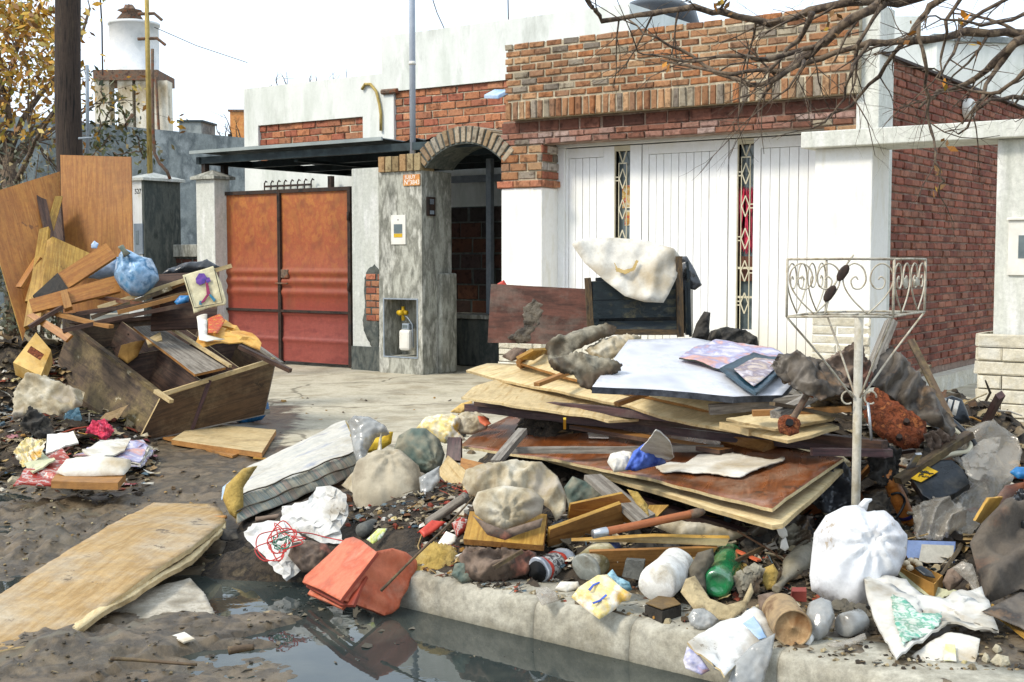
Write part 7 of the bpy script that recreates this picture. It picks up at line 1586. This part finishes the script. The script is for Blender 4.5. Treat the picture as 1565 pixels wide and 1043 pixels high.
# white paper nest and wires
lump('white_paper', [(428, 800), (432, 775), (470, 765), (485, 745), (505, 742), (530, 756), (532, 785), (520, 810), (524, 832), (490, 830), (460, 815)], 'white_film', z0=.0, tilt=.6, H=.006, amp=.015, fs=9, crease=.03, rag=.005, R=.02, label='torn white paper sheet under the striped mattress side', cat='paper')
lump('black_mouldy_wad', [(484, 790), (484, 760), (492, 746), (504, 748), (506, 770), (498, 798)], 'leatherette', z0=.07, tilt=.5, H=.03, amp=.015, fs=20, label='mouldy grey wad resting on the white paper', cat='wad')
lump('paper_nest', [(372, 822), (385, 800), (410, 795), (440, 800), (470, 830), (470, 865), (440, 888), (418, 872), (405, 850)], 'white_film', z0=-.11, tilt=.8, H=.006, amp=.02, fs=10, crease=.035, rag=.006, R=.02, label='crumpled white paper nest holding tangled wires', cat='paper')
lump('muddy_wad', [(440, 850), (446, 832), (470, 826), (500, 832), (510, 850), (492, 872), (462, 875)], 'rag_brown', z0=-.07, tilt=.7, H=.035, amp=.025, fs=16, label='muddy wad left of the coral seat cover', cat='wad')
rr = random.Random(8)
for mt, lb, n_ in (('wire_red', 'tangled thin red wire looped over the paper nest', 5), ('wire_green', 'tangled thin green wire in the middle of the red loops', 3), ('wire_white', 'tangled thin white wire beside the red loops', 2)):
    mb = MB()
    c = A(428, 832, 5.42); P = []
    for i in range(n_*9):
        a = i*.75; r0 = rr.uniform(.025, .11) if mt == 'wire_red' else rr.uniform(.01, .055); P.append(c+Vector((math.cos(a)*r0-.01+.02*rr.random(), math.sin(a)*r0*.6, rr.uniform(.0, .02)+.7*math.sin(a)*r0)))
    if mt == 'wire_red': P += [A(470, 815, 5.5), A(500, 822, 5.5), A(540, 830, 5.4)]
    mb.tube(smooth_path(P, 4), .0028, 5); link('wire_tangle', mb, mt, smooth=True, label=lb, cat='wire')
for a, b, w_, mt, lb in [((392, 793, -.02), (428, 788, .0), .03, 'rag_brown', 'rolled brown rag stub below the mattress side'), ((305, 792, -.02), (345, 790, 0), .02, 'wood_mid', 'short brown stick lying on the tip of the plywood')]:
    stick('stub', g(*a), g(*b), w_, 1, mt, lb, 'stick', round_=True, bendv=.01)
# coral seat cover
cs = empty('coral_seat_cover', g(550, 900, -.06), 'folded coral-red vinyl seat cover hanging over the gutter water', 'seat cover')
plA = P3((466, 892, -.05), (519, 917, -.03), (540, 822, .12)); plB = P3((519, 917, -.03), (590, 940, -.13), (638, 858, .04))
sheet('left_panel', on(plA, [(462, 890), (466, 880), (528, 824), (540, 821), (552, 826), (576, 844), (552, 876), (520, 918), (490, 902)]), 'coral_vinyl', .014, parent=cs, amp=.004, fs=5, edge='coral_dark')
sheet('right_panel', on(plB, [(520, 917), (548, 880), (574, 843), (600, 838), (622, 844), (637, 857), (636, 870), (608, 930), (600, 938), (588, 941), (572, 934)]), 'coral_vinyl', .014, parent=cs, amp=.003, fs=4, folds=(.006, 70, .5), edge='coral_dark')
sheet('lower_layer', on(off(plA, -.035), [(468, 897), (520, 925), (540, 925), (560, 880), (500, 850)]), 'coral_dark', .012, parent=cs, amp=.005, fs=8)
sheet('lining', on(off(plA, -.06), [(470, 908), (522, 930), (545, 900), (500, 860)]), 'coral_vinyl', .01, parent=cs, amp=.005, fs=8)
stick('long_twig', g(581, 906, -.01), g(722, 762, .3), .012, .6, 'wood_old', 'long thin twig lying over the coral seat cover', 'twig', round_=True, bendv=.012, n=14)
stick('grey_pipe', g(655, 800, .1), g(712, 760, .25), .045, 1.0, 'wood_grey', 'grey-brown stubby pipe pointing up to the cream cloth', 'pipe', round_=True, bendv=.006)
stick('plastic_tube', g(590, 836, .0), g(640, 826, .03), .032, 1.0, 'clear_plastic', 'whitish plastic tube just above the coral seat cover', 'tube', round_=True)
lathe('small_pot', g(552, 812, .06), g(572, 802, .05), [(0, .026), (.1, .034), (.9, .03), (1, .026), (1, .001)], 'block_grey', 'small grey pot lying open below the beige sack', 'pot'); lathe('pot_mouth', g(552.5, 811.7, .06), g(556, 810, .06), [(0, .025), (1, .001)], 'dark_void', parent=bpy.data.objects['small_pot'])
lump('green_packet', [(560, 825), (578, 808), (592, 808), (584, 822), (570, 832)], 'packet_green', z0=.03, tilt=.8, H=.008, amp=.004, fs=30, label='yellow-green printed packet above the coral cover', cat='packet')
lump('red_scrap', [(640, 812), (660, 795), (682, 798), (665, 812), (648, 822)], 'red_plastic', z0=.08, tilt=.8, H=.008, amp=.006, label='red plastic scrap left of the wooden seat', cat='scrap')
lump('white_card', [(664, 838), (682, 812), (697, 818), (696, 828), (672, 846)], 'letter_white', z0=.04, tilt=.6, H=.006, amp=.003, label='small white card against the yellow sponge', cat='card')
lump('pink_rag', [(690, 800), (704, 790), (716, 795), (712, 812), (698, 822)], 'can_red', z0=.07, tilt=.6, H=.02, amp=.01, label='pink and white rag tip left of the wooden seat', cat='rag')
lump('sponge_slab', [(622, 880), (640, 845), (662, 828), (692, 834), (702, 846), (694, 876), (682, 908), (655, 916), (630, 910)], 'foam_old', z0=-.1, tilt=.75, H=.035, amp=.012, fs=16, label='crumbly yellow sponge slab slumped over the kerb end', cat='sponge', rag=.006)
sheet('white_ribbon', [g(694, 850, .05), g(706, 848, .05), g(704, 872, .012), g(692, 890, -.04), g(688, 916, -.12), g(682, 915, -.12), g(684, 888, -.03), g(692, 870, .014)], 'white_film', .004, label='narrow white ribbon of cloth hanging down the kerb', cat='ribbon', nrm=Vector((0, -.8, .6)))
for i, (x, y, s_, mt, lb) in enumerate([(668, 770, 10, 'stone', 'pale stone below the hanging plastic strands'), (640, 785, 12, 'block_grey', 'flat grey stone below the beige sack'), (615, 812, 9, 'stone', 'brownish stone above the plastic tube'), (592, 800, 8, 'stone', 'small pale stone right of the grey pot'), (650, 805, 9, 'box_cream', 'pale shard left of the grey pipe')]):
    lump('stone', [(x-s_, y), (x-s_*.4, y-s_*.6), (x+s_*.7, y-s_*.5), (x+s_, y+s_*.2), (x, y+s_*.6)], mt, z0=.05, tilt=.8, H=.014, amp=.004, fs=30, label=lb, cat='stone', group='stones in the middle', smooth=False)
def chh(x, y): # low rubble between sack and seat
    return .16*sm(-1.5, -.95, x)*(1-sm(-.2, .1, x))*sm(5.35, 6.0, y)*(1-sm(6.3, 6.9, y))
mound('rubble_bank', chh, -1.6, .2, 5.1, 7.1, .03, 'muddy rubble bank between the beige sack and the wooden seat')
scatter('torn_scraps', 'crumpled paper, rag and shards packed between sack, cloth and coral cover', 220, in_px(520, 725, 735, 870, chh, .05), .026, PAPER, 'ppppcs', 45, flat=.5)
scatter('larger_debris', 'card, glass and slat pieces heaped in the middle between sack and seat', 80, in_px(640, 720, 745, 850, chh), .045, MIX+['#b04030'], 'fscc', 33, flat=.6)
scatter('small_debris', 'stones, shards and twigs on the rubble bank in the middle', 500, in_px(530, 730, 735, 870, chh), .022, MIX+['#b04030'], 'fccss', 6)
# ================================================================ the left-hand heap
def lh(x, y):
    h = .62*sm(9.2, 9.9, y)*(1-sm(10.2, 10.8, y))*(1-sm(-2.75, -2.3, x))
    h = max(h, .16*sm(8.0, 8.6, y)*(1-sm(9.6, 10.4, y))*(1-sm(-2.95, -2.5, x)))
    return h*(1+.15*fr((x, y, 0), 4, 2, 3)) if h > .003 else 0
mound('rubbish_mound', lh, -6.2, -1.7, 7.8, 11.9, .05, 'dark rubbish packed beneath the left-hand heap')
scatter('small_debris', 'scraps and splinters spilling from the left heap', 600, in_px(-20, 240, 580, 760, lh, .1), .035, MIX, 'ffcs', 12)
scatter('torn_scraps', 'soaked papers and rags spread thickly over the foot of the left heap', 300, in_px(-30, 245, 560, 745, lh, .1), .05, PAPER+['#a84c50', '#c88c94', '#d8c060'], 'pppppf', 46, flat=.35)
scatter('torn_scraps', 'dark rags and card between the planks of the left heap', 90, in_px(30, 330, 440, 560, lh, .6), .07, ['#2c2824', '#4c443a', '#6c5a44', '#8c7040', '#3c362e'], 'ppps', 47, flat=.6)
scatter('larger_debris', 'torn paper, rag and card flakes over the foot of the left heap', 130, in_px(-20, 235, 570, 735, lh, .1), .07, MIX+['#a83c44', '#6c8ca8'], 'fffs', 34, flat=.4)
scatter('small_debris', 'dark splinters between the boards of the left heap', 300, in_px(30, 340, 430, 600, lh, .6), .05, DIRT+['#2c2620', '#1f1a16'], 'fsss', 13)
Y0 = 10.6
board('orange_board', [A(92, 237, Y0), A(200, 240, Y0-.05), A(205, 470, Y0-.35), A(97, 480, Y0-.3)], .018, 'veneer_orange', 'tall upright orange-brown board standing highest in the left heap', 'board', warp=.004)
board('leaning_board', [A(-30, 300, 9.9), A(92, 262, 10.2), A(93, 300, 10.2), A(35, 520, 9.6)], .03, 'veneer_orange', 'large orange-brown board leaning at the left edge', 'board', edge='wood_yellow')
board('leaning_post', [A(84, 300, 10.15), A(96, 300, 10.2), A(52, 460, 9.7), A(38, 460, 9.7)], .05, 'wood_yellow', 'bright yellow-brown timber edge slanting down beside the dark gap', 'timber')
board('varnished_timber', [A(60, 350, 9.75), A(74, 346, 9.8), A(62, 490, 9.4), A(36, 500, 9.4)], .06, 'wood_yellow', 'yellow varnished wardrobe side leaning in front of the orange panel', 'timber')
board('gap_shade_sheet', [A(66, 345, 10.4), A(92, 300, 10.4), A(98, 385, 10.2), A(84, 395, 10.2)], .02, 'wood_dark', 'dark brown sheet standing for the shade in the gap behind the yellow wardrobe side', 'board')  # dark brown fills the open gap in place of its shade
board('triangular_board', [A(72, 368, 9.7), A(80, 362, 9.7), A(140, 388, 9.8), A(64, 448, 9.4)], .018, 'wood_yellow', 'yellow triangular board behind the slanted plank', 'board')
pk_ = board('slanted_plank', [A(88, 418, 9.35), A(162, 372, 9.6), A(178, 392, 9.55), A(104, 440, 9.3)], .03, 'veneer_orange', 'slanted ochre plank with a dark end', 'plank', edge='wood_mid')
board('dark_end', [A(50, 452, 9.2), A(88, 417, 9.34), A(104, 441, 9.29), A(58, 458, 9.19)], .03, 'block_dark', parent=pk_)  # lower end of the plank in a near-black colour
board('drawer_rail', [A(44, 458, 9.15), A(178, 421, 9.4), A(184, 445, 9.35), A(50, 478, 9.1)], .03, 'veneer_orange', 'horizontal orange rail with a joint block under the slanted plank', 'rail', edge='wood_mid')
board('joint_block', [A(92, 446, 9.2), A(102, 442, 9.22), A(110, 468, 9.15), A(98, 472, 9.13)], .05, 'wood_mid', 'small brown joint block fixed across the orange rail', 'block')
board('cross_rail', [A(40, 482, 9.1), A(50, 478, 9.1), A(110, 512, 8.95), A(100, 522, 8.93)], .025, 'veneer_orange', 'lower orange rail slanting towards the cabinet corner', 'rail')
lump('pale_blue_bag', [(132, 424), (142, 404), (165, 392), (182, 394), (185, 408), (176, 420), (150, 426)], 'blue_bag_pale', Y=9.75, tilt=.4, H=.08, amp=.012, fs=9, label='pale blue plastic bag half hidden behind the orange rail', cat='bag')
lump('blue_peak', [(139, 374), (144, 368), (151, 373), (148, 380), (140, 380)], 'blue_bag_pale', Y=9.9, tilt=.2, H=.01, amp=.002, label='tiny pale blue tip against the tall orange board', cat='scrap')
bb2 = lump('tied_blue_bag', [(175, 425), (178, 405), (184, 390), (190, 380), (200, 384), (215, 392), (232, 396), (240, 412), (243, 425), (232, 440), (215, 453), (200, 452), (184, 440)], 'blue_bag', Y=9.3, tilt=.3, H=.13, amp=.014, fs=10, tie=(192, 388), pleat=.022, label='knotted translucent blue bag sitting on the planks', cat='rubbish bag', R=.13)
c = A(190, 384, 9.25); mb = MB(); mb.tube([c+Vector((.02, 0, -.03)), c+Vector((0, 0, .0)), c+Vector((-.02, 0, .03)), c+Vector((-.045, 0, .03))], [.03, .018, .022, .004], 8); link('knot', mb, 'sack_green', bb2, smooth=True)
lump('black_bag', [(244, 426), (258, 412), (282, 403), (305, 402), (318, 398), (336, 408), (320, 416), (290, 420), (262, 430)], 'film_black', Y=9.7, tilt=.5, H=.06, amp=.02, fs=9, crease=.02, label='flat black plastic bag on the planks by the white pillar', cat='bag')
for a, b, w_, mt, lb in [((150, 470, 9.3), (354, 406, 9.5), .06, 'wood_light', 'pale long plank ending beside the rusty gate'), ((140, 486, 9.2), (262, 440, 9.35), .05, 'wood_old', 'weathered plank under the knotted blue bag'),
      ((180, 478, 9.1), (300, 448, 9.3), .06, 'wood_mid', 'brown lath splitting under the child drawing'), ((96, 505, 9.0), (300, 462, 9.25), .09, 'wood_dark', 'dark plank along the back of the open cabinet'), ((120, 480, 9.25), (250, 462, 9.3), .14, 'wood_dark', 'wide dark board in the shadow above the cabinet')]:
    stick('plank', A(*a), A(*b), w_, .03, mt, lb, 'plank', bendv=.004)
lump('blue_rag', [(266, 462), (275, 452), (290, 452), (288, 462), (272, 468)], 'blue_bag_deep', Y=9.2, tilt=.4, H=.02, amp=.01, label='deep blue rag glimpsed left of the child drawing', cat='rag')
board('dark_backing', [A(235, 420, 9.55), A(335, 415, 9.6), A(330, 500, 9.35), A(230, 505, 9.3)], .02, 'wood_dark', 'dark board standing behind the child drawing', 'board')
# child's drawing
Yq = 9.05; nd = Vector((.1, -.95, .25)).normalized(); pd = (A(312, 442, Yq), nd)
dw = sheet('child_drawing', on(pd, [(279, 421), (326, 407), (332, 420), (338, 432), (346, 460), (344, 466), (318, 471), (296, 479), (294, 468), (288, 450)]), 'drawing_paper', .004, label='crumpled paper with a stick-figure painting in purple, red and blue', cat='drawing', amp=.008, fs=7)
pd2 = (pd[0]+nd*.012, nd)
def blob(px, mt, nm='paint'): sheet(nm, on(pd2, px), mt, .002, parent=dw, amp=.002, fs=20)
blob([(299, 426), (304, 418), (312, 418), (316, 424), (313, 433), (305, 436), (300, 433)], 'ink_purple')
blob([(313, 425), (320, 424), (322, 430), (316, 433)], 'ink_purple'); blob([(314, 432), (318, 433), (322, 452), (316, 452)], 'ink_red')
blob([(316, 450), (320, 450), (312, 462), (306, 464)], 'ink_red'); blob([(318, 450), (322, 450), (330, 458), (327, 462)], 'ink_blue'); blob([(305, 460), (309, 460), (308, 466), (304, 466)], 'ink_blue')
mb = MB(); P = on(pd2, [(283, 424), (292, 455), (297, 471), (340, 463), (328, 412)]); mb.tube(P, .003, 4); link('pencil_border', mb, 'ink_dark', dw)
# open cabinet
C_ = [g(78, 582, .36), g(210, 674, .0), g(402, 632, .14), g(270, 560, .45)]     # bottom: back-left, front-left, front-right, back-right
Tt = [A(106, 497, 9.75), A(246, 604, 8.98), A(420, 549, 9.35), A(318, 478, 10.1)]
cb = empty('open_cabinet', (C_[0]+C_[1]+C_[2]+C_[3])/4, 'toppled dark wooden cabinet, open at the top with dividers inside', 'cabinet')
def panel(nm, P, th_=.02, mt='wood_old', ed='wood_light'): return board(nm, P, th_, mt, parent=cb, edge=ed, warp=.002)
e_ = panel('end_panel', [Tt[0], Tt[1], C_[1], C_[0]], .022, 'wood_old', 'wood_light')
panel('front_panel', [Tt[1], Tt[2], C_[2], C_[1]], .02, 'cabinet_brown', 'wood_light'); panel('far_end_panel', [Tt[2], Tt[3], C_[3], C_[2]], .02, 'cabinet_brown', 'wood_grey')
panel('back_panel', [Tt[3], Tt[0], C_[0], C_[3]], .02, 'cabinet_brown', 'wood_grey'); panel('bottom', C_, .015, 'wood_dark')
def cstick(nm, a, b, w_=.03, h_=.02, mt='wood_grey'): stick(nm, a, b, w_, h_, mt, parent=cb)
d01 = (Tt[1]-Tt[0]).normalized(); d12 = (Tt[2]-Tt[1]).normalized(); d03 = (Tt[3]-Tt[0]).normalized()
cstick('top_rail', Tt[0]-d01*.03, Tt[1]+d01*.02, .045, .03, 'wood_old'); cstick('top_rail', Tt[1], Tt[2], .045, .03, 'wood_light'); cstick('top_rail', Tt[0], Tt[3], .03, .03, 'wood_dark'); cstick('top_rail', Tt[3], Tt[2]+(Tt[2]-Tt[3]).normalized()*.1, .03, .025)
for t in (.36, .7):
    a, b = Tt[1].lerp(Tt[2], t), Tt[0].lerp(Tt[3], t); ca, cb_ = C_[1].lerp(C_[2], t), C_[0].lerp(C_[3], t); panel('divider', [a, b, cb_, ca], .015, 'wood_dark', 'wood_light')
a, b = Tt[0].lerp(Tt[1], .5), Tt[3].lerp(Tt[2], .5); panel('shelf', [a, b, b-Zv*.25, a-Zv*.25], .015, 'wood_dark', 'wood_light')
cstick('bottom_rail', C_[1]-d12*.02, C_[2]+d12*.05, .035, .035); cstick('bottom_rail', C_[1], C_[0], .04, .03, 'wood_old')
q = Tt[1].lerp(Tt[2], .42); q2 = C_[1].lerp(C_[2], .42); stick('panel_strip', q+Vector((0, -.02, 0)), q2+Vector((0, -.02, 0)), .04, .012, 'wood_purple', parent=cb, up=Vector((.2, -1, .2)))
board('loose_plank', [A(203, 500, 9.4), A(240, 497, 9.6), A(345, 562, 9.05), A(298, 572, 8.95)], .02, 'wood_grey', 'whitish grey plank lying across the open cabinet', 'plank', edge='wood_mid', rag=.004)
stick('narrow_batten', A(255, 498, 9.5), A(352, 560, 9.05), .03, .02, 'wood_light', 'narrow batten alongside the whitish plank on the cabinet', 'batten')
stick('loose_strip', A(238, 598, 8.9), A(262, 614, 8.78), .035, .025, 'wood_light', 'pale strip jutting from the near cabinet corner', 'strip')
stick('dark_strip', A(366, 530, 9.3), A(444, 567, 9.1), .035, .03, 'wood_dark', 'dark strip projecting past the right end of the cabinet', 'strip')
board('short_offcut', [A(223, 520, 9.3), A(245, 508, 9.35), A(248, 520, 9.3), A(226, 528, 9.25)], .03, 'wood_light', 'short pale offcut balanced on the whitish plank', 'offcut')
lump('brown_cone', [(180, 545), (185, 528), (208, 522), (222, 520), (210, 545), (195, 556)], 'cardboard', Y=9.35, tilt=.6, H=.03, amp=.01, label='folded brown card inside the left bay of the cabinet', cat='card')
sheet('orange_paper', on(P3((300, 515, .78), (400, 528, .72), (350, 490, .86)), [(303, 512), (316, 487), (340, 485), (362, 498), (385, 512), (400, 522), (398, 528), (370, 524), (330, 527), (312, 527), (300, 520)]), 'paper_orange', .008, label='orange and cream paper bag with red print on the cabinet', cat='paper bag', amp=.03, fs=6, crease=.02)
pb_ = bpy.data.objects['orange_paper']; n0 = Vector((0, -.03, .04))
sheet('print', [p+n0 for p in on(P3((300, 515, .78), (400, 528, .72), (350, 490, .86)), [(320, 495), (338, 488), (346, 498), (334, 518), (320, 518)])], 'print_red', .003, parent=pb_, amp=.004)
sheet('cream_side', [p+n0*.8 for p in on(P3((300, 515, .78), (400, 528, .72), (350, 490, .86)), [(302, 490), (318, 487), (318, 520), (345, 524), (318, 529), (306, 526)])], 'foam_white', .003, parent=pb_, amp=.01)
# boards on the ground
board('pale_plank', [g(262, 672, .05), g(300, 646, .06), g(422, 657, .06), g(400, 692, .05)], .035, 'wood_light', 'thick pale plank on the ground in front of the cabinet', 'plank', edge='wood_mid', warp=.002)
board('under_plank', [g(248, 668, .02), g(290, 662, .02), g(375, 690, .02), g(355, 697, .02)], .015, 'wood_mid', 'thin splintered board under the pale plank', 'board', rag=.006)
lump('blue_sack', [(345, 640), (352, 630), (380, 622), (410, 615), (412, 628), (400, 642), (370, 648)], 'blue_bag_deep', z0=.0, tilt=.5, H=.05, amp=.02, fs=12, label='deep blue plastic bag squashed under the cabinet end', cat='bag')
# left edge bits
cx_ = board('small_carton', [A(20, 555, 8.95), A(55, 508, 9.2), A(78, 535, 9.1), A(62, 575, 8.85)], .12, 'box_print', 'small yellow carton with a faded red stamp at left', 'carton')
board('stamp', [A(44, 542, 8.93)+Vector((0, -.03, .02)), A(50, 533, 8.97)+Vector((0, -.03, .02)), A(70, 546, 8.95)+Vector((0, -.03, .02)), A(64, 555, 8.91)+Vector((0, -.03, .02))], .003, 'rust', parent=cx_)
k_ = dict(amp=.02, fs=9, crease=.035, rag=.006, R=.03)
for px, mt, z0, lb, nm, ct, H_ in [
  ([(20, 600), (40, 570), (70, 575), (105, 590), (130, 600), (125, 620), (90, 635), (50, 630), (20, 640)], 'dirty_cloth', .22, 'pile of mildewed brown-white cloth at the left edge', 'mildewed_cloth', 'cloth', .025),
  ([(72, 535), (85, 515), (95, 520), (92, 560), (75, 575)], 'dirty_cloth', .38, 'grey-white rag behind the yellow carton', 'grey_rag', 'rag', .02),
  ([(98, 640), (102, 618), (118, 612), (125, 640), (120, 655), (108, 655)], 'blue_paper', .12, 'pale blue cloth hanging below the cabinet end', 'blue_cloth_strip', 'cloth', .03),
  ([(128, 665), (140, 645), (160, 640), (175, 658), (165, 672), (140, 678)], 'curtain_red', .06, 'dark red cloth wad under the cabinet end panel', 'red_cloth', 'cloth', .02),
  ([(30, 650), (45, 620), (75, 640), (85, 665), (60, 672)], 'rag_dark', .12, 'black-blue cloth roll among the left edge papers', 'dark_cloth', 'cloth', .02),
  ([(20, 690), (40, 668), (70, 675), (62, 700), (35, 715)], 'packet_yellow', .06, 'yellowish crumpled packet at the lower left edge', 'yellow_wad', 'packet', .018)]:
    lump(nm, px, mt, z0=z0, tilt=.6, H=H_, label=lb, cat=ct, **k_)
rg3 = random.Random(21)
for P, mt, lb in [([(70, 690, .12), (72, 668, .16), (112, 655, .2), (120, 680, .12)], 'letter_white', 'clean white sheet of paper on the left heap'), ([(20, 742, .03), (40, 715, .07), (95, 685, .12), (106, 700, .09), (78, 740, .03)], 'can_red', 'flat red and grey board at the lower left edge'),
                  ([(125, 690, .12), (160, 672, .14), (200, 668, .14), (190, 690, .1), (150, 700, .1)], 'foam_white', 'yellowed paper slab below the cabinet end'),
                  ([(30, 700, .1), (60, 690, .12), (85, 705, .1), (50, 722, .07)], 'pale_green', 'olive card beneath the white sheet')]:
    sheet('paper_sheet', zp(P), mt, .01, label=lb, cat='paper', amp=.014, fs=8, crease=.008)
for i in range(4):
    dx = i*7; sheet('magazine_stack', zp([(118-i*2, 706-i*3, .05+.012*i), (150, 692-i*4, .08+.012*i), (205+dx*.6, 680-i*2, .08+.012*i), (238-i*4, 688-i*2, .06+.012*i), (215, 712-i*3, .03+.012*i), (165, 708-i*3, .04+.012*i)]), ('magazine', 'white_film', 'foam_white', 'magazine')[i], .008,
       label=['lowest soaked magazine of the small pile by the cabinet', 'second soaked magazine from the bottom of the small pile', 'third soaked magazine from the bottom of the small pile', 'topmost soaked magazine of the small pile'][i], cat='magazine', group='soaked magazines', amp=.016, fs=9, crease=.012, rag=.006)
lump('cream_pad', [(86, 722), (100, 704), (150, 698), (200, 704), (200, 714), (190, 726), (140, 728), (100, 728)], 'foam_white', z0=.055, tilt=1.1, H=.035, amp=.006, fs=12, label='cream foam pad lying on a brown board at lower left', cat='pad', edge='foam_old')
board('brown_base_board', [g(78, 736, .05), g(88, 722, .05), g(192, 724, .05), g(180, 738, .05)], .04, 'wood_mid', 'brown board beneath the cream foam pad', 'board')
# swollen plywood in the gutter
plc = P3((35, 965, -.035), (345, 795, .01), (240, 757, .04))
sw = sheet('swollen_plywood', on(plc, [(-60, 935), (35, 885), (100, 848), (150, 820), (190, 790), (235, 757), (290, 757), (330, 757), (340, 775), (345, 793), (320, 820), (290, 843), (230, 880), (170, 915), (100, 962), (35, 970), (-60, 985)]), 'swollen_board', .022, label='large warped swollen plywood sheet lying in the gutter', cat='board', edge='wood_ply', amp=.01, fs=2, res=.035, rag=.003,
    shape=lambda u, v: .035*math.cos(u*5)-.02)
sheet('split_layer', on(off(plc, -.018), [(346, 797), (344, 806), (300, 852), (235, 890), (175, 925), (112, 970), (90, 972), (165, 918), (230, 878), (300, 838)]), 'wood_ply', .02, parent=sw, amp=.008, fs=4, rag=.004, edge='wood_light')
sheet('muddy_board', zp([(143, 950, -.125), (200, 905, -.10), (290, 884, -.09), (312, 905, -.10), (328, 936, -.12), (240, 944, -.125)]), 'board_mud', .02, label='pale mud-splashed board in the water beside the swollen plywood', cat='board', amp=.004, fs=6, rag=.002)
sheet('paper_scrap', zp([(262, 972, -.10), (282, 966, -.09), (298, 976, -.09), (280, 982, -.10)]), 'foam_white', .006, label='small cream scrap stuck on the mud bank', cat='scrap', amp=.002)
lump('curled_strip', [(330, 818), (340, 808), (362, 812), (366, 824), (352, 828), (338, 826)], 'rag_dark', z0=-.06, tilt=.9, H=.012, amp=.006, label='dark curled strip just beyond the plywood tip', cat='strip')
for a, b, w_, lb in [((165, 1012, -.09), (300, 1016, -.09), .014, 'long straw-coloured stem on the mud bank'), ((350, 998, -.1), (388, 990, -.09), .03, 'short dark stub of wood on the mud bank')]:
    stick('mud_stick', g(*a), g(*b), w_, .8, 'wood_old', lb, 'stick', round_=True, bendv=.02, n=12)
stick('yellow_sliver', g(388, 700, .01), g(412, 702, .01), .02, .01, 'wood_yellow', 'tiny yellow sliver on the ground beyond the mattress', 'sliver')
scatter('mud_litter', 'wet clods and leaf scraps on the mud bank of the gutter', 420, in_px(-40, 620, 930, 1043), .012, ['#5c5448', '#4c463c', '#6c6456', '#3c3830', '#7c705c', '#a89878'], 'cffs', 14, flat=.2, lift=0)
scatter('mud_litter', 'stones and rotten leaves around the plywood and mattress', 520, in_px(-40, 480, 745, 900), .014, DIRT+['#d0c4a0', '#a88c5c'], 'ccfs', 15)
scatter('pavement_litter', 'dry leaves and crumbs scattered over the pavement', 160, in_px(240, 760, 575, 760), .022, ['#8c7050', '#b89868', '#6a5840', '#c8a060', '#5c5044'], 'ffc', 16, flat=.2)
scatter('gutter_leaves', 'leaves and scum floating at the water edge by the coral cover', 130, in_px(300, 620, 860, 950), .016, DIRT+['#c8c4bc', '#7c8488'], 'ff', 17, flat=.1)
scatter('kerb_crumbs', 'crumbs and grit along the kerb top', 160, in_px(690, 1500, 890, 1040, lambda x, y: .0), .006, DIRT+['#e0d8c4'], 'cfs', 18)

def on_water(px0, px1, py0, py1):
    def w(rg):
        x, y = rg.gauss((px0+px1)/2, (px1-px0)/4), rg.gauss((py0+py1)/2, (py1-py0)/4); p = G(x, y, WZ)
        return (p.x, p.y, WZ-.003) if gh(p.x, p.y) < WZ-.004 else None
    return w
scatter('gutter_scum', 'dull flecks of scum, leaf and film floating in the murky gutter', 150, on_water(300, 640, 850, 1000), .02, ['#4c4a40', '#6c685c', '#7c786c', '#3c3a34', '#8c8470', '#5c6460'], 'fffp', 51, flat=.04, lift=0)
scatter('gutter_scum', 'flecks of scum gathered along the kerb face', 90, on_water(640, 1150, 935, 1040), .011, ['#5c584c', '#8c8470', '#a89c80', '#4c4a40'], 'ff', 52, flat=.04, lift=0)

scatter('rag_scraps', 'bigger rags and soaked card piled round the foot of the left heap', 130, in_px(-40, 240, 500, 730, lh, .3), .085, ['#c8b898', '#8c7c64', '#e0d8c8', '#6c5c4c', '#4c4238', '#b89c74', '#a8a098', '#9c5c54'], 'pppps', 63, flat=.6)
scatter('rag_scraps', 'bigger crushed scraps on the bank right of the beige sack', 60, in_px(630, 725, 735, 850, chh, .05), .04, ['#8c7c64', '#c8b898', '#6c5c4c', '#a8a098', '#b05a48'], 'ppps', 64, flat=.6)
for a, b, w_, mt, lb in [((60, 475, 9.2), (170, 500, 9.0), .06, 'wood_mid', 'short brown board crossing beneath the orange rail'), ((45, 500, 9.0), (95, 470, 9.15), .05, 'wood_dark', 'dark stub between the orange rails'),
      ((150, 455, 9.4), (240, 468, 9.2), .07, 'veneer_brown', 'brown veneer strip under the knotted blue bag'), ((200, 470, 9.2), (330, 435, 9.35), .05, 'wood_old', 'mottled lath running towards the child drawing'),
      ((225, 455, 9.4), (300, 425, 9.5), .08, 'wood_mid', 'wide brown slat below the black plastic bag'), ((30, 440, 9.6), (60, 395, 9.7), .12, 'veneer_orange', 'orange board end behind the yellow timber at the left edge'), ((62, 300, 10.1), (80, 380, 9.9), .07, 'wood_dark', 'dark upright inside the shadowed gap at left')]:
    stick('loose_board', A(*a), A(*b), w_, .025, mt, lb, 'board', bendv=.004)
